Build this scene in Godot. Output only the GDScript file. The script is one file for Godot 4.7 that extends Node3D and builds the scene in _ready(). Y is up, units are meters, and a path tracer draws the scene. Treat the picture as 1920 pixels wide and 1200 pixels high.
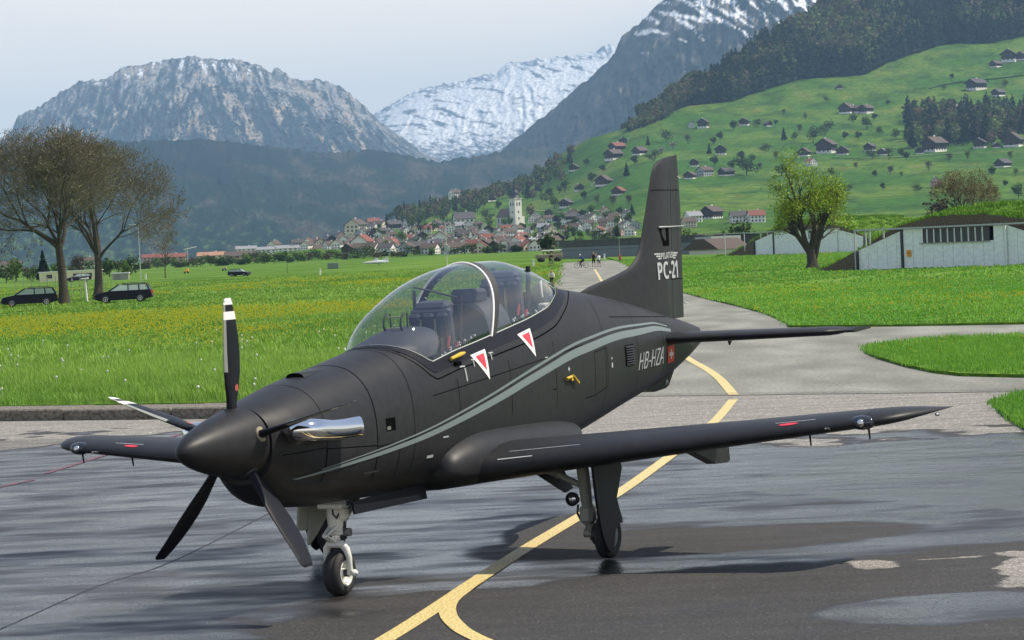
extends Node3D
# A matt black two-seat turboprop trainer on a rain-wet apron in an alpine valley. Units are metres, y is up, the camera looks along -z.

const EYE := Vector3(0.0, 2.9284, 0.0)
const FOCAL := 5043.489          # focal length in pixels of a 1920 x 1200 picture
const RIGHT := Vector3(0.998928, -0.046262, 0.001329)
const UP := Vector3(0.046281, 0.998517, -0.028678)
const BACK := Vector3(0.0, 0.028709, 0.999588)

var M := {}
var used := {}
var rng := RandomNumberGenerator.new()

func _ready() -> void:
	rng.seed = 2101
	camera_and_light()
	materials()
	terrain()
	ground()
	apron_markings()
	aircraft()
	grass()
	bunkers()
	near_objects()
	trees()
	village()
	hillside()

# ------------------------------------------------------------------ camera, sky, sun
func camera_and_light() -> void:
	var cam := Camera3D.new()
	cam.name = "camera"
	cam.transform = Transform3D(Basis(RIGHT, UP, BACK).orthonormalized(), EYE)
	cam.fov = 13.568644
	cam.near = 0.5
	cam.far = 40000.0
	add_child(cam)
	cam.current = true
	var env := Environment.new()
	env.background_mode = Environment.BG_SKY
	var sky := Sky.new()
	var pan := PanoramaSkyMaterial.new()
	pan.panorama = ImageTexture.create_from_image(sky_image())
	sky.sky_material = pan
	env.sky = sky
	env.background_energy_multiplier = 0.80
	env.tonemap_mode = Environment.TONE_MAPPER_LINEAR
	env.tonemap_exposure = 1.36
	env.fog_enabled = true
	env.fog_density = 0.000074
	env.fog_light_color = Color(0.68, 0.85, 1.0)
	env.sdfgi_enabled = true
	env.ssao_enabled = true
	env.ssil_enabled = true
	var we := WorldEnvironment.new()
	we.name = "world_environment"
	we.environment = env
	add_child(we)
	var sun := DirectionalLight3D.new()
	sun.name = "sun"
	sun.light_energy = 1.6
	sun.light_color = Color(1.0, 0.955, 0.88)
	sun.light_angular_distance = 0.5
	sun.shadow_enabled = true
	add_child(sun)
	var to_sun := Vector3(0.87, 1.22, -0.05).normalized()
	sun.look_at_from_position(to_sun * 100.0, Vector3.ZERO, Vector3.UP)

func sky_image() -> Image:
	# a thin bright veil of high cloud, a little bluer towards the zenith and where the veil thins
	var w := 768
	var h := 384
	var im := Image.create(w, h, false, Image.FORMAT_RGBAF)
	var n := FastNoiseLite.new()
	n.seed = 5
	n.frequency = 1.0
	n.fractal_octaves = 5
	for y in h:
		var el := PI * (0.5 - (y + 0.5) / h)
		for x in w:
			var az := TAU * (x + 0.5) / w
			var d := Vector3(cos(el) * sin(az), sin(el), cos(el) * cos(az))
			var c := Color(0.80, 0.83, 0.86)
			if el > 0.0:
				var s := 1.0 / (d.y + 0.22)
				var v := n.get_noise_3d(d.x * s * 1.1, d.z * s * 2.2, 3.0) * 0.5 + 0.5
				v = smoothstep(0.22, 0.62, v)
				var blue := Color(0.44, 0.58, 0.82).lerp(Color(0.14, 0.26, 0.56), smoothstep(0.06, 0.6, d.y))
				var veil := Color(1.36, 1.23, 1.05)
				c = blue.lerp(veil, (0.70 + 0.28 * v) * lerpf(1.0, 0.16, smoothstep(0.09, 0.34, d.y)))
				c = c.lerp(Color(0.86, 0.93, 1.0), 0.4 * exp(-d.y * 22.0))
			im.set_pixel(x, y, c)
	return im

# ------------------------------------------------------------------ naming and nodes
func numbered(called: String) -> String:
	if not used.has(called):
		used[called] = 0
		return called
	used[called] += 1
	return "%s_%03d" % [called, used[called]]

func thing(called: String, label: String, category: String, at := Vector3.ZERO, turn := 0.0, group := "") -> Node3D:
	var o := Node3D.new()
	o.name = numbered(called)
	add_child(o)
	o.position = at
	o.rotation.y = turn
	tag(o, label, category, group)
	return o

func tag(o: Node3D, label: String, category: String, group := "") -> void:
	o.set_meta("label", label)
	o.set_meta("category", category)
	if group:
		o.set_meta("group", group)

func part(called: String, st, m: Material, parent: Node, label := "") -> MeshInstance3D:
	var o := MeshInstance3D.new()
	o.mesh = st if st is Mesh else done(st)
	o.material_override = m
	if parent == self:
		o.name = numbered(called)
	else:
		var c := 0
		var nm := called
		while parent.has_node(NodePath(nm)):
			c += 1
			nm = "%s_%03d" % [called, c]
		o.name = nm
	parent.add_child(o, true)
	if label:
		o.set_meta("label", label)
	return o

func structure(called: String, st, m: Material, label: String) -> MeshInstance3D:
	var o := part(called, st, m, self, label)
	o.set_meta("kind", "structure")
	return o

func stuff(called: String, mesh: Mesh, m: Material, where: Array, label: String, category: String, tints := []) -> MultiMeshInstance3D:
	var mm := MultiMesh.new()
	mm.transform_format = MultiMesh.TRANSFORM_3D
	mm.use_colors = tints.size() > 0
	mm.mesh = mesh
	mm.instance_count = where.size()
	for i in where.size():
		mm.set_instance_transform(i, where[i])
		if tints.size() > 0:
			mm.set_instance_color(i, tints[i])
	var o := MultiMeshInstance3D.new()
	o.multimesh = mm
	o.material_override = m
	o.name = numbered(called)
	add_child(o)
	o.set_meta("kind", "stuff")
	o.set_meta("label", label)
	o.set_meta("category", category)
	return o

func dup(src: Node3D, at: Vector3, turn: float, label: String, scaled := Vector3.ONE) -> Node3D:
	var r: Node3D = src.duplicate()
	r.name = numbered(String(src.get_meta("stem")))
	add_child(r)
	r.transform = Transform3D(Basis(Vector3.UP, turn).scaled_local(scaled), at)
	r.set_meta("label", label)
	return r

# ------------------------------------------------------------------ mesh helpers
func mb() -> SurfaceTool:
	var st := SurfaceTool.new()
	st.begin(Mesh.PRIMITIVE_TRIANGLES)
	st.set_smooth_group(0)
	return st

func done(st: SurfaceTool) -> ArrayMesh:
	st.generate_normals()
	st.index()
	return st.commit()

func tri(st: SurfaceTool, a: Vector3, b: Vector3, c: Vector3) -> void:
	st.add_vertex(a)
	st.add_vertex(b)
	st.add_vertex(c)

func quad(st: SurfaceTool, a: Vector3, b: Vector3, c: Vector3, d: Vector3) -> void:
	tri(st, a, b, c)
	tri(st, a, c, d)

func flat(st: SurfaceTool) -> void:
	st.set_smooth_group(-1)

func smooth(st: SurfaceTool) -> void:
	st.set_smooth_group(0)

func grid(st: SurfaceTool, rows: Array, closed := false, flip := false) -> void:
	for i in rows.size() - 1:
		var a: PackedVector3Array = rows[i]
		var b: PackedVector3Array = rows[i + 1]
		var n := a.size()
		for j in (n if closed else n - 1):
			var k := (j + 1) % n
			if flip:
				quad(st, a[j], b[j], b[k], a[k])
			else:
				quad(st, a[j], a[k], b[k], b[j])

func cap(st: SurfaceTool, ring: PackedVector3Array, flip := false) -> void:
	var c := Vector3.ZERO
	for p in ring:
		c += p
	c /= ring.size()
	for j in ring.size():
		var k := (j + 1) % ring.size()
		if flip:
			tri(st, c, ring[k], ring[j])
		else:
			tri(st, c, ring[j], ring[k])

func box(st: SurfaceTool, c: Vector3, s: Vector3, b := Basis()) -> void:
	flat(st)
	var h := s * 0.5
	var p := []
	for i in 8:
		p.append(c + b * Vector3(h.x * (1 if i & 1 else -1), h.y * (1 if i & 2 else -1), h.z * (1 if i & 4 else -1)))
	quad(st, p[0], p[2], p[3], p[1])
	quad(st, p[4], p[5], p[7], p[6])
	quad(st, p[0], p[4], p[6], p[2])
	quad(st, p[1], p[3], p[7], p[5])
	quad(st, p[2], p[6], p[7], p[3])
	quad(st, p[0], p[1], p[5], p[4])
	smooth(st)

func bevel_box(st: SurfaceTool, c: Vector3, s: Vector3, r: float, b := Basis()) -> void:
	# a box with chamfered edges along all three axes
	flat(st)
	var h := s * 0.5
	r = minf(r, minf(h.x, minf(h.y, h.z)) * 0.9)
	for ax in 3:
		for sg in [-1.0, 1.0]:
			var u := (ax + 1) % 3
			var v := (ax + 2) % 3
			var q := []
			for k in [[-1, -1], [1, -1], [1, 1], [-1, 1]]:
				var p := Vector3.ZERO
				p[ax] = sg * h[ax]
				p[u] = k[0] * (h[u] - r)
				p[v] = k[1] * (h[v] - r)
				q.append(c + b * p)
			if sg < 0:
				quad(st, q[0], q[1], q[2], q[3])
			else:
				quad(st, q[3], q[2], q[1], q[0])
	for ax in 3:
		var u := (ax + 1) % 3
		var v := (ax + 2) % 3
		for su in [-1.0, 1.0]:
			for sv in [-1.0, 1.0]:
				var q := []
				for e in [-1.0, 1.0]:
					var p := Vector3.ZERO
					p[ax] = e * (h[ax] - r)
					p[u] = su * h[u]
					p[v] = sv * (h[v] - r)
					var p2 := p
					p2[u] = su * (h[u] - r)
					p2[v] = sv * h[v]
					q.append(c + b * p)
					q.append(c + b * p2)
				if su * sv > 0:
					quad(st, q[0], q[2], q[3], q[1])
				else:
					quad(st, q[0], q[1], q[3], q[2])
	for sx in [-1.0, 1.0]:
		for sy in [-1.0, 1.0]:
			for sz in [-1.0, 1.0]:
				var a := c + b * Vector3(sx * h.x, sy * (h.y - r), sz * (h.z - r))
				var d := c + b * Vector3(sx * (h.x - r), sy * h.y, sz * (h.z - r))
				var e := c + b * Vector3(sx * (h.x - r), sy * (h.y - r), sz * h.z)
				if sx * sy * sz > 0:
					tri(st, a, e, d)
				else:
					tri(st, a, d, e)
	smooth(st)

func ring_at(c: Vector3, axis: Vector3, r: float, n: int, side := Vector3.ZERO) -> PackedVector3Array:
	var z := axis.normalized()
	var x := side - z * side.dot(z)
	if x.length() < 0.001:
		x = z.cross(Vector3.UP if absf(z.y) < 0.9 else Vector3.RIGHT)
	x = x.normalized()
	var y := z.cross(x)
	var out := PackedVector3Array()
	for i in n:
		var a := TAU * i / n
		out.append(c + (x * cos(a) + y * sin(a)) * r)
	return out

func tube(st: SurfaceTool, pts: Array, rad: Array, n := 8, caps := true) -> void:
	var rows := []
	for i in pts.size():
		var d: Vector3 = pts[mini(i + 1, pts.size() - 1)] - pts[maxi(i - 1, 0)]
		rows.append(ring_at(pts[i], d, rad[mini(i, rad.size() - 1)], n, Vector3(0.31, 0.2, 0.93)))
	grid(st, rows, true)
	if caps:
		flat(st)
		cap(st, rows[0])
		cap(st, rows[-1], true)
		smooth(st)

func lathe(st: SurfaceTool, c: Vector3, axis: Vector3, prof: Array, n := 24) -> void:
	# prof: [[distance along the axis, radius], ...]
	var rows := []
	for p in prof:
		rows.append(ring_at(c + axis.normalized() * p[0], axis, maxf(p[1], 0.0005), n, Vector3(0.31, 0.2, 0.93)))
	grid(st, rows, true)

func ball(st: SurfaceTool, c: Vector3, r: float, n := 12, sq := Vector3.ONE) -> void:
	var rows := []
	for i in range(0, n / 2 + 1):
		var a := PI * i / (n / 2)
		var row := PackedVector3Array()
		for j in n:
			var b := TAU * j / n
			row.append(c + Vector3(sin(a) * cos(b), cos(a), sin(a) * sin(b)) * maxf(r, 0.0001) * sq)
		rows.append(row)
	grid(st, rows, true)

func extrude(st: SurfaceTool, poly: PackedVector2Array, fr: Callable, d0: float, d1: float) -> void:
	# a flat outline given thickness; fr maps (u, v, d) to a point
	flat(st)
	var idx := Geometry2D.triangulate_polygon(poly)
	for i in range(0, idx.size(), 3):
		var a := poly[idx[i]]
		var b := poly[idx[i + 1]]
		var c := poly[idx[i + 2]]
		tri(st, fr.call(a.x, a.y, d0), fr.call(b.x, b.y, d0), fr.call(c.x, c.y, d0))
		tri(st, fr.call(a.x, a.y, d1), fr.call(c.x, c.y, d1), fr.call(b.x, b.y, d1))
	for i in poly.size():
		var a := poly[i]
		var b := poly[(i + 1) % poly.size()]
		quad(st, fr.call(a.x, a.y, d0), fr.call(a.x, a.y, d1), fr.call(b.x, b.y, d1), fr.call(b.x, b.y, d0))
	smooth(st)

func tab(xs: Array, ys: Array, x: float) -> float:
	# smooth interpolation through a table
	var n := xs.size()
	if x <= xs[0]:
		return ys[0]
	if x >= xs[n - 1]:
		return ys[n - 1]
	var i := 0
	while x > xs[i + 1]:
		i += 1
	var x0: float = xs[i]
	var x1: float = xs[i + 1]
	var h := x1 - x0
	var t := (x - x0) / h
	var s: float = (ys[i + 1] - ys[i]) / h
	var m0 := s
	var m1 := s
	if i > 0:
		var s0: float = (ys[i] - ys[i - 1]) / (xs[i] - xs[i - 1])
		m0 = 0.0 if s0 * s <= 0.0 else 2.0 * s0 * s / (s0 + s)
	if i < n - 2:
		var s1: float = (ys[i + 2] - ys[i + 1]) / (xs[i + 2] - xs[i + 1])
		m1 = 0.0 if s1 * s <= 0.0 else 2.0 * s1 * s / (s1 + s)
	var t2 := t * t
	var t3 := t2 * t
	return ys[i] * (2 * t3 - 3 * t2 + 1) + m0 * h * (t3 - 2 * t2 + t) + ys[i + 1] * (-2 * t3 + 3 * t2) + m1 * h * (t3 - t2)

func lin(xs: Array, ys: Array, x: float) -> float:
	if x <= xs[0]:
		return ys[0]
	for i in xs.size() - 1:
		if x <= xs[i + 1]:
			return lerpf(ys[i], ys[i + 1], (x - xs[i]) / (xs[i + 1] - xs[i]))
	return ys[-1]

# ------------------------------------------------------------------ surveying: bearing and rise of a point seen in the photograph
func sight(px: float, py: float) -> Vector3:
	var d := RIGHT * (px - 960.0) - UP * (py - 600.0) - BACK * FOCAL
	return d / -d.z          # x: sideways per metre of distance, y: rise per metre of distance

func at_depth(px: float, py: float, depth: float) -> Vector3:
	return EYE + sight(px, py) * depth

func on_ground(px: float, py: float, h := 0.0) -> Vector3:
	var s := sight(px, py)
	return EYE + s * ((h - EYE.y) / s.y)

# ------------------------------------------------------------------ materials
func mat(called: String, c: Color, rough := 0.7, metal := 0.0) -> StandardMaterial3D:
	# c holds linear, real-world base colours
	var m := StandardMaterial3D.new()
	m.resource_name = called
	m.albedo_color = c.linear_to_srgb()
	m.roughness = rough
	m.metallic = metal
	M[called] = m
	return m

func noise_tex(freq: float, sd: int, lo: Color, hi: Color, size := 512, octaves := 5, a := 0.25, b := 0.75, kind := FastNoiseLite.TYPE_SIMPLEX_SMOOTH) -> NoiseTexture2D:
	var n := FastNoiseLite.new()
	n.noise_type = kind
	n.seed = sd
	n.frequency = freq
	n.fractal_octaves = octaves
	var g := Gradient.new()
	g.offsets = PackedFloat32Array([a, b])
	g.colors = PackedColorArray([lo, hi])
	var t := NoiseTexture2D.new()
	t.width = size
	t.height = size
	t.seamless = true
	t.noise = n
	t.color_ramp = g
	return t

func bump_tex(freq: float, sd: int, size := 256, octaves := 4) -> NoiseTexture2D:
	return noise_tex(freq, sd, Color.BLACK, Color.WHITE, size, octaves, 0.0, 1.0)

func tri_mat(m: StandardMaterial3D, tex: Texture2D, metres: float, world := true, bump: Texture2D = null, depth_cm := 0.0) -> StandardMaterial3D:
	if tex:
		m.albedo_texture = tex
	m.uv1_triplanar = true
	m.uv1_world_triplanar = world
	m.uv1_scale = Vector3.ONE / metres
	if bump:
		m.heightmap_enabled = true
		m.heightmap_texture = bump
		m.heightmap_scale = depth_cm
	return m

func materials() -> void:
	var g := mat("matt_black_paint", Color(1, 1, 1), 0.46)
	g.metallic_specular = 0.33
	tri_mat(g, noise_tex(0.02, 11, Color(0.134, 0.137, 0.144), Color(0.160, 0.163, 0.170), 512, 6), 1.4, false, bump_tex(0.12, 12), 0.02)
	var g2 := mat("blade_black", Color(0.008, 0.009, 0.013), 0.45)
	g2.metallic_specular = 0.28
	mat("dark_gap", Color(0.004, 0.004, 0.004), 0.9).metallic_specular = 0.08
	mat("seam_black", Color(0.003, 0.003, 0.003), 0.9).metallic_specular = 0.08
	mat("hinge_line", Color(0.012, 0.012, 0.013), 0.6)
	mat("stripe_grey", Color(0.15, 0.19, 0.19), 0.5)
	mat("letter_grey", Color(0.40, 0.42, 0.42), 0.55)
	mat("registration_grey", Color(0.27, 0.29, 0.29), 0.55)
	mat("oval_red", Color(0.36, 0.07, 0.06), 0.5)
	mat("white_paint", Color(0.78, 0.78, 0.76), 0.45)
	mat("marking_red", Color(0.62, 0.035, 0.06), 0.5)
	mat("flag_red", Color(0.75, 0.02, 0.025), 0.5)
	mat("yellow_paint", Color(0.55, 0.36, 0.03), 0.5)
	mat("chrome", Color(0.78, 0.77, 0.75), 0.09, 1.0)
	mat("bare_metal", Color(0.5, 0.5, 0.48), 0.3, 1.0)
	mat("gear_white", Color(0.60, 0.61, 0.56), 0.42)
	mat("gear_grey", Color(0.24, 0.26, 0.23), 0.45)
	mat("dark_grey", Color(0.03, 0.032, 0.035), 0.6)
	mat("hose_black", Color(0.015, 0.015, 0.015), 0.5)
	mat("rubber", Color(0.016, 0.016, 0.017), 0.75)
	mat("seat_grey", Color(0.045, 0.055, 0.075), 0.75)
	mat("seat_dark", Color(0.014, 0.016, 0.02), 0.8)
	mat("cockpit_grey", Color(0.035, 0.042, 0.055), 0.6)
	mat("handle_red", Color(0.55, 0.06, 0.07), 0.5)
	mat("strap_tan", Color(0.28, 0.26, 0.17), 0.8)
	mat("lamp_lens", Color(0.6, 0.6, 0.6), 0.08, 0.9)
	var gl := mat("canopy_glass", Color(0.02, 0.035, 0.06), 0.02)
	gl.transparency = BaseMaterial3D.TRANSPARENCY_ALPHA
	gl.albedo_color.a = 0.16
	gl.metallic_specular = 0.72
	gl.cull_mode = BaseMaterial3D.CULL_DISABLED
	var gs := mat("window_glass", Color(0.02, 0.025, 0.03), 0.06)
	gs.metallic_specular = 0.6
	mat("window_dark", Color(0.03, 0.033, 0.036), 0.25)

# ------------------------------------------------------------------ the aircraft. X runs aft from the spinner tip, Y to the aircraft's left, Z up
const LEAN := 0.018
const SX := [0.90, 1.2, 1.56, 1.95, 2.3, 2.8, 3.2, 3.6, 4.2, 4.8, 5.5, 6.2, 6.7, 7.2, 7.9, 8.5, 9.2, 10.0, 10.8, 11.23]
const SD := [1.70, 1.765, 1.835, 1.895, 1.94, 2.01, 2.07, 2.14, 2.24, 2.33, 2.42, 2.47, 2.46, 2.43, 2.36, 2.29, 2.19, 2.06, 1.93, 1.85]
const SB := [1.08, 0.95, 0.875, 0.815, 0.79, 0.775, 0.765, 0.75, 0.73, 0.72, 0.73, 0.79, 0.855, 0.93, 1.03, 1.12, 1.22, 1.35, 1.54, 1.66]
const SM := [1.41, 1.40, 1.38, 1.37, 1.37, 1.39, 1.42, 1.45, 1.48, 1.50, 1.51, 1.57, 1.61, 1.65, 1.67, 1.68, 1.69, 1.71, 1.73, 1.75]
const SW := [0.305, 0.39, 0.435, 0.46, 0.475, 0.49, 0.50, 0.505, 0.51, 0.51, 0.50, 0.475, 0.45, 0.42, 0.365, 0.32, 0.265, 0.19, 0.10, 0.03]
const OX := [3.19, 3.24, 3.33, 3.46, 3.57, 4.2, 4.8, 5.5, 6.2, 6.7, 7.0, 7.14, 7.21]
const OW := [0.0, 0.17, 0.285, 0.385, 0.43, 0.43, 0.425, 0.405, 0.36, 0.255, 0.135, 0.06, 0.0]
const CX := [3.19, 3.45, 3.64, 4.19, 4.75, 5.2, 5.73, 6.27, 6.76, 7.0, 7.21]
const CZ := [2.07, 2.315, 2.43, 2.615, 2.71, 2.745, 2.752, 2.68, 2.56, 2.49, 2.43]

func A(x: float, y: float, z: float) -> Vector3:
	var q := z - 1.0
	return Vector3(y * cos(LEAN) - q * sin(LEAN), y * sin(LEAN) + q * cos(LEAN) + 1.0, -x)

func G(x: float, y: float, z: float) -> Vector3:
	return Vector3(y, z, -x)

func body_n(x: float) -> float:
	return lin([0.9, 2.0, 4.0, 7.0, 9.0], [2.1, 2.3, 2.5, 2.4, 2.2], x)

func open_angle(x: float) -> float:
	if x <= OX[0] or x >= OX[-1]:
		return 0.0
	var k := clampf(tab(OX, OW, x) / tab(SX, SW, x), 0.0, 0.999)
	return asin(pow(k, body_n(x) * 0.5))

func skin(x: float, a: float, off := 0.0) -> Vector3:
	# the point of the fuselage at station x and angle a (0 on top, growing to the left)
	var n := 2.0 / body_n(x)
	var w := tab(SX, SW, x) + off
	var zm := tab(SX, SM, x)
	var s := sin(a)
	var c := cos(a)
	var y := w * signf(s) * pow(absf(s), n)
	var z := zm
	if c >= 0:
		z += (tab(SX, SD, x) - zm + off) * pow(c, n)
	else:
		z -= (zm - tab(SX, SB, x) + off) * pow(-c, 2.0 / 2.5)
	return Vector3(x, y, z)

func side(x: float, z: float, off := 0.004) -> Vector3:
	# the point of the left flank at station x and height z
	var zm := tab(SX, SM, x)
	var n := body_n(x)
	var t := 0.0
	if z >= zm:
		t = (z - zm) / (tab(SX, SD, x) - zm)
	else:
		t = (zm - z) / (zm - tab(SX, SB, x))
		n = 2.5
	t = clampf(t, 0.0, 0.985)
	var y := tab(SX, SW, x) * pow(1.0 - pow(t, n), 1.0 / n)
	return A(x, y + off, z + (off * 0.6 if z > zm + 0.2 else 0.0))

func flank_patch(st: SurfaceTool, x0: float, x1: float, lo: Callable, hi: Callable, nx: int, nz: int, off := 0.004) -> void:
	var rows := []
	for i in nx + 1:
		var x := lerpf(x0, x1, float(i) / nx)
		var row := PackedVector3Array()
		for j in nz + 1:
			row.append(side(x, lerpf(lo.call(x), hi.call(x), float(j) / nz), off))
		rows.append(row)
	grid(st, rows)

func lettering(called: String, text: String, m: Material, parent: Node, map: Callable, bold := true) -> MeshInstance3D:
	# map takes (0..1 along the text, 0..1 up the capitals, thickness)
	var tm := TextMesh.new()
	var f := SystemFont.new()
	f.font_names = PackedStringArray(["Droid Sans"])
	f.font_weight = 700 if bold else 400
	tm.font = f
	tm.text = text
	tm.font_size = 64
	tm.pixel_size = 0.01
	tm.depth = 0.02
	tm.curve_step = 1.0
	var arr := tm.get_mesh_arrays()
	var v: PackedVector3Array = arr[Mesh.ARRAY_VERTEX]
	var ix: PackedInt32Array = arr[Mesh.ARRAY_INDEX]
	var lo := Vector3.INF
	var hi := -Vector3.INF
	for p in v:
		lo = lo.min(p)
		hi = hi.max(p)
	var st := mb()
	flat(st)
	for i in range(0, ix.size(), 3):
		for k in 3:
			var p := (v[ix[i + k]] - lo) / (hi - lo)
			st.add_vertex(map.call(p.x, p.y, p.z))
	var o := part(called, st, m, parent)
	o.set_meta("kind", "stuff")
	return o

func foil(t: float, thick: float) -> float:
	return 5.0 * thick * (0.2969 * sqrt(t) - 0.126 * t - 0.3516 * t * t + 0.2843 * t * t * t - 0.1015 * t * t * t * t)

func wing_at(y: float) -> Array:
	# [leading edge, chord, height, thickness] at that distance from the centre line
	var t := (y - 0.45) / 3.65
	var le := 3.93 + 0.60 * t
	var te := 6.05 - 0.40 * t
	var z := 0.86 + 0.30 * t
	if y > 4.1:
		var k := (y - 4.1) / 0.46
		le += 0.72 * k * k * k + 0.05 * k
		te -= 0.05 * k
		z += 0.01 * k * k
	return [le, te - le, z, (0.165 - 0.04 * t) * (1.0 if y < 4.1 else sqrt(maxf(0.02, 1.0 - pow((y - 4.1) / 0.47, 2.2))))]

func wing_section(y: float, f0: float, f1: float, s: float, n := 14) -> PackedVector3Array:
	var q := wing_at(y)
	var out := PackedVector3Array()
	for i in n + 1:
		var k := 1.0 - float(i) / n
		var t := f0 + (f1 - f0) * (k * k if f0 < 0.01 else k)
		out.append(A(q[0] + q[1] * t, s * y, q[2] + q[1] * (foil(t, q[3]) * 1.12 + 0.035 * t * (1.0 - t) * 2.0)))
	for i in range(1 if f0 < 0.01 else 0, n + 1):
		var k := float(i) / n
		var t := f0 + (f1 - f0) * (k * k if f0 < 0.01 else k)
		out.append(A(q[0] + q[1] * t, s * y, q[2] - q[1] * (foil(t, q[3]) * 0.88 - 0.035 * t * (1.0 - t) * 2.0) - 0.002))
	return out

func wing_piece(st: SurfaceTool, ys: Array, f0: float, f1: float, s: float) -> void:
	var rows := []
	for y in ys:
		rows.append(wing_section(y, f0, f1, s))
	grid(st, rows, true, s < 0)
	flat(st)
	cap(st, rows[0])
	cap(st, rows[-1])
	smooth(st)

func tail_section(y: float, f0: float, f1: float, s: float, n := 10) -> PackedVector3Array:
	var t := (y - 0.05) / 2.0
	var le := 9.62 + 0.42 * t
	var te := 10.74 + 0.10 * t
	if y > 1.9:
		le += 0.28 * pow((y - 1.9) / 0.18, 2.0)
	var c := te - le
	var th := 0.115 * (1.0 if y < 1.9 else sqrt(maxf(0.05, 1.0 - pow((y - 1.9) / 0.185, 2.0))))
	var out := PackedVector3Array()
	for i in n + 1:
		var k := 1.0 - float(i) / n
		var q := f0 + (f1 - f0) * (k * k if f0 < 0.01 else k)
		out.append(A(le + c * q, s * y, 1.785 - 0.02 * t + c * foil(q, th)))
	for i in range(1 if f0 < 0.01 else 0, n + 1):
		var k := float(i) / n
		var q := f0 + (f1 - f0) * (k * k if f0 < 0.01 else k)
		out.append(A(le + c * q, s * y, 1.785 - 0.02 * t - c * foil(q, th) - 0.001))
	return out

const FZ := [1.9, 2.1, 2.36, 2.47, 2.573, 2.664, 2.777, 3.066, 3.35, 3.624, 3.705, 3.75, 3.79, 3.82]
const FL := [8.6, 8.2, 7.86, 8.53, 9.195, 9.437, 9.578, 9.764, 9.93, 10.09, 10.17, 10.29, 10.52, 10.83]

func fin_y(x: float, z: float) -> float:
	var le := tab(FZ, FL, z)
	var te := lerpf(10.77, 10.875, clampf((z - 1.97) / 1.2, 0.0, 1.0))
	var s := maxf(0.0, x - le)
	var core := 9.12 + 0.58 * (z - 1.95)
	var tm := lerpf(0.085, 0.045, clampf((z - 2.0) / 1.8, 0.0, 1.0)) * (1.0 if z < 3.7 else sqrt(maxf(0.03, 1.0 - pow((z - 3.7) / 0.123, 2.0))))
	var body := 0.028 + (tm - 0.028) * smoothstep(core - 0.3, core + 0.35, x)
	var y := body * (1.0 - exp(-s / 0.07))
	return maxf(0.004, y * lerpf(1.0, 0.12, smoothstep(10.1, te + 0.05, x)))

func fin_part(st: SurfaceTool, zs: Array, x0: Callable, x1: Callable, n: int) -> void:
	var rows := []
	for z in zs:
		var row := PackedVector3Array()
		var a: float = x0.call(z)
		var b: float = x1.call(z)
		for i in n + 1:
			var k := 1.0 - float(i) / n
			var x := lerpf(a, b, k * k)
			row.append(A(x, fin_y(x, z), z))
		for i in range(0, n + 1):
			var k := float(i) / n
			var x := lerpf(a, b, k * k)
			row.append(A(x, -fin_y(x, z), z))
		rows.append(row)
	grid(st, rows, true)
	flat(st)
	cap(st, rows[-1])
	cap(st, rows[0], true)
	smooth(st)

func hinge_x(z: float) -> float:
	return 10.30 + (z - 2.05) * 0.178

func wheel(parent: Node3D, c: Vector3, r: float, w: float, rim_m: Material, disc := false) -> void:
	# axle along the aircraft's Y; the rim is seen on the left
	var ax := Vector3(1, 0, 0)
	var st := mb()
	lathe(st, c, ax, [[-w * 0.42, r * 0.55], [-w * 0.5, r * 0.66], [-w * 0.5, r * 0.8], [-w * 0.44, r * 0.91], [-w * 0.33, r * 0.975], [-w * 0.23, r * 0.995], [-w * 0.2, r * 0.975], [-w * 0.165, r * 0.975], [-w * 0.14, r], [w * 0.14, r], [w * 0.165, r * 0.975], [w * 0.2, r * 0.975], [w * 0.23, r * 0.995], [w * 0.33, r * 0.975], [w * 0.44, r * 0.91], [w * 0.5, r * 0.8], [w * 0.5, r * 0.66], [w * 0.42, r * 0.55]], 40)
	var tyre := part("tyre", st, M.rubber, parent)
	st = mb()
	if disc:
		lathe(st, c, ax, [[-w * 0.4, 0.0], [-w * 0.4, r * 0.57], [w * 0.38, r * 0.57], [w * 0.44, r * 0.52], [w * 0.46, r * 0.3], [w * 0.46, 0.0]], 32)
		part("wheel_disc", st, rim_m, parent)
		return
	lathe(st, c, ax, [[-w * 0.4, 0.0], [-w * 0.4, r * 0.56], [w * 0.4, r * 0.57], [w * 0.47, r * 0.6], [w * 0.48, r * 0.55], [w * 0.40, r * 0.49], [w * 0.22, r * 0.42], [w * 0.16, r * 0.34], [w * 0.2, r * 0.22], [w * 0.34, r * 0.19], [w * 0.36, 0.0]], 32)
	part("rim", st, rim_m, parent)
	st = mb()
	for i in 6:
		var a := TAU * i / 6 + 0.3
		lathe(st, c + Vector3(w * 0.22, sin(a) * r * 0.47, cos(a) * r * 0.47), ax, [[0, r * 0.05], [w * 0.18, r * 0.05], [w * 0.2, 0.0]], 8)
	part("wheel_bolts", st, M.bare_metal, parent).set_meta("kind", "stuff")
	st = mb()
	lathe(st, c, ax, [[w * 0.3, r * 0.17], [w * 0.52, r * 0.17], [w * 0.54, r * 0.13], [w * 0.54, 0.0]], 20)
	part("hub_cap", st, M.dark_grey, parent)

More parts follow.
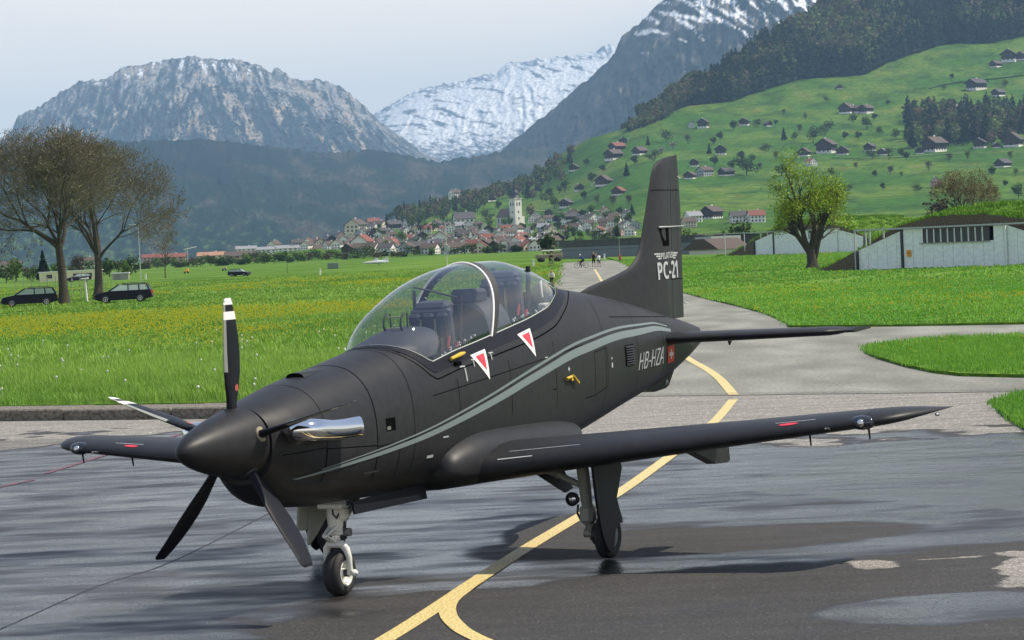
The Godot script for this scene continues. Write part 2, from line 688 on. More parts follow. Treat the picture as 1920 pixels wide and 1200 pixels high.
func aircraft() -> void:
	var t := thing("trainer_aircraft", "matt black two-seat turboprop trainer parked across the yellow taxi line", "aircraft", Vector3(-2.5994, 0.012, -20.6667), -0.43612)
	var black: Material = M.matt_black_paint
	# ---- fuselage shell
	var st := mb()
	var xs := []
	var x := 0.90
	while x < 11.2:
		xs.append(x)
		x += 0.05 if (x > 3.1 and x < 3.7) or (x > 6.6 and x < 7.3) else 0.12
	for e in [3.19, 7.21, 11.23]:
		xs.append(e)
	xs.sort()
	var rows := []
	var nseg := 56
	for q in xs:
		var a0 := open_angle(q)
		var row := PackedVector3Array()
		for j in nseg + 1:
			var u := float(j) / nseg
			var a := lerpf(a0, TAU - a0, u)
			var p := skin(q, a)
			row.append(A(p.x, p.y, p.z))
		rows.append(row)
	grid(st, rows)
	var ring: PackedVector3Array = rows[0].slice(0, nseg)
	flat(st)
	cap(st, ring, true)
	cap(st, rows[-1].slice(0, nseg))
	var fus := part("fuselage", st, black, t)
	# panel seams round the cowling and the rear fuselage
	for sx in [1.56, 2.36, 3.02, 7.55, 8.62, 9.55]:
		st = mb()
		var r0 := PackedVector3Array()
		var r1 := PackedVector3Array()
		for j in 49:
			var a := lerpf(-2.3, 2.3, j / 48.0)
			var p := skin(sx - (0.006 if sx == 2.36 else 0.003), a, 0.0015)
			var p2 := skin(sx + (0.006 if sx == 2.36 else 0.003), a, 0.0015)
			r0.append(A(p.x, p.y, p.z))
			r1.append(A(p2.x, p2.y, p2.z))
		grid(st, [r0, r1])
		part("panel_seam", st, M.seam_black, fus)
	for ln in [[2.36, 3.35, 1.245, 1.27], [1.55, 2.36, 1.30, 1.255], [7.9, 10.0, 2.10, 2.02], [1.55, 1.555, 0.98, 1.30], [7.2, 7.206, 1.33, 1.77], [7.6, 7.606, 1.40, 1.80], [2.75, 2.755, 0.95, 1.24], [3.9, 3.905, 1.3, 1.72], [5.0, 5.005, 1.3, 1.82], [6.1, 6.105, 1.3, 1.95], [3.4, 6.9, 1.60, 1.86], [6.9, 7.2, 1.33, 1.335], [7.2, 7.6, 1.335, 1.40], [7.2, 7.6, 1.77, 1.80], [1.0, 1.55, 1.30, 1.31]]:
		st = mb()
		var l: Array = ln
		var hw := 0.0035
		if l[1] - l[0] < 0.02:
			flank_patch(st, l[0], l[0] + 0.007, func(_q): return l[2], func(_q): return l[3], 1, 8, 0.0015)
		else:
			flank_patch(st, l[0], l[1], func(q): return lerpf(l[2], l[3], (q - l[0]) / (l[1] - l[0])) - hw, func(q): return lerpf(l[2], l[3], (q - l[0]) / (l[1] - l[0])) + hw, 16, 1, 0.0015)
		part("panel_seam", st, M.seam_black, fus)
	# fillet body where the wing passes under the fuselage
	st = mb()
	rows = []
	var fx := [3.58, 3.62, 3.70, 3.84, 4.02, 4.25, 4.6, 5.0, 5.5, 6.0, 6.4, 6.75, 7.1]
	var fy := [0.47, 0.535, 0.575, 0.615, 0.65, 0.675, 0.69, 0.69, 0.675, 0.62, 0.53, 0.43, 0.27]
	var fz := [1.02, 1.09, 1.15, 1.205, 1.245, 1.27, 1.275, 1.265, 1.25, 1.225, 1.195, 1.15, 1.04]
	for k in 49:
		var q := lerpf(3.58, 7.1, pow(k / 48.0, 1.25))
		var w := tab(fx, fy, q)
		var zt := tab(fx, fz, q)
		var zb := maxf(0.70, tab(SX, SB, q) - 0.02) + (0.09 * pow(1.0 - (q - 3.58) / 0.3, 2.0) if q < 3.88 else 0.0)
		var zc := lerpf(zb, zt, 0.38)
		var row := PackedVector3Array()
		for j in 40:
			var a := TAU * j / 40.0
			var s := sin(a)
			var c := cos(a)
			row.append(A(q, w * signf(s) * pow(absf(s), 0.72), zc + ((zt - zc) if c > 0 else (zc - zb)) * signf(c) * pow(absf(c), 0.8)))
		rows.append(row)
	grid(st, rows, true)
	cap(st, rows[0], true)
	cap(st, rows[-1])
	part("wing_root_fairing", st, black, fus)
	# chin intake: a rounded lip under the spinner
	st = mb()
	rows = []
	for k in 13:
		var q := lerpf(0.93, 2.1, k / 12.0)
		var e: float = [0.0, 0.045, 0.062, 0.068, 0.066, 0.06, 0.052, 0.044, 0.036, 0.028, 0.018, 0.008, 0.0][k]
		var row := PackedVector3Array()
		for j in 33:
			var a := lerpf(-0.95, 0.95, j / 32.0)
			var p := skin(q, PI - a)
			var edge := 1.0 - pow(absf(a) / 0.95, 4.0)
			var wide := 1.0 + e * 1.3 * edge
			row.append(A(q, p.y * wide * (1.0 + 0.12 * edge * exp(-pow((q - 1.25) / 0.25, 2.0)) * pow(absf(sin(a)), 2.0)), p.z - e * edge * (0.5 + 0.5 * cos(a))))
		rows.append(row)
	grid(st, rows)
	part("chin_intake", st, black, fus)
	# small top scoop and its dark mouth on the cowling
	st = mb()
	rows = []
	for k in 7:
		var q := 1.86 + k * 0.06
		var row := PackedVector3Array()
		for j in 9:
			var a := lerpf(-0.16, 0.16, j / 8.0)
			var p := skin(q, a, 0.035 * (1.0 - k / 6.0) * (1.0 - pow(absf(a) / 0.16, 3.0)))
			row.append(A(p.x, p.y, p.z))
		rows.append(row)
	grid(st, rows)
	part("top_scoop", st, black, fus)
	st = mb()
	var m0 := PackedVector3Array()
	var m1 := PackedVector3Array()
	for j in 9:
		var a := lerpf(-0.145, 0.145, j / 8.0)
		var p := skin(1.858, a, 0.001)
		var p2 := skin(1.858, a, 0.031 * (1.0 - pow(absf(a) / 0.16, 3.0)))
		m0.append(A(p.x, p.y, p.z))
		m1.append(A(p2.x, p2.y, p2.z))
	grid(st, [m0, m1])
	part("scoop_mouth", st, M.dark_gap, fus)
	# ---- markings on the left flank
	var up_edge := func(q: float) -> float: return lin([0.94, 1.71, 2.62, 3.28, 4.39, 5.60, 6.91, 8.33, 9.23, 9.9], [1.075, 1.152, 1.235, 1.31, 1.485, 1.70, 1.885, 1.965, 1.965, 1.90], q)
	var sm := func(q: float) -> float: return tab([0.94, 1.71, 2.62, 3.28, 4.39, 5.60, 6.91, 8.33, 9.23, 9.9], [1.075, 1.152, 1.235, 1.31, 1.485, 1.70, 1.885, 1.965, 1.965, 1.90], q)
	var wd := func(q: float) -> float: return lin([0.94, 2.0, 3.3, 5.0, 7.0, 8.5, 9.3, 9.9], [0.014, 0.040, 0.066, 0.098, 0.112, 0.098, 0.076, 0.045], q)
	st = mb()
	flank_patch(st, 0.96, 9.9, func(q): return sm.call(q) - wd.call(q), func(q): return sm.call(q) - wd.call(q) * 0.28, 130, 3, 0.004)
	part("side_stripe", st, M.stripe_grey, t, "broad grey stripe sweeping along the flank")
	st = mb()
	flank_patch(st, 1.5, 9.8, func(q): return sm.call(q) + wd.call(q) * 0.02, func(q): return sm.call(q) + wd.call(q) * 0.27, 120, 1, 0.004)
	part("side_stripe", st, M.stripe_grey, t, "thin grey stripe above the broad one")
	for tr in [[4.26, 1.905, 4.58, 1.945, 4.55, 1.665], [5.34, 2.04, 5.66, 2.085, 5.64, 1.81]]:
		for pass_ in 2:
			var k := 1.0 if pass_ == 0 else 0.56
			var v: Array = tr
			var cx: float = (v[0] + v[2] + v[4]) / 3.0
			var cz: float = (v[1] + v[3] + v[5]) / 3.0 + (0.012 if pass_ else 0.0)
			var q := []
			for i in 3:
				q.append(Vector2(cx + (v[i * 2] - (v[0] + v[2] + v[4]) / 3.0) * k, cz + (v[i * 2 + 1] - (v[1] + v[3] + v[5]) / 3.0) * k))
			st = mb()
			var off := 0.005 + 0.003 * pass_
			var tr_rows := []
			for i in 9:
				var f := i / 8.0
				var l: Vector2 = q[0].lerp(q[2], f)
				var r: Vector2 = q[1].lerp(q[2], f)
				var row := PackedVector3Array()
				for j in 7:
					var p := l.lerp(r, j / 6.0)
					row.append(side(p.x, p.y, off))
				tr_rows.append(row)
			grid(st, tr_rows)
			part("rescue_triangle" if pass_ == 0 else "triangle_centre", st, M.white_paint if pass_ == 0 else M.marking_red, t)
	lettering("registration", "HB-HZA", M.registration_grey, t, func(u, v, w): return side(lerpf(8.69, 9.59, u) - 0.08 * (1.0 - v), lerpf(lerpf(1.505, 1.525, u), lerpf(1.68, 1.71, u), v), 0.003 + 0.003 * w), false)
	st = mb()
	flank_patch(st, 9.68, 9.95, func(q): return lerpf(1.515, 1.525, (q - 9.68) / 0.27), func(q): return lerpf(1.70, 1.712, (q - 9.68) / 0.27), 6, 6, 0.005)
	var flag := part("national_flag", st, M.flag_red, t, "square red flag with a white cross")
	st = mb()
	flank_patch(st, 9.735, 9.895, func(_q): return 1.595, func(_q): return 1.632, 3, 2, 0.008)
	flank_patch(st, 9.796, 9.834, func(_q): return 1.632, func(_q): return 1.668, 2, 2, 0.008)
	flank_patch(st, 9.796, 9.834, func(_q): return 1.559, func(_q): return 1.595, 2, 2, 0.008)
	part("flag_cross", st, M.white_paint, flag)
	# louvred vent: dark recess and slats
	st = mb()
	flank_patch(st, 8.19, 8.47, func(_q): return 1.575, func(_q): return 1.79, 4, 4, 0.003)
	var vent := part("louvre_vent", st, M.dark_gap, t)
	for k in 8:
		st = mb()
		var z0 := 1.585 + k * 0.0255
		var ra := PackedVector3Array()
		var rb := PackedVector3Array()
		for i in 5:
			var q := lerpf(8.20, 8.46, i / 4.0)
			ra.append(side(q, z0, 0.018))
			rb.append(side(q, z0 + 0.015, 0.004))
		grid(st, [ra, rb])
		part("slat", st, black, vent)
	# small hatches, stencils and fittings
	for h in [[2.52, 2.68, 1.36, 1.47, "dark_gap"], [2.53, 2.59, 1.37, 1.40, "bare_metal"], [3.55, 3.66, 1.215, 1.228, "letter_grey"], [2.18, 2.42, 1.03, 1.045, "bare_metal"], [3.28, 3.40, 1.06, 1.085, "letter_grey"], [4.63, 4.72, 1.90, 1.91, "letter_grey"], [4.66, 4.675, 1.84, 1.90, "letter_grey"], [4.25, 4.34, 1.86, 1.87, "letter_grey"], [4.28, 4.295, 1.80, 1.86, "letter_grey"], [4.00, 4.10, 1.81, 1.822, "letter_grey"], [4.08, 4.10, 1.68, 1.80, "letter_grey"], [5.85, 5.93, 1.785, 1.795, "letter_grey"], [6.42, 6.47, 1.64, 1.655, "letter_grey"], [6.435, 6.455, 1.625, 1.67, "letter_grey"], [7.72, 7.76, 1.585, 1.635, "letter_grey"], [7.72, 7.75, 1.67, 1.69, "letter_grey"], [6.0, 6.1, 1.47, 1.478, "dark_gap"]]:
		st = mb()
		var l: Array = h
		flank_patch(st, l[0], l[1], func(_q): return l[2], func(_q): return l[3], 2, 2, 0.0045 if l[4] != "dark_gap" else 0.002)
		part("small_marking" if l[4] == "letter_grey" else "hatch", st, M[l[4]], t)
	st = mb()   # yellow lever and its cover plate on the flank
	tube(st, [side(6.33, 1.555, 0.02), side(6.42, 1.57, 0.035), side(6.44, 1.54, 0.03)], [0.018], 6)
	part("canopy_jettison_lever", st, M.yellow_paint, t)
	st = mb()
	tube(st, [side(6.46, 1.58, 0.035), side(6.62, 1.50, 0.03)], [0.016], 6)
	part("lever_handle", st, M.yellow_paint, t)
	st = mb()   # yellow pin streamer under the windscreen corner
	tube(st, [side(3.86, 1.885, 0.02), side(4.04, 1.91, 0.03), side(4.14, 1.925, 0.02)], [0.016, 0.022, 0.012], 6)
	part("yellow_pin", st, M.yellow_paint, t)
	st = mb()
	bevel_box(st, side(3.97, 1.845, 0.01), Vector3(0.03, 0.04, 0.12), 0.01)
	part("step_plate", st, M.dark_gap, t)
	# ---- spinner
	st = mb()
	var prof := []
	for k in 25:
		var s := k / 24.0
		var q := 0.875 * s * s
		prof.append([q, 0.302 * pow(q / 0.875, 0.52) * (1.0 - 0.02 * s)])
	lathe(st, A(0, 0, 1.415), A(1, 0, 1.415) - A(0, 0, 1.415), prof, 56)
	var spinner := part("spinner", st, black, t)
	st = mb()
	lathe(st, A(0, 0, 1.415), A(1, 0, 1.415) - A(0, 0, 1.415), [[0.86, 0.05], [0.86, 0.285], [0.91, 0.285], [0.91, 0.05]], 48)
	part("spinner_backplate", st, M.dark_gap, spinner)
	# ---- propeller blades, feathered
	for k in 5:
		blade(t, deg_to_rad(2.6 + 72.0 * k), k)
	# ---- exhaust stacks
	for s in [1.0, -1.0]:
		st = mb()
		var path := [[1.16, 0.33, 1.475, 0.09], [1.05, 0.43, 1.492, 0.093], [1.03, 0.50, 1.495, 0.093], [1.09, 0.545, 1.49, 0.092], [1.20, 0.56, 1.48, 0.091], [1.36, 0.562, 1.465, 0.089], [1.48, 0.565, 1.458, 0.088], [1.62, 0.570, 1.455, 0.087], [1.74, 0.575, 1.455, 0.088]]
		rows = []
		for i in path.size():
			var p: Array = path[i]
			var nx: Array = path[mini(i + 1, path.size() - 1)]
			var pv: Array = path[maxi(i - 1, 0)]
			var d := A(nx[0], s * nx[1], nx[2]) - A(pv[0], s * pv[1], pv[2])
			if i < 4:
				d = [Vector3(s, 0, 0.9), Vector3(s, 0, 0.6), Vector3(s, 0, -0.2), Vector3(s * 0.6, 0, -0.8)][i]
			rows.append(ring_at(A(p[0], s * p[1], p[2]), d, p[3], 28, Vector3(0, 1, 0)))
		var last := ring_at(A(1.83, s * 0.582, 1.455), Vector3(0.08 * s, 0, -1), 0.09, 28, Vector3(0, 1, 0))
		for i in last.size():   # the mouth is cut with a scooped edge
			var b := TAU * i / last.size()
			last[i].z += 0.075 * absf(sin(b)) - 0.02
		rows.append(last)
		grid(st, rows, true)
		var ex := part("exhaust_stack", st, M.chrome, t)
		st = mb()
		cap(st, ring_at(A(1.7, s * 0.573, 1.455), Vector3(0, 0, -1), 0.085, 20))
		part("exhaust_mouth", st, M.dark_gap, ex)
	cockpit(t)
	# ---- wings
	for s in [1.0, -1.0]:
		st = mb()
		wing_piece(st, [0.30, 0.7, 1.1, 1.5, 1.9, 2.3, 2.65], 0.0, 0.735, s)
		wing_piece(st, [2.65, 3.1, 3.6, 4.05], 0.0, 0.745, s)
		wing_piece(st, [4.055, 4.1, 4.2, 4.28, 4.35, 4.41, 4.46, 4.50, 4.53, 4.55, 4.56], 0.0, 1.0, s)
		var w := part("wing", st, black, t, "near wing with the landing lamp" if s > 0 else "far wing behind the propeller")
		st = mb()
		wing_piece(st, [0.55, 1.2, 1.9, 2.63], 0.745, 1.0, s)
		part("flap", st, black, w)
		st = mb()
		wing_piece(st, [2.66, 3.2, 3.7, 4.04], 0.752, 1.0, s)
		part("aileron", st, black, w)
		# underwing fin-shaped flap track cover
		st = mb()
		var q := wing_at(2.15)
		var poly := PackedVector2Array([Vector2(4.95, q[2] - 0.02), Vector2(6.12, q[2] + 0.03), Vector2(6.14, q[2] - 0.26), Vector2(6.08, q[2] - 0.28), Vector2(5.78, q[2] - 0.265)])
		extrude(st, poly, func(u, v, d): return A(u, s * d, v), 2.10, 2.20)
		part("flap_track_cover", st, black, w)
		# landing lamp in the leading edge, wingtip lamp, fuel cap ring and walkway lines
		st = mb()
		q = wing_at(4.02)
		ball(st, A(q[0] + 0.055, s * 4.02, q[2] + 0.004), 0.075, 16, Vector3(1.6, 0.85, 1.0))
		part("landing_lamp", st, M.window_glass, w)
		st = mb()
		ball(st, A(q[0] + 0.0, s * 4.02, q[2] + 0.004), 0.036, 12)
		part("lamp_reflector", st, M.lamp_lens, w)
		st = mb()
		ball(st, A(5.17, s * 4.515, 1.168), 0.026, 10, Vector3(0.8, 0.7, 2.0))
		part("wingtip_lamp", st, M.lamp_lens, w)
		st = mb()
		q = wing_at(3.35)
		wing_mark(st, 3.29, 3.46, 0.045, 0.075, s)
		part("fuel_cap_ring", st, M.marking_red, w)
		for wm in [[3.25, 3.60, 0.092, 0.098], [0.85, 1.5, 0.075, 0.078], [0.78, 1.1, 0.022, 0.027]]:
			st = mb()
			wing_mark(st, wm[0], wm[1], wm[2], wm[3], s)
			part("stencil_line", st, M.letter_grey, w)
		for pr in [[3.5, 0.25], [4.05, 0.12]]:
			st = mb()
			q = wing_at(pr[0])
			tube(st, [A(q[0] + pr[1], s * pr[0], q[2] - 0.04), A(q[0] + pr[1] + 0.02, s * pr[0], q[2] - 0.15)], [0.012, 0.008], 6)
			part("underwing_probe", st, M.hose_black, w)
		st = mb()
		q = wing_at(3.75)
		tube(st, [A(q[0] - 0.10, s * 3.75, q[2] + 0.0), A(q[0] + 0.06, s * 3.75, q[2] - 0.015)], [0.006, 0.013], 6)
		part("leading_edge_probe", st, M.bare_metal, w)
		# ---- tailplane
		st = mb()
		rows = []
		for y in [0.04, 0.4, 0.8, 1.2, 1.6, 1.9, 1.97, 2.03, 2.06, 2.08]:
			rows.append(tail_section(y, 0.0, 0.6 if y < 1.8 else 0.6, s))
		grid(st, rows, true, s < 0)
		flat(st)
		cap(st, rows[-1])
		var tp := part("tailplane", st, black, t)
		st = mb()
		rows = []
		for y in [0.2, 0.6, 1.0, 1.4, 1.7, 1.9, 1.98, 2.05, 2.09]:
			rows.append(tail_section(y, 0.615, 1.0, s))
		grid(st, rows, true, s < 0)
		flat(st)
		cap(st, rows[0])
		cap(st, rows[-1])
		part("elevator", st, black, tp)
		st = mb()   # horn balance and its wick at the tip
		var hp := PackedVector2Array([Vector2(10.28, 0), Vector2(10.42, 0.025), Vector2(10.95, 0.012), Vector2(10.97, -0.01), Vector2(10.42, -0.03)])
		extrude(st, hp, func(u, v, d): return A(u, s * d, 1.765 + v), 2.02, 2.14)
		part("horn_balance", st, black, tp)
		st = mb()
		tube(st, [A(10.95, s * 2.10, 1.765), A(11.10, s * 2.11, 1.755)], [0.006, 0.004], 5)
		part("static_wick", st, M.yellow_paint, tp)
		st = mb()
		tube(st, [A(10.5, s * 0.62, 1.76), A(10.56, s * 0.62, 1.66)], [0.012], 6)
		tube(st, [A(10.7, s * 0.62, 1.76), A(10.56, s * 0.62, 1.66)], [0.01], 6)
		part("elevator_hinge", st, M.hose_black, tp)
	# ---- fin and rudder
	st = mb()
	var zs := [1.92, 2.1, 2.25, 2.36, 2.42, 2.47, 2.52, 2.573, 2.62, 2.664, 2.72, 2.777, 2.92, 3.066, 3.2, 3.35, 3.5, 3.624, 3.705, 3.75, 3.79, 3.815, 3.822]
	fin_part(st, zs, func(z): return tab(FZ, FL, z), func(z): return hinge_x(z) if z < 3.70 else lerpf(10.875, 10.87, 1.0), 26)
	var fin := part("fin", st, black, t)
	st = mb()
	fin_part(st, [1.985, 2.3, 2.6, 2.9, 3.2, 3.5, 3.695], func(z): return hinge_x(z) + 0.012, func(z): return lerpf(10.77, 10.875, clampf((z - 1.97) / 1.2, 0.0, 1.0)), 8)
	part("rudder", st, black, fin)
	for z in [3.42, 2.42]:
		st = mb()
		var ra := PackedVector3Array()
		var rb := PackedVector3Array()
		for i in 17:
			var q := lerpf(tab(FZ, FL, z) + 0.02, 10.85, i / 16.0)
			if z < 3:
				q = lerpf(10.32, 10.78, i / 16.0)
			ra.append(A(q, fin_y(q, z) + 0.002, z))
			rb.append(A(q, fin_y(q, z) + 0.002, z + 0.008))
		grid(st, [ra, rb])
		part("panel_seam", st, M.seam_black, fin)
	st = mb()
	extrude(st, PackedVector2Array([Vector2(10.04, 3.0), Vector2(10.36, 3.0), Vector2(10.34, 2.80), Vector2(10.14, 2.80)]), func(u, v, d): return A(u, fin_y(u, v) + d, v), 0.0, 0.004)
	part("trim_recess", st, M.dark_gap, fin)
	st = mb()
	tube(st, [A(10.02, fin_y(10.1, 3.0) + 0.012, 3.01), A(10.35, fin_y(10.3, 3.0) + 0.016, 3.012), A(10.90, 0.03, 3.018)], [0.012, 0.007, 0.004], 6)
	part("trim_rod", st, M.letter_grey, fin)
	for z in [2.15, 3.58]:
		st = mb()
		tube(st, [A(10.84, 0.0, z), A(10.96, 0.0, z - 0.02)], [0.01, 0.004], 5)
		part("static_wick", st, M.gear_white, fin)
	var on_fin := func(x0: float, x1: float, z0: float, z1: float) -> Callable:
		return func(u, v, w):
			var q := lerpf(x0, x1, u)
			var zz: float = lerpf(z0, z1, v) + 0.01 * u
			return A(q, fin_y(q, zz) + 0.004 + 0.003 * w, zz)
	lettering("type_lettering", "PC-21", M.letter_grey, t, on_fin.call(9.90, 10.62, 2.43, 2.625))
	lettering("maker_lettering", "PILATUS", M.letter_grey, t, on_fin.call(10.03, 10.45, 2.655, 2.725))
	# three feathers on either side of the maker's lettering
	for s in [-1.0, 1.0]:
		for k in 3:
			st = mb()
			var z := 2.716 - 0.026 * k
			var inner := 10.02 if s < 0 else 10.46
			var outer := (9.84 + 0.05 * k) if s < 0 else (10.66 - 0.05 * k)
			var ra := PackedVector3Array()
			var rb := PackedVector3Array()
			for i in 4:
				var q := lerpf(inner, outer, i / 3.0)
				ra.append(A(q, fin_y(q, z) + 0.005, z - 0.008))
				rb.append(A(q, fin_y(q, z) + 0.005, z + 0.009))
			grid(st, [ra, rb])
			part("emblem_feather", st, M.letter_grey, t)
	# ---- ventral bump and tail lamp
	st = mb()
	extrude(st, PackedVector2Array([Vector2(9.15, 1.27), Vector2(10.15, 1.42), Vector2(10.0, 1.265), Vector2(9.92, 1.235), Vector2(9.6, 1.215)]), func(u, v, d): return A(u, d * (1.0 - clampf((1.30 - v) * 3.0, 0.0, 0.6)), v), -0.10, 0.10)
	var vb := part("ventral_fairing", st, black, t)
	lettering("small_number", "JR", M.letter_grey, vb, func(u, v, w): return A(lerpf(9.88, 9.97, u), 0.095 + 0.004 * w, lerpf(1.275, 1.325, v)))
	undercarriage(t)

func wing_mark(st: SurfaceTool, y0: float, y1: float, f0: float, f1: float, s: float) -> void:
	var ra := PackedVector3Array()
	var rb := PackedVector3Array()
	for i in 9:
		var y := lerpf(y0, y1, i / 8.0)
		var bow := sqrt(maxf(0.02, 1.0 - pow(i / 4.0 - 1.0, 2.0))) if y1 - y0 < 0.2 else 1.0
		var q := wing_at(y)
		var fm := (f0 + f1) * 0.5
		for e in 2:
			var t := fm + (f1 - f0) * 0.5 * bow * (1.0 if e else -1.0)
			var p := A(q[0] + q[1] * t, s * y, q[2] + q[1] * (foil(t, q[3]) * 1.12 + 0.07 * t * (1.0 - t)) + 0.004)
			if e:
				rb.append(p)
			else:
				ra.append(p)
	grid(st, [ra, rb])

func blade(t: Node3D, th: float, k: int) -> void:
	var rad := Vector3(0, sin(th), cos(th))
	var tan_ := Vector3(0, cos(th), -sin(th))
	var hub := Vector3(0.80, 0, 1.415)
	var rr := [0.16, 0.24, 0.33, 0.45, 0.58, 0.72, 0.86, 0.98, 1.08, 1.14, 1.168]
	var ch := [0.09, 0.10, 0.13, 0.195, 0.25, 0.265, 0.25, 0.22, 0.185, 0.155, 0.11]
	var tk := [0.085, 0.075, 0.055, 0.042, 0.034, 0.026, 0.02, 0.016, 0.012, 0.009, 0.004]
	var off := [0.0, 0.0, 0.004, 0.012, 0.018, 0.018, 0.012, 0.0, -0.02, -0.035, -0.03]
	var rows := []
	var face := []      # the +tangent face, for the painted tip and the metal edge
	for i in rr.size():
		var be := deg_to_rad(lerpf(94.0, 83.0, float(i) / 10.0))
		var cv := Vector3(1, 0, 0) * sin(be) - tan_ * cos(be)       # from the leading to the trailing edge
		var nv := tan_ * sin(be) + Vector3(1, 0, 0) * cos(be)
		var row := PackedVector3Array()
		var fr := PackedVector3Array()
		var c: Vector3 = hub + rad * rr[i] + cv * off[i]
		for j in 20:
			var a := TAU * j / 20.0
			var u := cos(a)
			var p: Vector3 = c + cv * (ch[i] * 0.5 * u) + nv * (tk[i] * 0.5 * sin(a) * (1.0 - 0.25 * u))
			row.append(A(p.x, p.y, p.z))
		for j in 9:
			var a := lerpf(PI, 0.0, j / 8.0)
			var u := cos(a)
			var p: Vector3 = c + cv * (ch[i] * 0.5 * u) + nv * (tk[i] * 0.5 * sin(a) * (1.0 - 0.25 * u) + 0.0025)
			fr.append(A(p.x, p.y, p.z))
		rows.append(row)
		face.append(fr)
	var st := mb()
	grid(st, rows, true)
	cap(st, rows[-1])
	var b := part("propeller_blade", st, M.blade_black, t)
	for band in [[8.58, 9.98], [7.15, 7.8]]:
		st = mb()
		var rs := []
		for e in 5:
			var f: float = lerpf(band[0], band[1], e / 4.0)
			var i := int(f)
			var row := PackedVector3Array()
			for j in 9:
				row.append(face[i][j].lerp(face[mini(i + 1, 10)][j], f - i))
			rs.append(row)
		grid(st, rs)
		part("white_tip_band", st, M.white_paint, b)
	st = mb()
	var rs := []
	for i in range(4, 11):
		rs.append(face[i].slice(0, 3))
	grid(st, rs)
	part("leading_edge_guard", st, M.gear_grey, b)
	st = mb()
	var ra := []
	for i in 5:
		var f := 2.75 + 0.5 * i / 4.0
		var row := PackedVector3Array()
		var hw := 0.9 * sqrt(maxf(0.03, 1.0 - pow(i / 2.0 - 1.0, 2.0)))
		for e in 3:
			var g := 5.0 + hw * (e - 1)
			var p: Vector3 = face[2][int(g)].lerp(face[2][int(g) + 1], g - int(g))
			var q: Vector3 = face[3][int(g)].lerp(face[3][int(g) + 1], g - int(g))
			row.append(p.lerp(q, f - 2.0) + A(0, tan_.y * 0.002, tan_.z * 0.002) - A(0, 0, 0))
		ra.append(row)
	grid(st, ra)
	part("maker_oval", st, M.oval_red, b)
	st = mb()
	var c0 := hub + rad * 0.17
	var c1 := hub + rad * 0.285
	tube(st, [A(c0.x, c0.y, c0.z), A(c1.x, c1.y, c1.z)], [0.075, 0.062], 16)
	part("blade_cuff", st, M.dark_grey if k != 1 else M.strap_tan, b)

# ------------------------------------------------------------------ canopy and cockpits
func canopy_pt(x: float, a: float, off := 0.0) -> Vector3:
	var ws := tab(OX, OW, x)
	var s := skin(x, open_angle(x))
	var zt := tab(CX, CZ, x)
	var h := maxf(0.0, zt - s.z)
	var y := (ws + off) * sin(a) * (1.0 + 0.05 * pow(sin(2.0 * absf(a)), 2.0))
	return A(x, y, s.z + (h + off) * pow(maxf(0.0, cos(a)), lin([3.19, 3.6, 4.4, 6.3, 7.2], [1.5, 1.15, 0.86, 0.84, 1.05], x)))

func hoop_x(a: float) -> float:
	return 4.80 + 0.33 * pow(maxf(0.0, cos(a)), 0.9)

func rim_strip(d0: float, d1: float, off: float) -> SurfaceTool:
	# a strip on the skin running round the edge of the canopy opening
	var b := []
	for side_ in [1.0, -1.0]:
		var seq := []
		for i in 61:
			var f := i / 60.0
			f = 0.5 - 0.5 * cos(PI * f)
			var x := lerpf(3.19, 7.21, f)
			seq.append(Vector2(x, side_ * open_angle(x) * tab(SX, SW, x)))
		if side_ < 0:
			seq.reverse()
			seq = seq.slice(1, seq.size() - 1)
		b.append_array(seq)
	var ra := PackedVector3Array()
	var rb := PackedVector3Array()
	var n := b.size()
	for i in n:
		var d: Vector2 = (b[(i + 1) % n] - b[(i + n - 1) % n]).normalized()
		var nv := Vector2(-d.y, d.x)
		if nv.dot(b[i] - Vector2(5.2, 0)) < 0:
			nv = -nv
		for e in 2:
			var q: Vector2 = b[i] + nv * (d1 if e else d0)
			var p := skin(q.x, q.y / tab(SX, SW, q.x), off)
			if e:
				rb.append(A(p.x, p.y, p.z))
			else:
				ra.append(A(p.x, p.y, p.z))
	var st := mb()
	grid(st, [ra, rb], true)
	return st

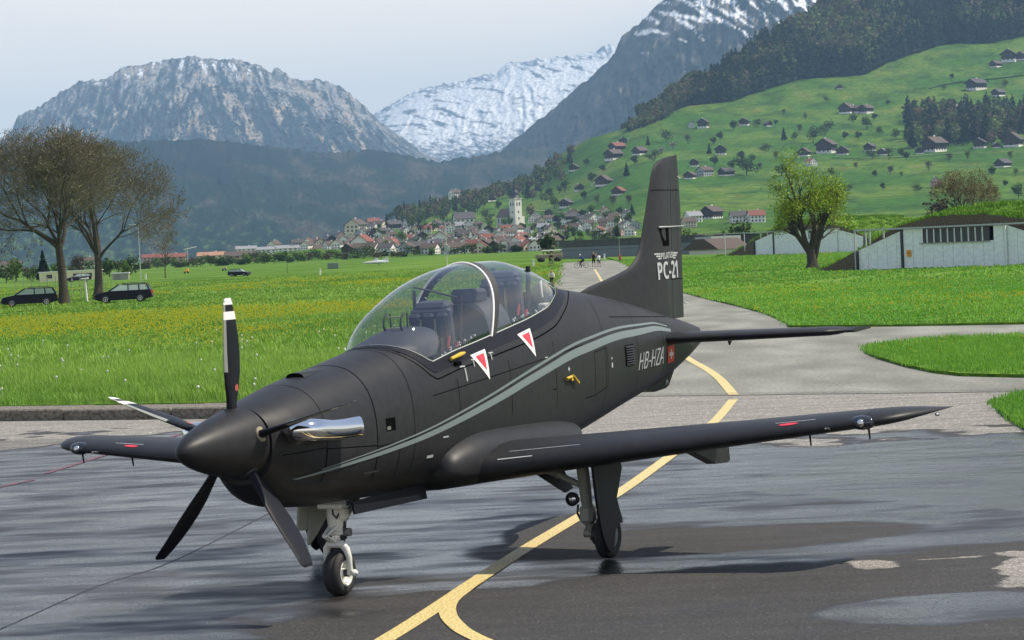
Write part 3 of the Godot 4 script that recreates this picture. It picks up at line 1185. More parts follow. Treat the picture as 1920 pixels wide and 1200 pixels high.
func cockpit(t: Node3D) -> void:
	var st := mb()
	# tub: floor, rear bulkhead, dividing coaming
	box(st, A(5.2, 0, 1.62), Vector3(0.86, 0.03, 3.1))
	part("cockpit_floor", st, M.seat_dark, t)
	st = mb()
	var rows := []
	for i in 13:
		var f := i / 12.0
		var row := PackedVector3Array()
		for j in 21:
			var a := lerpf(-1.45, 1.45, j / 20.0)
			var x := lerpf(3.27, 4.08 - 0.30 * pow(absf(a) / 1.45, 2.0), f)
			var w := minf(0.37, tab(OX, OW, x) * 0.94)
			var zt := lin([3.27, 3.6, 3.85, 4.08], [2.07, 2.17, 2.215, 2.20], x)
			var zl := minf(zt - 0.01, skin(x, open_angle(x)).z - 0.02)
			row.append(A(x, w * sin(a) / sin(1.45), lerpf(zl, zt, pow(cos(a), 0.75))))
		rows.append(row)
	grid(st, rows)
	part("glare_shield", st, M.cockpit_grey, t)
	st = mb()
	cap(st, rows[-1])
	box(st, A(3.98, 0, 1.85), Vector3(0.66, 0.5, 0.06))
	part("instrument_panel", st, M.seat_dark, t)
	st = mb()   # rear coaming with its box
	rows = []
	for i in 7:
		var f := i / 6.0
		var row := PackedVector3Array()
		for j in 17:
			var a := lerpf(-1.5, 1.5, j / 16.0)
			var x := lerpf(5.0, 5.50, f)
			row.append(A(x, 0.33 * sin(a), lerpf(1.95, lerpf(2.36, 2.42, f), pow(cos(a), 0.7))))
		rows.append(row)
	grid(st, rows)
	cap(st, rows[0])
	cap(st, rows[-1])
	bevel_box(st, A(5.27, 0.0, 2.43), Vector3(0.26, 0.14, 0.30), 0.03)
	part("rear_coaming", st, M.cockpit_grey, t)
	# head-up display: two curved brackets joined by bars
	for y in [-0.085, 0.085]:
		st = mb()
		tube(st, [A(3.72, y, 2.15), A(3.66, y, 2.22), A(3.68, y, 2.29), A(3.74, y, 2.335)], [0.012, 0.010, 0.009], 6)
		part("display_bracket", st, M.hose_black, t)
		st = mb()
		tube(st, [A(3.82, y, 2.15), A(3.80, y, 2.22), A(3.80, y, 2.33)], [0.010, 0.008], 6)
		part("display_bracket", st, M.hose_black, t)
	for z in [2.20, 2.30]:
		st = mb()
		tube(st, [A(3.70, -0.085, z), A(3.70, 0.085, z)], [0.006], 5)
		part("display_bar", st, M.strap_tan, t)
	# two ejection seats
	for k in 2:
		var x0 := 4.47 if k == 0 else 6.02
		var up := 0.0 if k == 0 else 0.235
		st = mb()
		bevel_box(st, A(x0 + 0.03, 0, 2.0 + up), Vector3(0.40, 0.70, 0.10), 0.02, Basis(Vector3.RIGHT, 0.18))
		var seat := part("ejection_seat", st, M.seat_grey, t, "front ejection seat" if k == 0 else "rear ejection seat")
		for y in [-0.14, 0.0, 0.14]:
			st = mb()
			bevel_box(st, A(x0 - 0.045, y, 2.02 + up), Vector3(0.125, 0.58, 0.06), 0.025, Basis(Vector3.RIGHT, 0.18))
			part("back_cushion", st, M.seat_grey, seat)
		st = mb()
		bevel_box(st, A(x0 + 0.04, 0, 2.33 + up), Vector3(0.34, 0.16, 0.18), 0.035, Basis(Vector3.RIGHT, 0.18))
		part("headrest", st, M.seat_grey, seat)
		for y in [-0.19, 0.19]:
			st = mb()
			tube(st, [A(x0 + 0.10, y, 1.65 + up), A(x0 + 0.22, y, 2.44 + up)], [0.025], 6)
			part("seat_rail", st, M.seat_dark, seat)
		for y in [-0.07, 0.07]:
			st = mb()
			tube(st, [A(x0 - 0.09, y, 2.25 + up), A(x0 - 0.12, y * 1.2, 2.0 + up), A(x0 - 0.16, y * 1.7, 1.82 + up)], [0.014], 5)
			part("harness_strap", st, M.strap_tan, seat)
		st = mb()
		tube(st, [A(x0 - 0.22, 0.25, 1.98 + up), A(x0 - 0.20, 0.26, 2.09 + up)], [0.014], 6)
		part("red_handle", st, M.handle_red, seat)
		st = mb()
		tube(st, [A(x0 - 0.08, 0.27, 1.96 + up), A(x0 - 0.07, 0.27, 2.03 + up)], [0.02], 6)
		part("red_handle", st, M.handle_red, seat)
		# side console with switches
		st = mb()
		for i in 16:
			var q := Vector3(x0 - 0.62 + 0.052 * i + rng.randf_range(-0.01, 0.01), rng.randf_range(0.27, 0.36), 1.86 + up + 0.012 * i * (1.0 if k == 0 else 0.6) + rng.randf_range(-0.02, 0.03))
			bevel_box(st, A(q.x, q.y, q.z), Vector3(0.05, rng.randf_range(0.03, 0.08), 0.04), 0.008)
		part("side_console", st, M.dark_grey, t).set_meta("kind", "stuff")
		st = mb()
		for i in 9:
			ball(st, A(x0 - 0.55 + 0.09 * i, rng.randf_range(0.28, 0.36), 1.93 + up + 0.018 * i * (1.0 if k == 0 else 0.6)), 0.014, 6)
		part("console_knob", st, M.gear_white, t).set_meta("kind", "stuff")
	st = mb()   # mirror post and brace by the front seat
	tube(st, [A(4.50, -0.20, 2.05), A(4.53, -0.20, 2.52)], [0.022, 0.016], 6)
	part("mirror_post", st, M.hose_black, t)
	st = mb()
	tube(st, [A(4.53, -0.20, 2.55), A(5.0, 0.0, 2.43)], [0.01], 6)
	part("canopy_brace", st, M.hose_black, t)
	st = mb()
	ball(st, A(6.72, 0.10, 2.40), 0.115, 14, Vector3(1.0, 1.0, 0.5))
	part("rear_bottle", st, M.strap_tan, t)
	st = mb()
	bevel_box(st, A(6.62, 0.17, 2.26), Vector3(0.08, 0.09, 0.18), 0.015)
	part("white_canister", st, M.gear_white, t)
	st = mb()
	tube(st, [A(6.6, 0.16, 2.36), A(6.62, 0.14, 2.5), A(6.72, 0.1, 2.52)], [0.012], 6)
	part("white_hose", st, M.gear_white, t)
	# frames
	part("canopy_rail", rim_strip(-0.012, 0.085, 0.004), M.blade_black, t)
	part("rail_edge", rim_strip(-0.012, -0.005, 0.007), M.letter_grey, t)
	part("panel_seam", rim_strip(0.125, 0.133, 0.003), M.seam_black, t)
	for hb in [[-0.005, 0.028, "white_paint", 0.007], [0.03, 0.155, "dark_grey", 0.005], [0.032, 0.13, "hose_black", -0.02]]:
		st = mb()
		rows = []
		for e in 3:
			var row := PackedVector3Array()
			for j in 61:
				var a := lerpf(-PI / 2, PI / 2, j / 60.0)
				row.append(canopy_pt(hoop_x(a) + lerpf(hb[0], hb[1], e / 2.0) * (0.8 + 0.4 * cos(a)), a, hb[3]))
			rows.append(row)
		grid(st, rows)
		part("canopy_hoop", st, M[hb[2]], t)
	st = mb()
	var edge := []
	for j in 41:
		var a := lerpf(-PI / 2, PI / 2, j / 40.0)
		edge.append(canopy_pt(hoop_x(a) + 0.006, a, 0.006))
	tube(st, edge, [0.012], 6)
	part("hoop_seal", st, M.white_paint, t)
	st = mb()
	for j in 9:
		var a := lerpf(-1.45, -0.4, j / 8.0)
		var p := canopy_pt(hoop_x(a) + 0.08, a, -0.026)
		ball(st, p, 0.009 if j % 3 else 0.02, 6)
	part("hoop_rivet", st, M.bare_metal, t).set_meta("kind", "stuff")
	# glass in two pieces
	for k in 2:
		rows = []
		for i in 33:
			var f := i / 32.0
			var row := PackedVector3Array()
			for j in 41:
				var a := lerpf(-PI / 2, PI / 2, j / 40.0)
				var x := lerpf(3.19, hoop_x(a), pow(f, 1.4)) if k == 0 else lerpf(hoop_x(a), 7.21, 1.0 - pow(1.0 - f, 1.4))
				row.append(canopy_pt(x, a))
			rows.append(row)
		st = mb()
		grid(st, rows)
		part("windscreen" if k == 0 else "rear_canopy", st, M.canopy_glass, t, "curved windscreen ahead of the white hoop" if k == 0 else "clear canopy behind the hoop")

# ------------------------------------------------------------------ landing gear
func undercarriage(t: Node3D) -> void:
	var n := Node3D.new()
	n.name = "nose_gear"
	t.add_child(n)
	var wc := G(2.40, 0.02, 0.178)
	wheel(n, wc, 0.19, 0.155, M.gear_white)
	var st := mb()
	tube(st, [G(2.44, 0, 0.84), G(2.41, 0, 0.66), G(2.405, 0, 0.535)], [0.085, 0.075, 0.06], 16)
	lathe(st, G(2.40, 0, 0.535), Vector3(0, -1, 0), [[0, 0.066], [0.03, 0.066], [0.035, 0.05]], 16)
	bevel_box(st, G(2.36, 0.0, 0.755), Vector3(0.23, 0.05, 0.12), 0.012)
	bevel_box(st, G(2.43, 0.02, 0.68), Vector3(0.16, 0.13, 0.13), 0.03)
	part("shock_strut", st, M.gear_white, n)
	st = mb()
	tube(st, [G(2.405, 0, 0.54), G(2.40, 0, 0.43)], [0.036], 16)
	part("oleo_piston", st, M.chrome, n)
	st = mb()   # torque links meeting in front
	for y in [-0.035, 0.035]:
		tube(st, [G(2.38, y * 0.9, 0.585), G(2.215, y * 0.5, 0.515)], [0.016, 0.011], 6)
		tube(st, [G(2.215, y * 0.5, 0.51), G(2.385, y * 0.9, 0.435)], [0.011, 0.016], 6)
	ball(st, G(2.21, 0, 0.512), 0.022, 8)
	part("torque_link", st, M.gear_white, n)
	st = mb()   # fork, arched over the tyre
	bevel_box(st, G(2.39, 0.0, 0.425), Vector3(0.15, 0.055, 0.10), 0.015)
	tube(st, [G(2.39, 0.05, 0.43), G(2.385, 0.105, 0.385), G(2.385, 0.128, 0.31), G(2.39, 0.128, 0.24), G(2.40, 0.122, 0.178)], [0.034, 0.032, 0.027, 0.025, 0.026], 8)
	tube(st, [G(2.39, -0.05, 0.43), G(2.385, -0.085, 0.385), G(2.39, -0.092, 0.28), G(2.40, -0.09, 0.178)], [0.034, 0.032, 0.025, 0.024], 8)
	tube(st, [G(2.40, -0.11, 0.178), G(2.40, 0.155, 0.178)], [0.022], 12)
	lathe(st, G(2.40, 0.15, 0.178), Vector3(1, 0, 0), [[0, 0.03], [0.03, 0.03], [0.032, 0.016], [0.045, 0.016], [0.045, 0.0]], 8)
	tube(st, [G(2.37, 0.04, 0.44), G(2.36, 0.06, 0.475)], [0.014, 0.008], 6)
	part("wheel_fork", st, M.gear_white, n)
	st = mb()
	tube(st, [G(2.33, 0.02, 0.74), G(2.30, 0.04, 0.69), G(2.34, 0.05, 0.65), G(2.38, 0.06, 0.70), G(2.40, 0.06, 0.77)], [0.009], 6)
	part("brake_hose", st, M.hose_black, n)
	st = mb()
	tube(st, [G(2.44, 0.06, 0.66), G(2.46, 0.07, 0.56), G(2.42, 0.06, 0.50)], [0.007], 6)
	part("brake_hose", st, M.hose_black, n)
	st = mb()
	tube(st, [G(2.5, 0.03, 0.62), G(2.85, 0.02, 0.82)], [0.03, 0.024], 10)
	part("retraction_jack", st, M.gear_grey, n)
	st = mb()
	tube(st, [G(2.46, -0.05, 0.60), G(2.50, -0.05, 0.80)], [0.016], 8)
	part("retraction_jack", st, M.gear_grey, n)
	for d in [[0.245, [Vector2(2.26, 0.80), Vector2(3.62, 0.82), Vector2(3.63, 0.682), Vector2(2.28, 0.69)]], [-0.235, [Vector2(2.20, 0.80), Vector2(2.42, 0.80), Vector2(2.42, 0.60), Vector2(2.34, 0.545), Vector2(2.20, 0.56)]], [-0.215, [Vector2(2.36, 0.80), Vector2(2.72, 0.80), Vector2(2.66, 0.62), Vector2(2.50, 0.49), Vector2(2.38, 0.415), Vector2(2.36, 0.43)]]]:
		st = mb()
		var y: float = d[0]
		extrude(st, PackedVector2Array(d[1]), func(u, v, w): return G(u, y + w + (0.80 - v) * 0.10 * signf(y), v), -0.009, 0.009)
		part("nose_gear_door", st, M.blade_black if y > 0 else M.gear_grey, n)
	for s in [1.0, -1.0]:
		var m := Node3D.new()
		m.name = "main_gear" if s > 0 else "main_gear_001"
		t.add_child(m)
		wheel(m, G(4.92, s * 1.44, 0.208), 0.212, 0.125, M.stripe_grey, true)
		st = mb()
		tube(st, [G(4.72, s * 1.30, 0.90), G(4.78, s * 1.295, 0.66), G(4.82, s * 1.295, 0.46)], [0.058, 0.056, 0.052], 14)
		bevel_box(st, G(4.83, s * 1.29, 0.41), Vector3(0.13, 0.17, 0.14), 0.03)
		tube(st, [G(4.84, s * 1.28, 0.36), G(4.90, s * 1.31, 0.235)], [0.05, 0.042], 10)
		tube(st, [G(4.90, s * 1.22, 0.228), G(4.90, s * 1.40, 0.228)], [0.04], 12)
		part("gear_leg", st, M.gear_grey, m)
		st = mb()
		tube(st, [G(4.76, s * 0.82, 0.85), G(4.78, s * 1.04, 0.775)], [0.028, 0.03], 8)
		tube(st, [G(4.78, s * 1.02, 0.78), G(4.80, s * 1.28, 0.665)], [0.034, 0.026], 8)
		ball(st, G(4.78, s * 1.035, 0.776), 0.042, 10)
		part("side_brace", st, M.gear_grey, m)
		st = mb()
		ball(st, G(4.79, s * 1.175, 0.555), 0.058, 14)
		var lamp := part("taxi_lamp", st, M.lamp_lens, m)
		st = mb()
		lathe(st, G(4.765, s * 1.175, 0.555), Vector3(0, 0, 1), [[-0.05, 0.02], [-0.03, 0.055], [0.02, 0.066], [0.03, 0.062]], 16)
		part("lamp_housing", st, M.dark_grey, lamp)
		st = mb()
		tube(st, [G(4.80, s * 1.21, 0.50), G(4.80, s * 1.20, 0.42), G(4.84, s * 1.21, 0.36)], [0.012], 6)
		lathe(st, G(4.90, s * 1.325, 0.22), Vector3(s, 0, 0), [[0, 0.02], [0, 0.10], [0.04, 0.11], [0.04, 0.02]], 20)
		for i in 4:
			ball(st, G(4.82 + 0.03 * i, s * (1.26 + 0.006 * i), 0.34 - 0.055 * i), 0.016, 6)
		part("brake_unit", st, M.hose_black, m).set_meta("kind", "stuff")
		st = mb()   # outer door with a waist, hung on the leg
		var poly := PackedVector2Array([Vector2(4.46, 0.95), Vector2(5.10, 0.92), Vector2(5.13, 0.80), Vector2(5.03, 0.64), Vector2(4.97, 0.55), Vector2(5.01, 0.45), Vector2(5.06, 0.36), Vector2(5.07, 0.305), Vector2(5.02, 0.315), Vector2(4.95, 0.30), Vector2(4.89, 0.25), Vector2(4.86, 0.17), Vector2(4.83, 0.09), Vector2(4.76, 0.07), Vector2(4.69, 0.11), Vector2(4.63, 0.19), Vector2(4.58, 0.30), Vector2(4.54, 0.44), Vector2(4.51, 0.60)])
		extrude(st, poly, func(u, v, d): return G(u, s * (1.515 + d - 0.02 * (v - 0.5)), v), -0.012, 0.012)
		part("main_gear_door", st, M.blade_black, m)
		st = mb()
		extrude(st, PackedVector2Array([Vector2(4.5, 0.86), Vector2(5.2, 0.86), Vector2(5.1, 0.62), Vector2(4.9, 0.60)]), func(u, v, d): return G(u, s * (0.86 + d + (0.86 - v) * 0.7), v), -0.01, 0.01)
		part("inner_gear_door", st, M.matt_black_paint, m)

# ------------------------------------------------------------------ ground sheets
func sheet(st: SurfaceTool, poly: Array, y: float, lip := 0.0) -> void:
	var p := PackedVector2Array()
	for v in poly:
		p.append(Vector2(v[0], v[1]))
	var idx := Geometry2D.triangulate_polygon(p)
	flat(st)
	for i in range(0, idx.size(), 3):
		var a := Vector3(p[idx[i]].x, y, p[idx[i]].y)
		var b := Vector3(p[idx[i + 1]].x, y, p[idx[i + 1]].y)
		var c := Vector3(p[idx[i + 2]].x, y, p[idx[i + 2]].y)
		if (b - a).cross(c - a).y > 0:
			tri(st, a, c, b)
		else:
			tri(st, a, b, c)
	if lip > 0.0:
		for i in p.size():
			var a := Vector3(p[i].x, y, p[i].y)
			var b := Vector3(p[(i + 1) % p.size()].x, y, p[(i + 1) % p.size()].y)
			quad(st, a, b, b - Vector3(0, lip, 0), a - Vector3(0, lip, 0))

const KERB0 := Vector2(-60.0, -78.07)     # foot of the kerb, running towards the taxiway
const KERB1 := Vector2(0.2, -45.50)
var field_left := [[-58.0, -79.2], [-0.8, -48.15], [0.1, -47.5], [0.6, -52.0], [0.45, -60.0], [1.1, -95.0], [2.43, -158.21], [3.69, -214.8], [6.29, -334.9], [8.2, -420.0], [9.0, -470.0], [9.0, -1000.0], [-600.0, -1000.0], [-600.0, -380.0]]
var field_right := [[8.30, -80.9], [8.6, -84.0], [8.95, -95.0], [8.95, -106.0], [8.75, -120.0], [8.71, -134.4], [9.6, -175.0], [11.52, -242.9], [13.2, -318.0], [15.0, -420.0], [17.0, -1000.0], [800.0, -1000.0], [800.0, -60.0], [40.0, -62.0], [22.0, -71.2], [14.24, -74.85], [11.32, -77.4], [9.4, -79.6]]
var island := [[40.0, -53.5], [12.68, -66.73], [11.07, -66.7], [9.8, -66.1], [8.76, -65.24], [8.35, -64.0], [8.12, -62.0], [8.02, -59.0], [8.04, -55.3], [8.2, -52.6], [8.47, -51.1], [9.4, -49.66], [40.0, -32.0]]
var verge := [[9.9, -45.2], [8.35, -44.2], [7.9, -43.4], [7.55, -42.2], [7.36, -41.0], [7.22, -39.6], [7.05, -37.4], [6.9, -34.0], [9.0, -30.0], [40.0, -20.0], [40.0, -28.5]]

func inside(poly: Array, x: float, z: float) -> bool:
	var c := false
	var j := poly.size() - 1
	for i in poly.size():
		if (poly[i][1] > z) != (poly[j][1] > z) and x < (poly[j][0] - poly[i][0]) * (z - poly[i][1]) / (poly[j][1] - poly[i][1]) + poly[i][0]:
			c = not c
		j = i
	return c

func ground() -> void:
	# the valley floor under everything
	var gm := mat("meadow", Color(1, 1, 1), 0.95)
	gm.metallic_specular = 0.2
	var tex := noise_tex(0.03, 21, Color(0.265, 0.385, 0.135), Color(0.47, 0.58, 0.225), 512, 6, 0.2, 0.8)
	tri_mat(gm, tex, 5.0, true, bump_tex(0.09, 22), 6.0)
	gm.detail_enabled = true
	gm.detail_blend_mode = BaseMaterial3D.BLEND_MODE_MUL
	gm.detail_uv_layer = BaseMaterial3D.DETAIL_UV_2
	gm.uv2_triplanar = true
	gm.uv2_world_triplanar = true
	gm.uv2_scale = Vector3.ONE / 90.0
	gm.detail_albedo = noise_tex(0.012, 23, Color(0.74, 0.82, 0.66), Color(1, 1, 1), 256, 4, 0.25, 0.75)
	var st := mb()
	sheet(st, [[-9000, 60], [9000, 60], [9000, -16000], [-9000, -16000]], -0.08)
	structure("valley_floor", st, gm, "flat green valley floor under the airfield")
	st = mb()
	sheet(st, field_left, 0.17, 0.24)
	structure("left_field", st, gm, "flowering meadow left of the taxiway")
	st = mb()
	sheet(st, field_right, 0.06, 0.12)
	structure("right_field", st, gm, "bright green meadow right of the taxiway")
	st = mb()
	sheet(st, island, 0.06, 0.12)
	structure("grass_island", st, gm, "grass island between the two paved strips")
	st = mb()
	sheet(st, verge, 0.06, 0.12)
	structure("grass_verge", st, gm, "grass verge at the right edge of the apron")
	# dry taxiway and the strip that crosses it
	var am := mat("dry_asphalt", Color(1, 1, 1), 0.88)
	tri_mat(am, noise_tex(0.05, 31, Color(0.46, 0.462, 0.425), Color(0.57, 0.572, 0.53), 512, 6), 3.0, true, bump_tex(0.2, 32), 0.8)
	am.detail_enabled = true
	am.detail_blend_mode = BaseMaterial3D.BLEND_MODE_MUL
	am.detail_uv_layer = BaseMaterial3D.DETAIL_UV_2
	am.uv2_triplanar = true
	am.uv2_world_triplanar = true
	am.uv2_scale = Vector3(1, 1, 0.35) / 14.0
	am.detail_albedo = noise_tex(0.02, 33, Color(0.80, 0.80, 0.80), Color(1, 1, 1), 256, 5, 0.2, 0.75)
	st = mb()
	sheet(st, [[-0.6, -49.9], [2.2, -49.3], [8.61, -45.6], [60.0, -16.6], [60.0, -66.0], [22.0, -80.0], [9.6, -86.0], [9.8, -106.0], [10.2, -175.0], [12.3, -243.0], [13.4, -318.0], [14.2, -352.0], [6.6, -352.0], [5.4, -335.0], [3.2, -214.0], [1.9, -158.0], [0.4, -95.0], [-0.2, -60.0]], -0.004)
	structure("taxiway", st, am, "dry grey taxiway leading away to the hangar")
	# the apron: dry concrete-grey asphalt below, and the part seen close up with its own wet and dry areas
	st = mb()
	sheet(st, [[-70, 40], [60, 40], [60, -16.7], [8.61, -45.7], [2.2, -49.4], [-0.7, -50.0], [-70, -84.5]], -0.03)
	structure("apron_base", st, am, "asphalt apron around and behind the viewpoint")
	wet_sheet("apron", -7.0, 7.0, -16.0, -31.0, 1.0)
	wet_sheet("apron", -14.0, 14.0, -31.0, -62.0, 2.0)
	# drainage joint along the edge of the apron
	st = mb()
	for k in [[0.0, 0.10], [0.62, 0.05]]:
		var a := Vector2(1.4, -49.75 - k[0])
		var b := Vector2(11.0, -44.15 - k[0])
		var nv: Vector2 = (b - a).orthogonal().normalized() * k[1]
		sheet(st, [[a.x, a.y], [b.x, b.y], [b.x + nv.x, b.y + nv.y], [a.x + nv.x, a.y + nv.y]], 0.010)
	structure("drain_joint", st, mat("joint_tar", Color(0.02, 0.02, 0.02), 0.6), "dark joint between apron and taxiway")
	# kerb of separate concrete stones
	var km := mat("kerb_concrete", Color(1, 1, 1), 0.9)
	tri_mat(km, noise_tex(0.03, 41, Color(0.30, 0.27, 0.23), Color(0.50, 0.48, 0.44), 512, 6, 0.2, 0.75), 1.6, true, bump_tex(0.1, 42), 1.5)
	var kerb := Node3D.new()
	kerb.name = "kerb"
	add_child(kerb)
	kerb.set_meta("kind", "structure")
	kerb.set_meta("label", "low concrete kerb along the edge of the left meadow")
	var dir := (KERB1 - KERB0).normalized()
	var total := (KERB1 - KERB0).length()
	var nrm := Vector2(dir.y, -dir.x)
	if nrm.y > 0:
		nrm = -nrm
	var pos := 0.0
	while pos < total - 0.5:
		var l := rng.randf_range(2.1, 2.5)
		var c := KERB0 + dir * (pos + l * 0.5) + nrm * 0.55
		st = mb()
		bevel_box(st, Vector3.ZERO, Vector3(l - 0.02, 0.34, 1.1), 0.025, Basis(Vector3.RIGHT, rng.randf_range(-0.01, 0.01)))
		var o := part("kerb_stone", st, km, kerb)
		o.position = Vector3(c.x, 0.035 + rng.randf_range(-0.008, 0.008), c.y)
		o.rotation.y = -dir.angle()
		pos += l

func lobe(x: float, z: float, c: Vector2, r: Vector2, turn: float) -> float:
	# 1 at the middle of an oval, 0 on its edge, negative outside
	var d := (Vector2(x, z) - c).rotated(-turn)
	return 1.0 - sqrt(d.x * d.x / (r.x * r.x) + d.y * d.y / (r.y * r.y))

func wetness(x: float, z: float, n1: float, n2: float) -> float:
	# 0 dry, 1 film of water
	var w := 0.80
	# damp brown-grey asphalt in front and to the right of the wheels
	var k := (x + 1.95) * 0.30 + (z + 22.35) * 1.0          # nearer than the line past the nose wheel
	w = lerpf(w, 0.36, smoothstep(-0.12, 0.18, k + n1 * 0.35) * smoothstep(-2.2, -1.4, x + n1))
	w = lerpf(w, 0.34, smoothstep(-0.05, 0.14, lobe(x, z, Vector2(1.6, -25.7), Vector2(2.3, 1.15), -0.15) + n1 * 0.16))
	w = lerpf(w, 0.36, smoothstep(-0.05, 0.14, lobe(x, z, Vector2(0.42, -27.3), Vector2(0.55, 1.5), 0.25) + n1 * 0.12))
	w = lerpf(w, 0.86, smoothstep(0.0, 0.25, lobe(x, z, Vector2(3.3, -20.4), Vector2(1.5, 0.9), 0.0) + n1 * 0.4))
	# sheet of water out to the right
	w = lerpf(w, 1.0, smoothstep(0.0, 0.3, lobe(x, z, Vector2(5.4, -31.5), Vector2(3.4, 6.5), -0.25) + n1 * 0.4))
	# drier streaks
	w = maxf(minf(w, 0.30), w - 0.15 * smoothstep(0.08, 0.42, n2))
	w += 0.14 * smoothstep(0.1, 0.4, -n2)
	# dry patches
	for p in [[3.02, -23.25, 0.34, 0.52, -0.5], [4.25, -22.3, 0.45, 1.15, 0.15], [3.55, -23.4, 0.5, 0.07, -0.1]]:
		w = lerpf(w, 0.0, smoothstep(0.0, 0.16, lobe(x, z, Vector2(p[0], p[1]), Vector2(p[2], p[3]), p[4]) + n1 * 0.9 + n2 * 0.5))
	# along the kerb and towards the taxiway the ground has dried
	var e := (z - (-48.9 + 0.545 * (x + 6.0)))               # metres in front of the kerb line
	if x < 0.5:
		w = lerpf(w, 0.0, smoothstep(5.0, 3.6, e + n1 * 3.0 + maxf(0.0, x + 6.2) * 2.2))
	else:
		w = lerpf(w, 0.0, smoothstep(5.2, 3.0, e - 2.4 + n1 * 4.5 + absf(x - 2.6) * 0.5))
		w = lerpf(w, 0.0, smoothstep(0.9, 0.2, e - 4.0 + n1 * 0.6 + 0.0 * x) * smoothstep(7.2, 6.0, x))
	w = lerpf(w, 0.12, smoothstep(0.0, 0.2, lobe(x, z, Vector2(-8.4, -44.0), Vector2(1.3, 1.6), 0.3) + n1 * 0.3))
	return clampf(w, 0.0, 1.0)

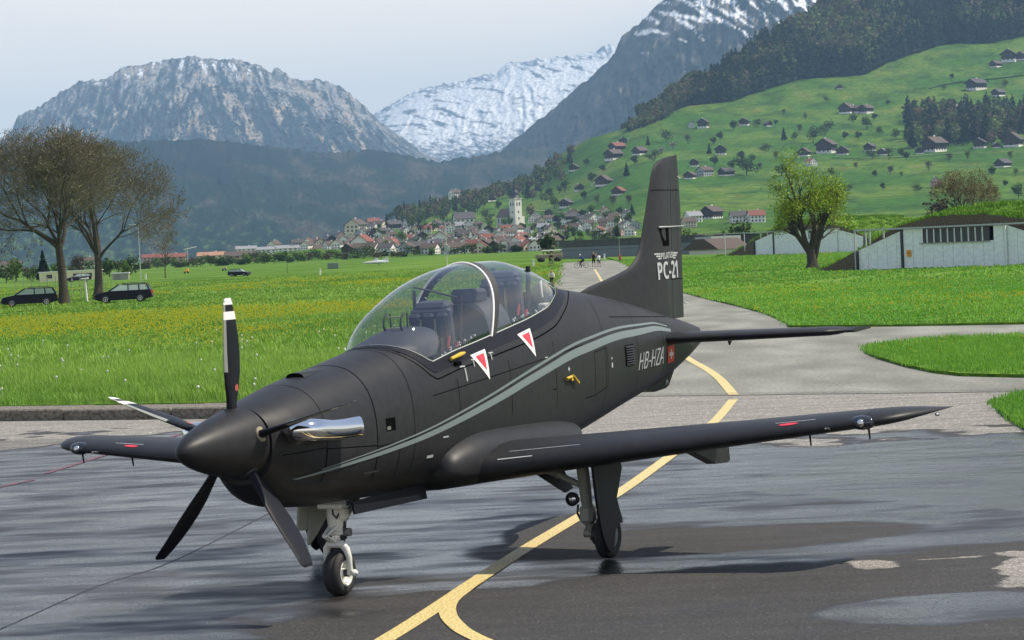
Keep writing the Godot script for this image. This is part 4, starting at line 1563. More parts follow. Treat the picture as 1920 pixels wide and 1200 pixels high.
func wet_sheet(called: String, x0: float, x1: float, z0: float, z1: float, grain: float) -> void:
	var size := 1536
	var low := 256
	var na := FastNoiseLite.new()
	na.seed = 61
	na.frequency = 0.55
	na.fractal_octaves = 5
	var nb := FastNoiseLite.new()
	nb.seed = 62
	nb.frequency = 0.42
	nb.fractal_octaves = 4
	var wim := Image.create(low, low, false, Image.FORMAT_RF)
	var tim := Image.create(low, low, false, Image.FORMAT_RF)
	for j in low:
		for i in low:
			var x := lerpf(x0, x1, (i + 0.5) / low)
			var z := lerpf(z0, z1, (j + 0.5) / low)
			var n1 := na.get_noise_2d(x, z)
			var n2 := nb.get_noise_2d(x * 0.8 + z * 0.25, z * 1.5)
			wim.set_pixel(i, j, Color(wetness(x, z, n1, n2), 0, 0))
			tim.set_pixel(i, j, Color(0.5 + 0.5 * na.get_noise_2d(x * 0.9 + 40.0, z * 3.6), 0, 0))
	# shallow unevenness of the surface, which the film of water follows
	var nv := FastNoiseLite.new()
	nv.seed = 66
	nv.frequency = 0.9
	nv.fractal_octaves = 4
	var vim := Image.create(512, 512, false, Image.FORMAT_RF)
	for j in 512:
		for i in 512:
			vim.set_pixel(i, j, Color(0.5 + 0.5 * nv.get_noise_2d(lerpf(x0, x1, (i + 0.5) / 512) * 0.5, lerpf(z0, z1, (j + 0.5) / 512) * 0.85), 0, 0))
	vim.resize(size, size, Image.INTERPOLATE_CUBIC)
	var vd := vim.get_data().to_float32_array()
	wim.resize(size, size, Image.INTERPOLATE_CUBIC)
	tim.resize(size, size, Image.INTERPOLATE_CUBIC)
	var wd := wim.get_data().to_float32_array()
	var td := tim.get_data().to_float32_array()
	var r := RandomNumberGenerator.new()
	r.seed = 77
	var tile := PackedFloat32Array()
	tile.resize(65536)
	for i in 65536:
		tile[i] = r.randf()
	var col := PackedByteArray()
	col.resize(size * size * 3)
	var rgh := PackedByteArray()
	rgh.resize(size * size * 2)
	for j in size:
		for i in size:
			var q := j * size + i
			var w := wd[q]
			if w > 0.3:
				w = clampf(w + (td[q] - 0.5) * 0.36, 0.3, 1.0)
			var g := tile[((j * 7 + (i >> 8) * 31) & 255) * 256 + ((i + (j >> 8) * 57) & 255)]
			var s := 0.80 + 0.28 * td[q] + (0.62 if grain < 1.5 else 0.36) * (g - 0.5)
			if g > 0.975:
				s *= 1.6
			# dry asphalt is pale, damp darker, wet almost black under its film
			var v := lerpf(lerpf(0.50, 0.205, smoothstep(0.02, 0.30, w)), 0.15, smoothstep(0.4, 0.9, w)) * s
			q *= 3
			col[q] = clampi(int(255.0 * v * 1.01), 0, 255)
			col[q + 1] = clampi(int(255.0 * v * 0.985), 0, 255)
			col[q + 2] = clampi(int(255.0 * v * lerpf(0.93, 0.97, w)), 0, 255)
			q = (j * size + i) * 2
			rgh[q] = clampi(int(255.0 * (0.16 * g + 0.84 * vd[q >> 1])), 0, 255)
			rgh[q + 1] = clampi(int(255.0 * (lerpf(0.92, 0.78, smoothstep(0.0, 0.32, w)) - 0.60 * smoothstep(0.34, 1.0, w) + 0.05 * (g - 0.5))), 0, 255)
	var m := StandardMaterial3D.new()
	m.resource_name = "wet_asphalt"
	m.albedo_texture = ImageTexture.create_from_image(Image.create_from_data(size, size, false, Image.FORMAT_RGB8, col))
	var rt := ImageTexture.create_from_image(Image.create_from_data(size, size, false, Image.FORMAT_RG8, rgh))
	m.roughness_texture = rt
	m.roughness_texture_channel = BaseMaterial3D.TEXTURE_CHANNEL_GREEN
	m.roughness = 1.0
	m.heightmap_enabled = true
	m.heightmap_texture = rt
	m.heightmap_scale = 1.6
	m.metallic_specular = 0.43
	var st := mb()
	flat(st)
	var pts := [Vector3(x0, 0, z0), Vector3(x1, 0, z0), Vector3(x1, 0, z1), Vector3(x0, 0, z1)]
	# cut the far sheet along the line of the kerb and the drain joint
	var poly := PackedVector2Array([Vector2(x0, z0), Vector2(x1, z0), Vector2(x1, z1), Vector2(x0, z1)])
	if z1 < -40.0:
		poly = PackedVector2Array([Vector2(x0, z0), Vector2(x1, z0), Vector2(x1, -42.55), Vector2(8.61, -45.75), Vector2(2.1, -49.5), Vector2(-0.7, -50.0), Vector2(x0, -56.5)])
	var idx := Geometry2D.triangulate_polygon(poly)
	for k in range(0, idx.size(), 3):
		var o := [poly[idx[k]], poly[idx[k + 1]], poly[idx[k + 2]]]
		if (o[1] - o[0]).cross(o[2] - o[0]) < 0:
			o = [o[0], o[2], o[1]]
		for p in o:
			st.set_uv(Vector2((p.x - x0) / (x1 - x0), (p.y - z0) / (z1 - z0)))
			st.add_vertex(Vector3(p.x, 0.0, p.y))
	structure(called, st, m, "rain-wet asphalt apron under the aircraft" if grain < 1.5 else "wet asphalt apron reaching to the kerb")

func stripe(st: SurfaceTool, pts: Array, w: float, y: float) -> void:
	var ra := PackedVector3Array()
	var rb := PackedVector3Array()
	for i in pts.size():
		var a := Vector2(pts[maxi(i - 1, 0)][0], pts[maxi(i - 1, 0)][1])
		var b := Vector2(pts[mini(i + 1, pts.size() - 1)][0], pts[mini(i + 1, pts.size() - 1)][1])
		var n := (b - a).orthogonal().normalized() * w * 0.5
		ra.append(Vector3(pts[i][0] + n.x, y, pts[i][1] + n.y))
		rb.append(Vector3(pts[i][0] - n.x, y, pts[i][1] - n.y))
	grid(st, [ra, rb])

func curve(pts: Array, n := 8) -> Array:
	var c := Curve3D.new()
	for i in pts.size():
		var a: Array = pts[maxi(i - 1, 0)]
		var b: Array = pts[mini(i + 1, pts.size() - 1)]
		var d := Vector3(b[0] - a[0], 0, b[1] - a[1]) / 6.0
		c.add_point(Vector3(pts[i][0], 0, pts[i][1]), -d, d)
	var out := []
	for i in pts.size() - 1:
		for k in n:
			var p := c.sample(i, float(k) / n)
			out.append([p.x, p.z])
	out.append(pts[-1])
	return out

func apron_markings() -> void:
	var ym := mat("line_yellow", Color(1, 1, 1), 0.5)
	ym.metallic_specular = 0.5
	tri_mat(ym, noise_tex(0.06, 51, Color(0.66, 0.585, 0.36), Color(0.86, 0.78, 0.53), 512, 6, 0.3, 0.6), 1.1, true, bump_tex(0.2, 52), 0.2)
	var st := mb()
	stripe(st, curve([[-2.2, -15.2], [-1.06, -20.07], [-0.375, -23.58], [0.065, -25.8], [0.555, -28.1], [1.185, -31.1], [2.025, -35.7], [3.0, -41.32], [3.74, -46.58], [3.80, -47.1]]), 0.165, 0.006)
	structure("taxi_line", st, ym, "yellow taxi line running under the aircraft")
	st = mb()
	stripe(st, curve([[3.93, -48.3], [3.95, -49.0], [4.03, -51.2], [4.13, -54.5], [4.16, -58.5], [4.12, -64.2], [4.2, -80.0], [4.7, -125.0], [6.12, -178.4], [8.17, -258.7]]), 0.19, 0.004)
	structure("taxi_line", st, ym, "yellow taxi line bending away along the dry taxiway")
	st = mb()
	stripe(st, curve([[-0.40, -23.45], [-0.52, -22.7], [-0.61, -22.1], [-0.625, -21.5], [-0.56, -20.8], [-0.36, -19.9], [0.3, -18.0]]), 0.14, 0.008)
	structure("taxi_line", st, ym, "yellow line branching off in a curve in front of the nose wheel")
	var rm := mat("line_red", Color(1, 1, 1), 0.5)
	tri_mat(rm, noise_tex(0.05, 53, Color(0.25, 0.21, 0.22), Color(0.50, 0.20, 0.26), 256, 5, 0.4, 0.62), 1.4)
	st = mb()
	for seg in [[[-7.6, -33.2], [-6.62, -36.6]], [[-6.62, -37.6], [-6.2, -41.0]], [[-5.95, -42.2], [-5.35, -46.3]]]:
		stripe(st, seg, 0.10, 0.006)
	structure("red_line", st, rm, "worn red line on the apron behind the far wing")
	st = mb()
	stripe(st, curve([[-4.6, -19.9], [-4.25, -21.66], [-3.86, -24.2], [-3.4, -25.9], [-2.86, -30.2], [-2.5, -33.5]], 6), 0.016, 0.003)
	structure("asphalt_seam", st, M.joint_tar, "thin seam across the wet asphalt left of the propeller")

# ------------------------------------------------------------------ terrain
var hill_noise: FastNoiseLite
const CREST_X := [520, 560, 640, 720, 760, 800, 850, 900, 960, 1010, 1050, 1100, 1180, 1240, 1290, 1370, 1420, 1500, 1545, 1620, 1660, 1760, 1800, 1860, 1920, 2100, 2500]
const CREST_Y := [474, 470, 458, 430, 408, 392, 380, 368, 348, 320, 290, 262, 240, 217, 197, 190, 170, 147, 143, 140, 118, 85, 80, 82, 68, 20, -60]
const RIDGE_X := [1180, 1245, 1290, 1330, 1380, 1420, 1480, 1520, 1550, 1700, 1920, 2500]
const RIDGE_Y := [246, 222, 190, 172, 138, 112, 78, 48, 22, -78, -230, -480]

func hill_depth(px: float, e: float) -> float:
	var l := lin([-0.0036, 0.0, 0.003, 0.0077, 0.02, 0.03, 0.045], [790.0, 1000.0, 1400.0, 1900.0, 2400.0, 2600.0, 2750.0], e)
	var r := lin([-0.0036, 0.0, 0.005, 0.0147, 0.0278, 0.04, 0.05, 0.066, 0.09], [770.0, 900.0, 1300.0, 1600.0, 2050.0, 2400.0, 2600.0, 2900.0, 3100.0], e)
	return lerpf(l, r, smoothstep(950.0, 1250.0, px))

func hill_point(t: float, e: float, lift := true) -> Vector3:
	var d := hill_depth(960.0 + FOCAL * t, e)
	var p := EYE + Vector3(t, e, -1.0) * d
	if lift:
		p.y += hill_noise.get_noise_2d(p.x, p.z) * 2.2 * clampf((e + 0.002) * 300.0, 0.0, 1.0)
	return p

func hill_spot(px: float, py: float) -> Vector3:
	var s := sight(px, py)
	return hill_point(s.x, s.y)

func edge_rise(xs: Array, ys: Array, t: float) -> float:
	# rise of a surveyed skyline at bearing t
	var px := 960.0 + FOCAL * t
	px += (sight(px, lin(xs, ys, px)).x - t) * -FOCAL
	return sight(px, lin(xs, ys, px)).y

func coloured(st: SurfaceTool, rows: Array, cols: Array) -> void:
	for i in rows.size() - 1:
		for j in rows[i].size() - 1:
			for q in [[i, j], [i, j + 1], [i + 1, j + 1], [i, j], [i + 1, j + 1], [i + 1, j]]:
				st.set_color(cols[q[0]][q[1]])
				st.add_vertex(rows[q[0]][q[1]])

func noise(sd: int, f: float, oct := 5, ridged := false) -> FastNoiseLite:
	var n := FastNoiseLite.new()
	n.seed = sd
	n.frequency = f
	n.fractal_octaves = oct
	n.noise_type = FastNoiseLite.TYPE_SIMPLEX_SMOOTH
	if ridged:
		n.fractal_type = FastNoiseLite.FRACTAL_RIDGED
	return n

func vertex_mat(called: String, rough := 1.0) -> StandardMaterial3D:
	var m := StandardMaterial3D.new()
	m.resource_name = called
	m.vertex_color_use_as_albedo = true
	m.roughness = rough
	m.metallic_specular = 0.15
	return m

func terrain() -> void:
	hill_noise = noise(3, 0.004, 3)
	var vm := vertex_mat("land")
	tri_mat(vm, noise_tex(0.02, 75, Color(0.80, 0.83, 0.76), Color(1, 1, 1), 512, 7, 0.25, 0.65), 170.0)
	vm.detail_enabled = true
	vm.detail_blend_mode = BaseMaterial3D.BLEND_MODE_MUL
	vm.detail_uv_layer = BaseMaterial3D.DETAIL_UV_2
	vm.uv2_triplanar = true
	vm.uv2_world_triplanar = true
	vm.uv2_scale = Vector3.ONE / 43.0
	vm.detail_albedo = noise_tex(0.03, 76, Color(0.80, 0.82, 0.78), Color(1, 1, 1), 256, 6, 0.3, 0.65)
	# meadow slope on the right
	var n1 := noise(71, 0.006, 5)
	var n2 := noise(72, 0.03, 4)
	var rows := []
	var cols := []
	var nx := 240
	var ny := 110
	for i in ny + 4:
		var row := PackedVector3Array()
		var col := PackedColorArray()
		for j in nx + 1:
			var px := lerpf(520.0, 2500.0, float(j) / nx)
			var t := (px - 960.0) / FOCAL
			var ec := edge_rise(CREST_X, CREST_Y, t)
			var f := minf(1.0, float(i) / ny)
			var e := lerpf(-0.0036, ec, f)
			var p := hill_point(t, e)
			if i > ny:
				p += Vector3(t * 130.0, -60.0, -130.0) * (i - ny)
			row.append(p)
			var a := n1.get_noise_2d(p.x, p.z * 0.8) * 0.5 + 0.5
			var b := n2.get_noise_2d(p.x, p.z * 0.5) * 0.5 + 0.5
			var c := Color(0.056, 0.142, 0.022).lerp(Color(0.112, 0.196, 0.030), smoothstep(0.35, 0.7, a))
			c = c.lerp(Color(0.16, 0.19, 0.045), 0.75 * smoothstep(0.55, 0.75, b) * smoothstep(0.4, 0.6, a))
			c = c.lerp(Color(0.035, 0.08, 0.02), 0.7 * smoothstep(0.44, 0.28, b))
			col.append(c)
		rows.append(row)
		cols.append(col)
	var st := mb()
	coloured(st, rows, cols)
	structure("hill_meadow", st, vm, "green meadow slope rising behind the hangars")
	# steep wooded slope above it
	rows = []
	cols = []
	for i in 41:
		var row := PackedVector3Array()
		var col := PackedColorArray()
		for j in 121:
			var px := lerpf(1180.0, 2500.0, j / 120.0)
			var t := (px - 960.0) / FOCAL
			row.append(wood_point(t, float(i) / 36.0))
			col.append(Color(0.035, 0.04, 0.02))
		rows.append(row)
		cols.append(col)
	st = mb()
	coloured(st, rows, cols)
	structure("wooded_slope", st, vm, "steep slope carrying the dark mixed forest")
	# ranges, far to near
	range_of("snow_mountain", "snow-covered mountain range in the gap of the valley", [520, 660, 705, 750, 790, 860, 905, 930, 950, 985, 1010, 1060, 1100, 1130, 1145, 1160, 1250], [320, 252, 212, 185, 165, 152, 140, 136, 118, 114, 110, 106, 100, 88, 80, 104, 96], 0.0235, 12500.0, 15500.0, 330, 120, 45.0, snow_tint, 81)
	range_of("rock_mountain", "broad rocky mountain with snow patches along its top", [-300, 0, 22, 35, 75, 110, 150, 200, 230, 290, 350, 400, 440, 480, 510, 520, 545, 575, 600, 640, 680, 720, 760, 800, 850, 920], [300, 268, 240, 216, 200, 175, 152, 148, 126, 115, 105, 112, 109, 121, 136, 126, 145, 152, 148, 162, 195, 233, 262, 290, 312, 335], 0.018, 7600.0, 9800.0, 640, 210, 62.0, rock_tint, 82)
	range_of("dark_mountain", "dark wooded mountain flank with snow gullies high up", [880, 955, 1020, 1100, 1150, 1165, 1200, 1240, 1330, 1500, 1560, 1700, 2300], [335, 268, 217, 150, 102, 66, 42, 0, -70, -170, -120, -60, -40], 0.017, 5000.0, 6900.0, 560, 210, 50.0, dark_tint, 83)
	range_of("forest_ridge", "hazy blue-green forested ridge below the rocky mountain", [-400, 0, 100, 250, 330, 420, 520, 600, 700, 760, 820, 900, 960, 1020, 1200], [295, 277, 270, 264, 261, 263, 276, 286, 281, 291, 303, 291, 281, 276, 290], -0.0012, 2600.0, 5200.0, 640, 210, 22.0, ridge_tint, 84)

func wood_point(t: float, f: float) -> Vector3:
	var e0 := edge_rise(CREST_X, CREST_Y, t)
	var e1 := maxf(e0 + 0.001, edge_rise(RIDGE_X, RIDGE_Y, t))
	var d0 := hill_depth(960.0 + FOCAL * t, e0)
	if f > 1.0:
		var q := wood_point(t, 1.0)
		return q + Vector3(t * 100.0, -70.0, -100.0) * (f - 1.0) * 10.0
	var e := lerpf(e0, e1, f)
	var p := EYE + Vector3(t, e, -1.0) * (d0 + (e - e0) * 11000.0)
	p.y += hill_noise.get_noise_2d(p.x * 2.0, p.z * 2.0) * 9.0 * clampf(f * 4.0, 0.0, 1.0) - 1.0
	return p

func range_of(called: String, label: String, xs: Array, ys: Array, foot_e: float, d0: float, d1: float, nx: int, ny: int, relief: float, tint: Callable, sd: int) -> void:
	var gully := noise(sd, 1.0, 5, true)
	var rough := noise(sd + 20, 1.0, 5)
	var rows := []
	var cols := []
	var x0: float = xs[0]
	var x1: float = xs[-1]
	var crest := PackedFloat32Array()
	for j in nx + 1:
		var px := lerpf(x0, x1, float(j) / nx)
		crest.append(edge_rise(xs, ys, (px - 960.0) / FOCAL))
	var broad := PackedFloat32Array()      # the same skyline without its teeth, for the slopes below
	var reach := nx / 14
	for j in nx + 1:
		var sum := 0.0
		for k in range(-reach, reach + 1):
			sum += crest[clampi(j + k, 0, nx)]
		broad.append(sum / (2 * reach + 1))
	for i in ny + 4:
		var row := PackedVector3Array()
		var col := PackedColorArray()
		var u := minf(1.0, float(i) / ny)
		for j in nx + 1:
			var px := lerpf(x0, x1, float(j) / nx)
			var t := (px - 960.0) / FOCAL
			var e0 := foot_e
			var e1 := lerpf(broad[j], crest[j] + rough.get_noise_2d(px * 0.06, 9.0) * 0.0011, smoothstep(0.86, 1.0, u))
			var e := lerpf(e0, e1, pow(u, 0.9))
			var g := gully.get_noise_2d(px * 0.020 + rough.get_noise_2d(px * 0.012, u * 2.0) * 0.8, u * 1.5 - px * 0.003)
			var r := rough.get_noise_2d(px * 0.05, u * 8.0)
			var d := lerpf(d0, d1, u) - (g * relief * 2.2 + r * relief) * sin(PI * clampf(u, 0.02, 0.98))
			var p := EYE + Vector3(t, e, -1.0) * d
			if i > ny:
				p += Vector3(0, -0.02 * d1, -0.05 * d1) * (i - ny)
			row.append(p)
			col.append(tint.call(px, u, g, r, rough, 600.0 - e * FOCAL))
		rows.append(row)
		cols.append(col)
	var st := mb()
	coloured(st, rows, cols)
	var vm := vertex_mat(called)
	tri_mat(vm, noise_tex(0.05, sd + 40, Color(0.62, 0.64, 0.66), Color(1, 1, 1), 512, 6, 0.28, 0.62), 420.0 * d1 / 9000.0)
	structure(called, st, vm, label)

func snow_tint(px: float, u: float, g: float, r: float, n: FastNoiseLite, _y: float) -> Color:
	var snow := Color(0.95, 0.95, 0.95)
	var rock := Color(0.10, 0.11, 0.13)
	# ledges run down to the left across the face
	var k := u * 190.0 + px * 0.42
	var s := n.get_noise_2d(px * 0.010 - u * 1.2, k * 0.055)
	var fine := n.get_noise_2d(px * 0.07, k * 0.22)
	var c := snow.lerp(rock, smoothstep(0.28, 0.40, s + fine * 0.26 + 0.14 * smoothstep(900.0, 720.0, px)))
	c = c.lerp(rock, smoothstep(0.90, 0.98, u + fine * 0.06) * smoothstep(0.0, 0.2, fine + s * 0.6))
	c = c.lerp(Color(0.03, 0.04, 0.05), smoothstep(0.40, 0.18, u + fine * 0.34 + s * 0.14))
	return c

func rock_tint(px: float, u: float, g: float, r: float, n: FastNoiseLite, _y: float) -> Color:
	var wood := Color(0.012, 0.026, 0.030)
	var rock := Color(0.330, 0.310, 0.290)
	var turf := Color(0.420, 0.330, 0.240)
	var w := n.get_noise_2d(px * 0.02 + 7.0, u * 5.0) * 0.10
	var side_ := 1.0 if px > 400.0 else -1.0
	var a := n.get_noise_2d(px * 0.016 + side_ * u * 2.2, u * 2.6)
	var b := n.get_noise_2d(px * 0.055 + side_ * u * 5.0, (u + w) * 7.0)
	var f := n.get_noise_2d(px * 0.16 + side_ * u * 8.0, u * 26.0)
	var c := wood.lerp(turf, smoothstep(0.0, 0.12, a * 0.8 + b * 0.7 + f * 0.5 - g * 0.25 + 0.30 * (u - 0.56)))
	c = c.lerp(rock, smoothstep(0.0, 0.16, b + f * 0.7 + 1.0 * (u - 0.72)))
	c = c.lerp(wood, 0.85 * smoothstep(0.0, 0.16, f + b * 0.4 - 0.25 * (u - 0.5) - a * 0.4 - 0.02))
	var band := sin((u + w * 0.35) * 75.0 + a * 3.0) * 0.5 + 0.5
	c = c.lerp(Color(0.07, 0.08, 0.09), 0.7 * smoothstep(0.70, 0.92, u) * smoothstep(0.55, 0.9, band + f * 0.5))
	c = c.lerp(wood, 0.9 * smoothstep(0.46, 0.20, u + a * 0.2 + b * 0.1))
	var top := smoothstep(0.80, 0.97, u) * smoothstep(150.0, 240.0, px) * smoothstep(760.0, 380.0, px)
	c = c.lerp(Color(0.85, 0.87, 0.9), top * smoothstep(0.30, 0.40, b + f * 0.35 + (band - 0.7) * 0.35))
	return c

func dark_tint(px: float, u: float, g: float, r: float, n: FastNoiseLite, y: float) -> Color:
	var wood := Color(0.018, 0.027, 0.024)
	var bare := Color(0.055, 0.048, 0.042)
	var rock := Color(0.20, 0.185, 0.16)
	var a := n.get_noise_2d(px * 0.016 - u * 2.0, u * 7.0 + px * 0.006)
	var b := n.get_noise_2d(px * 0.05 - u * 3.0, u * 17.0 + px * 0.02)
	var f := n.get_noise_2d(px * 0.17, u * 62.0)
	var c := wood.lerp(bare, smoothstep(-0.08, 0.2, a + f * 0.8))
	var hi := smoothstep(290.0, 430.0, 600.0 - y + (px - 1250.0) * 0.05)
	c = c.lerp(rock, 0.9 * smoothstep(0.12, 0.24, a + b * 0.6 + f * 0.25 + (hi - 0.78) * 0.5))
	c = c.lerp(wood, 0.8 * smoothstep(0.02, 0.16, f + b * 0.3 - 0.06))
	# snow lies in gullies that slant down to the left
	var q := n.get_noise_2d((px + u * 330.0) * 0.05, u * 5.0)
	c = c.lerp(Color(0.88, 0.89, 0.9), smoothstep(0.06, 0.16, q + f * 0.3 + b * 0.2 + (hi - 1.0) * 0.9) * smoothstep(1165.0, 1200.0, px))
	return c

func ridge_tint(px: float, u: float, g: float, r: float, n: FastNoiseLite, _y: float) -> Color:
	var a := n.get_noise_2d(px * 0.010 + u, u * 4.0)
	var b := n.get_noise_2d(px * 0.035, u * 14.0)
	var f := n.get_noise_2d(px * 0.20, u * 80.0)
	var c := Color(0.016, 0.044, 0.046).lerp(Color(0.092, 0.088, 0.080), smoothstep(-0.12, 0.26, a * 1.0 + f * 0.9 + 0.0005 * (px - 700.0)))
	c = c.lerp(Color(0.095, 0.160, 0.065), 0.75 * smoothstep(0.10, 0.30, b * 0.8 + f * 0.6 + 0.6 * (0.24 - u) - 0.0005 * (px - 250.0)))
	c = c.lerp(Color(0.014, 0.030, 0.026), 0.85 * smoothstep(0.02, 0.2, f - b * 0.3))
	c = c.lerp(Color(0.012, 0.024, 0.026), 0.6 * smoothstep(0.45, 0.75, u) * smoothstep(560.0, 420.0, px))
	return c

# ------------------------------------------------------------------ grass and flowers
func tuft(blades: int, spread: float, height: float, width: float, sd: int) -> ArrayMesh:
	var r := RandomNumberGenerator.new()
	r.seed = sd
	var st := mb()
	flat(st)
	for i in blades:
		var a := r.randf() * TAU
		var base := Vector3(cos(a), 0, sin(a)) * spread * sqrt(r.randf())
		var b := r.randf() * TAU
		var lean := Vector3(cos(b), 0, sin(b)) * r.randf_range(0.15, 0.75)
		var h := height * r.randf_range(0.55, 1.1)
		var w := Vector3(-sin(b), 0, cos(b)).rotated(Vector3.UP, r.randf_range(-0.8, 0.8)) * width * 0.5
		var mid := base + Vector3(0, h * 0.6, 0) + lean * h * 0.25
		var tip := base + Vector3(0, h, 0) + lean * h * 0.7
		tri(st, base - w, base + w, mid + w * 0.8)
		tri(st, base - w, mid + w * 0.8, mid - w * 0.8)
		tri(st, mid - w * 0.8, mid + w * 0.8, tip)
	return done(st)

func grass() -> void:
	seed_heads()
	var gm := vertex_mat("grass_blade", 0.7)
	gm.metallic_specular = 0.3
	gm.backlight_enabled = true
	gm.backlight = Color(0.8, 0.85, 0.5)
	var near := tuft(10, 0.16, 0.24, 0.014, 1)
	var mid := tuft(11, 0.34, 0.24, 0.035, 2)
	var far := tuft(12, 0.85, 0.26, 0.10, 3)
	var lawn := tuft(10, 0.20, 0.10, 0.016, 4)
	var r := RandomNumberGenerator.new()
	r.seed = 400
	var patch := noise(91, 0.05, 4)
	var fine := noise(92, 0.35, 3)
	var bloom := noise(93, 0.045, 4)
	var sets := [
		["near", near, field_left, 0.17, 44.0, 72.0, 12000, 0.95, -0.215, 0.06, "left"],
		["mid", mid, field_left, 0.17, 72.0, 135.0, 9000, 0.75, -0.21, 0.07, "left"],
		["far", far, field_left, 0.17, 135.0, 330.0, 7000, 0.5, -0.205, 0.04, "left"],
		["lawn", lawn, island, 0.06, 49.0, 68.0, 4200, 1.0, 0.09, 0.215, "island"],
		["lawn", lawn, verge, 0.06, 33.0, 46.0, 5000, 1.0, 0.14, 0.26, "verge"],
		["mid", mid, field_right, 0.06, 74.0, 135.0, 8000, 0.42, 0.05, 0.21, "right"],
		["far", far, field_right, 0.06, 135.0, 330.0, 4000, 0.45, 0.03, 0.205, "right"],
	]
	for s in sets:
		var where := []
		var tint := []
		var fw := []
		var d0: float = s[4]
		var d1: float = s[5]
		var lush: bool = s[3] > 0.1
		var side_: String = s[10]
		for i in s[6]:
			var d := sqrt(lerpf(d0 * d0, d1 * d1, r.randf()))
			var x := d * r.randf_range(s[8], s[9])
			if not inside(s[2], x, -d):
				continue
			var n := patch.get_noise_2d(x, -d * 0.6)
			var q := fine.get_noise_2d(x, -d)
			var k: float = s[7] * (1.0 + 0.5 * n + 0.35 * q) * r.randf_range(0.75, 1.25)
			var b := Basis(Vector3.UP, r.randf() * TAU).scaled(Vector3(1.0, maxf(0.35, k), 1.0))
			where.append(Transform3D(b, Vector3(x, s[3], -d)))
			var c := Color(0.150, 0.285, 0.050).lerp(Color(0.260, 0.400, 0.088), clampf(0.5 + n + 0.3 * q, 0.0, 1.0)) if lush else Color(0.125, 0.300, 0.048).lerp(Color(0.195, 0.380, 0.065), clampf(0.5 + n + 0.4 * q, 0.0, 1.0))
			tint.append(c * r.randf_range(0.82, 1.18))
			var rate: float = 0.0
			if lush:
				var v := bloom.get_noise_2d(x * 0.8, -d * 0.42)
				rate = smoothstep(-0.06, 0.34, v + 0.16 * sin(d * 0.06)) * (0.5 if d > 62.0 else 0.22) * smoothstep(330.0, 170.0, d)
			else:
				rate = (0.02 + 0.10 * smoothstep(0.1, 0.4, bloom.get_noise_2d(x, -d))) * (1.0 if side_ == "right" else 0.35)
			if r.randf() < rate:
				for k2 in (1 if d < 72.0 else (5 if d < 135.0 else 8)):
					var o := Vector3(r.randf_range(-0.3, 0.3), 0, r.randf_range(-0.3, 0.3)) * (1.0 if d < 72.0 else 3.4)
					var sc := r.randf_range(0.8, 1.25) * (1.0 if d < 90.0 else (1.35 if d < 150.0 else 2.0))
					fw.append(Transform3D(Basis(Vector3.UP, r.randf() * TAU).scaled(Vector3.ONE * sc), Vector3(x, s[3] + (0.24 if lush else 0.12) * r.randf_range(0.75, 1.25), -d) + o))
		stuff("meadow_grass", s[1], gm, where, "%s grass blades of the %s" % [{"near": "tall", "mid": "dense", "far": "distant", "lawn": "short"}[s[0]], {"left": "flowering left meadow", "right": "meadow right of the taxiway", "island": "grass island", "verge": "grass verge by the apron"}[side_]], "grass", tint)
		if fw.size():
			stuff("meadow_flowers", flower(), mat("buttercup", Color(0.72, 0.64, 0.03), 0.6), fw, "yellow flowers in the %s" % {"left": "%s part of the left meadow" % s[0], "right": "%s part of the right meadow" % s[0], "island": "grass island", "verge": "grass verge"}[side_], "flowers")

func seed_heads() -> void:
	# pale dandelion clocks standing above the near grass
	var r := RandomNumberGenerator.new()
	r.seed = 88
	var st := mb()
	ball(st, Vector3(0, 0.0, 0), 0.028, 6)
	tube(st, [Vector3(0, -0.3, 0), Vector3(0, 0, 0)], [0.003], 3, false)
	var where := []
	for i in 70:
		var d := r.randf_range(49.0, 90.0)
		var x := d * r.randf_range(-0.2, 0.0)
		if inside(field_left, x, -d):
			where.append(Transform3D(Basis(), Vector3(x, 0.17 + r.randf_range(0.22, 0.36), -d)))
	stuff("dandelion_clocks", done(st), mat("seed_white", Color(0.6, 0.6, 0.56), 0.9), where, "pale dandelion clocks in the near left meadow", "flowers")

func flower() -> ArrayMesh:
	var st := mb()
	flat(st)
	for k in 5:
		var a := TAU * k / 5
		var b := TAU * (k + 0.9) / 5
		tri(st, Vector3.ZERO, Vector3(cos(b) * 0.022, 0.012, sin(b) * 0.022), Vector3(cos(a) * 0.022, 0.012, sin(a) * 0.022))
	tri(st, Vector3(-0.02, -0.012, 0), Vector3(0.02, -0.012, 0), Vector3(0, 0.018, 0))
	tri(st, Vector3(0, -0.012, -0.02), Vector3(0, -0.012, 0.02), Vector3(0, 0.018, 0))
	return done(st)

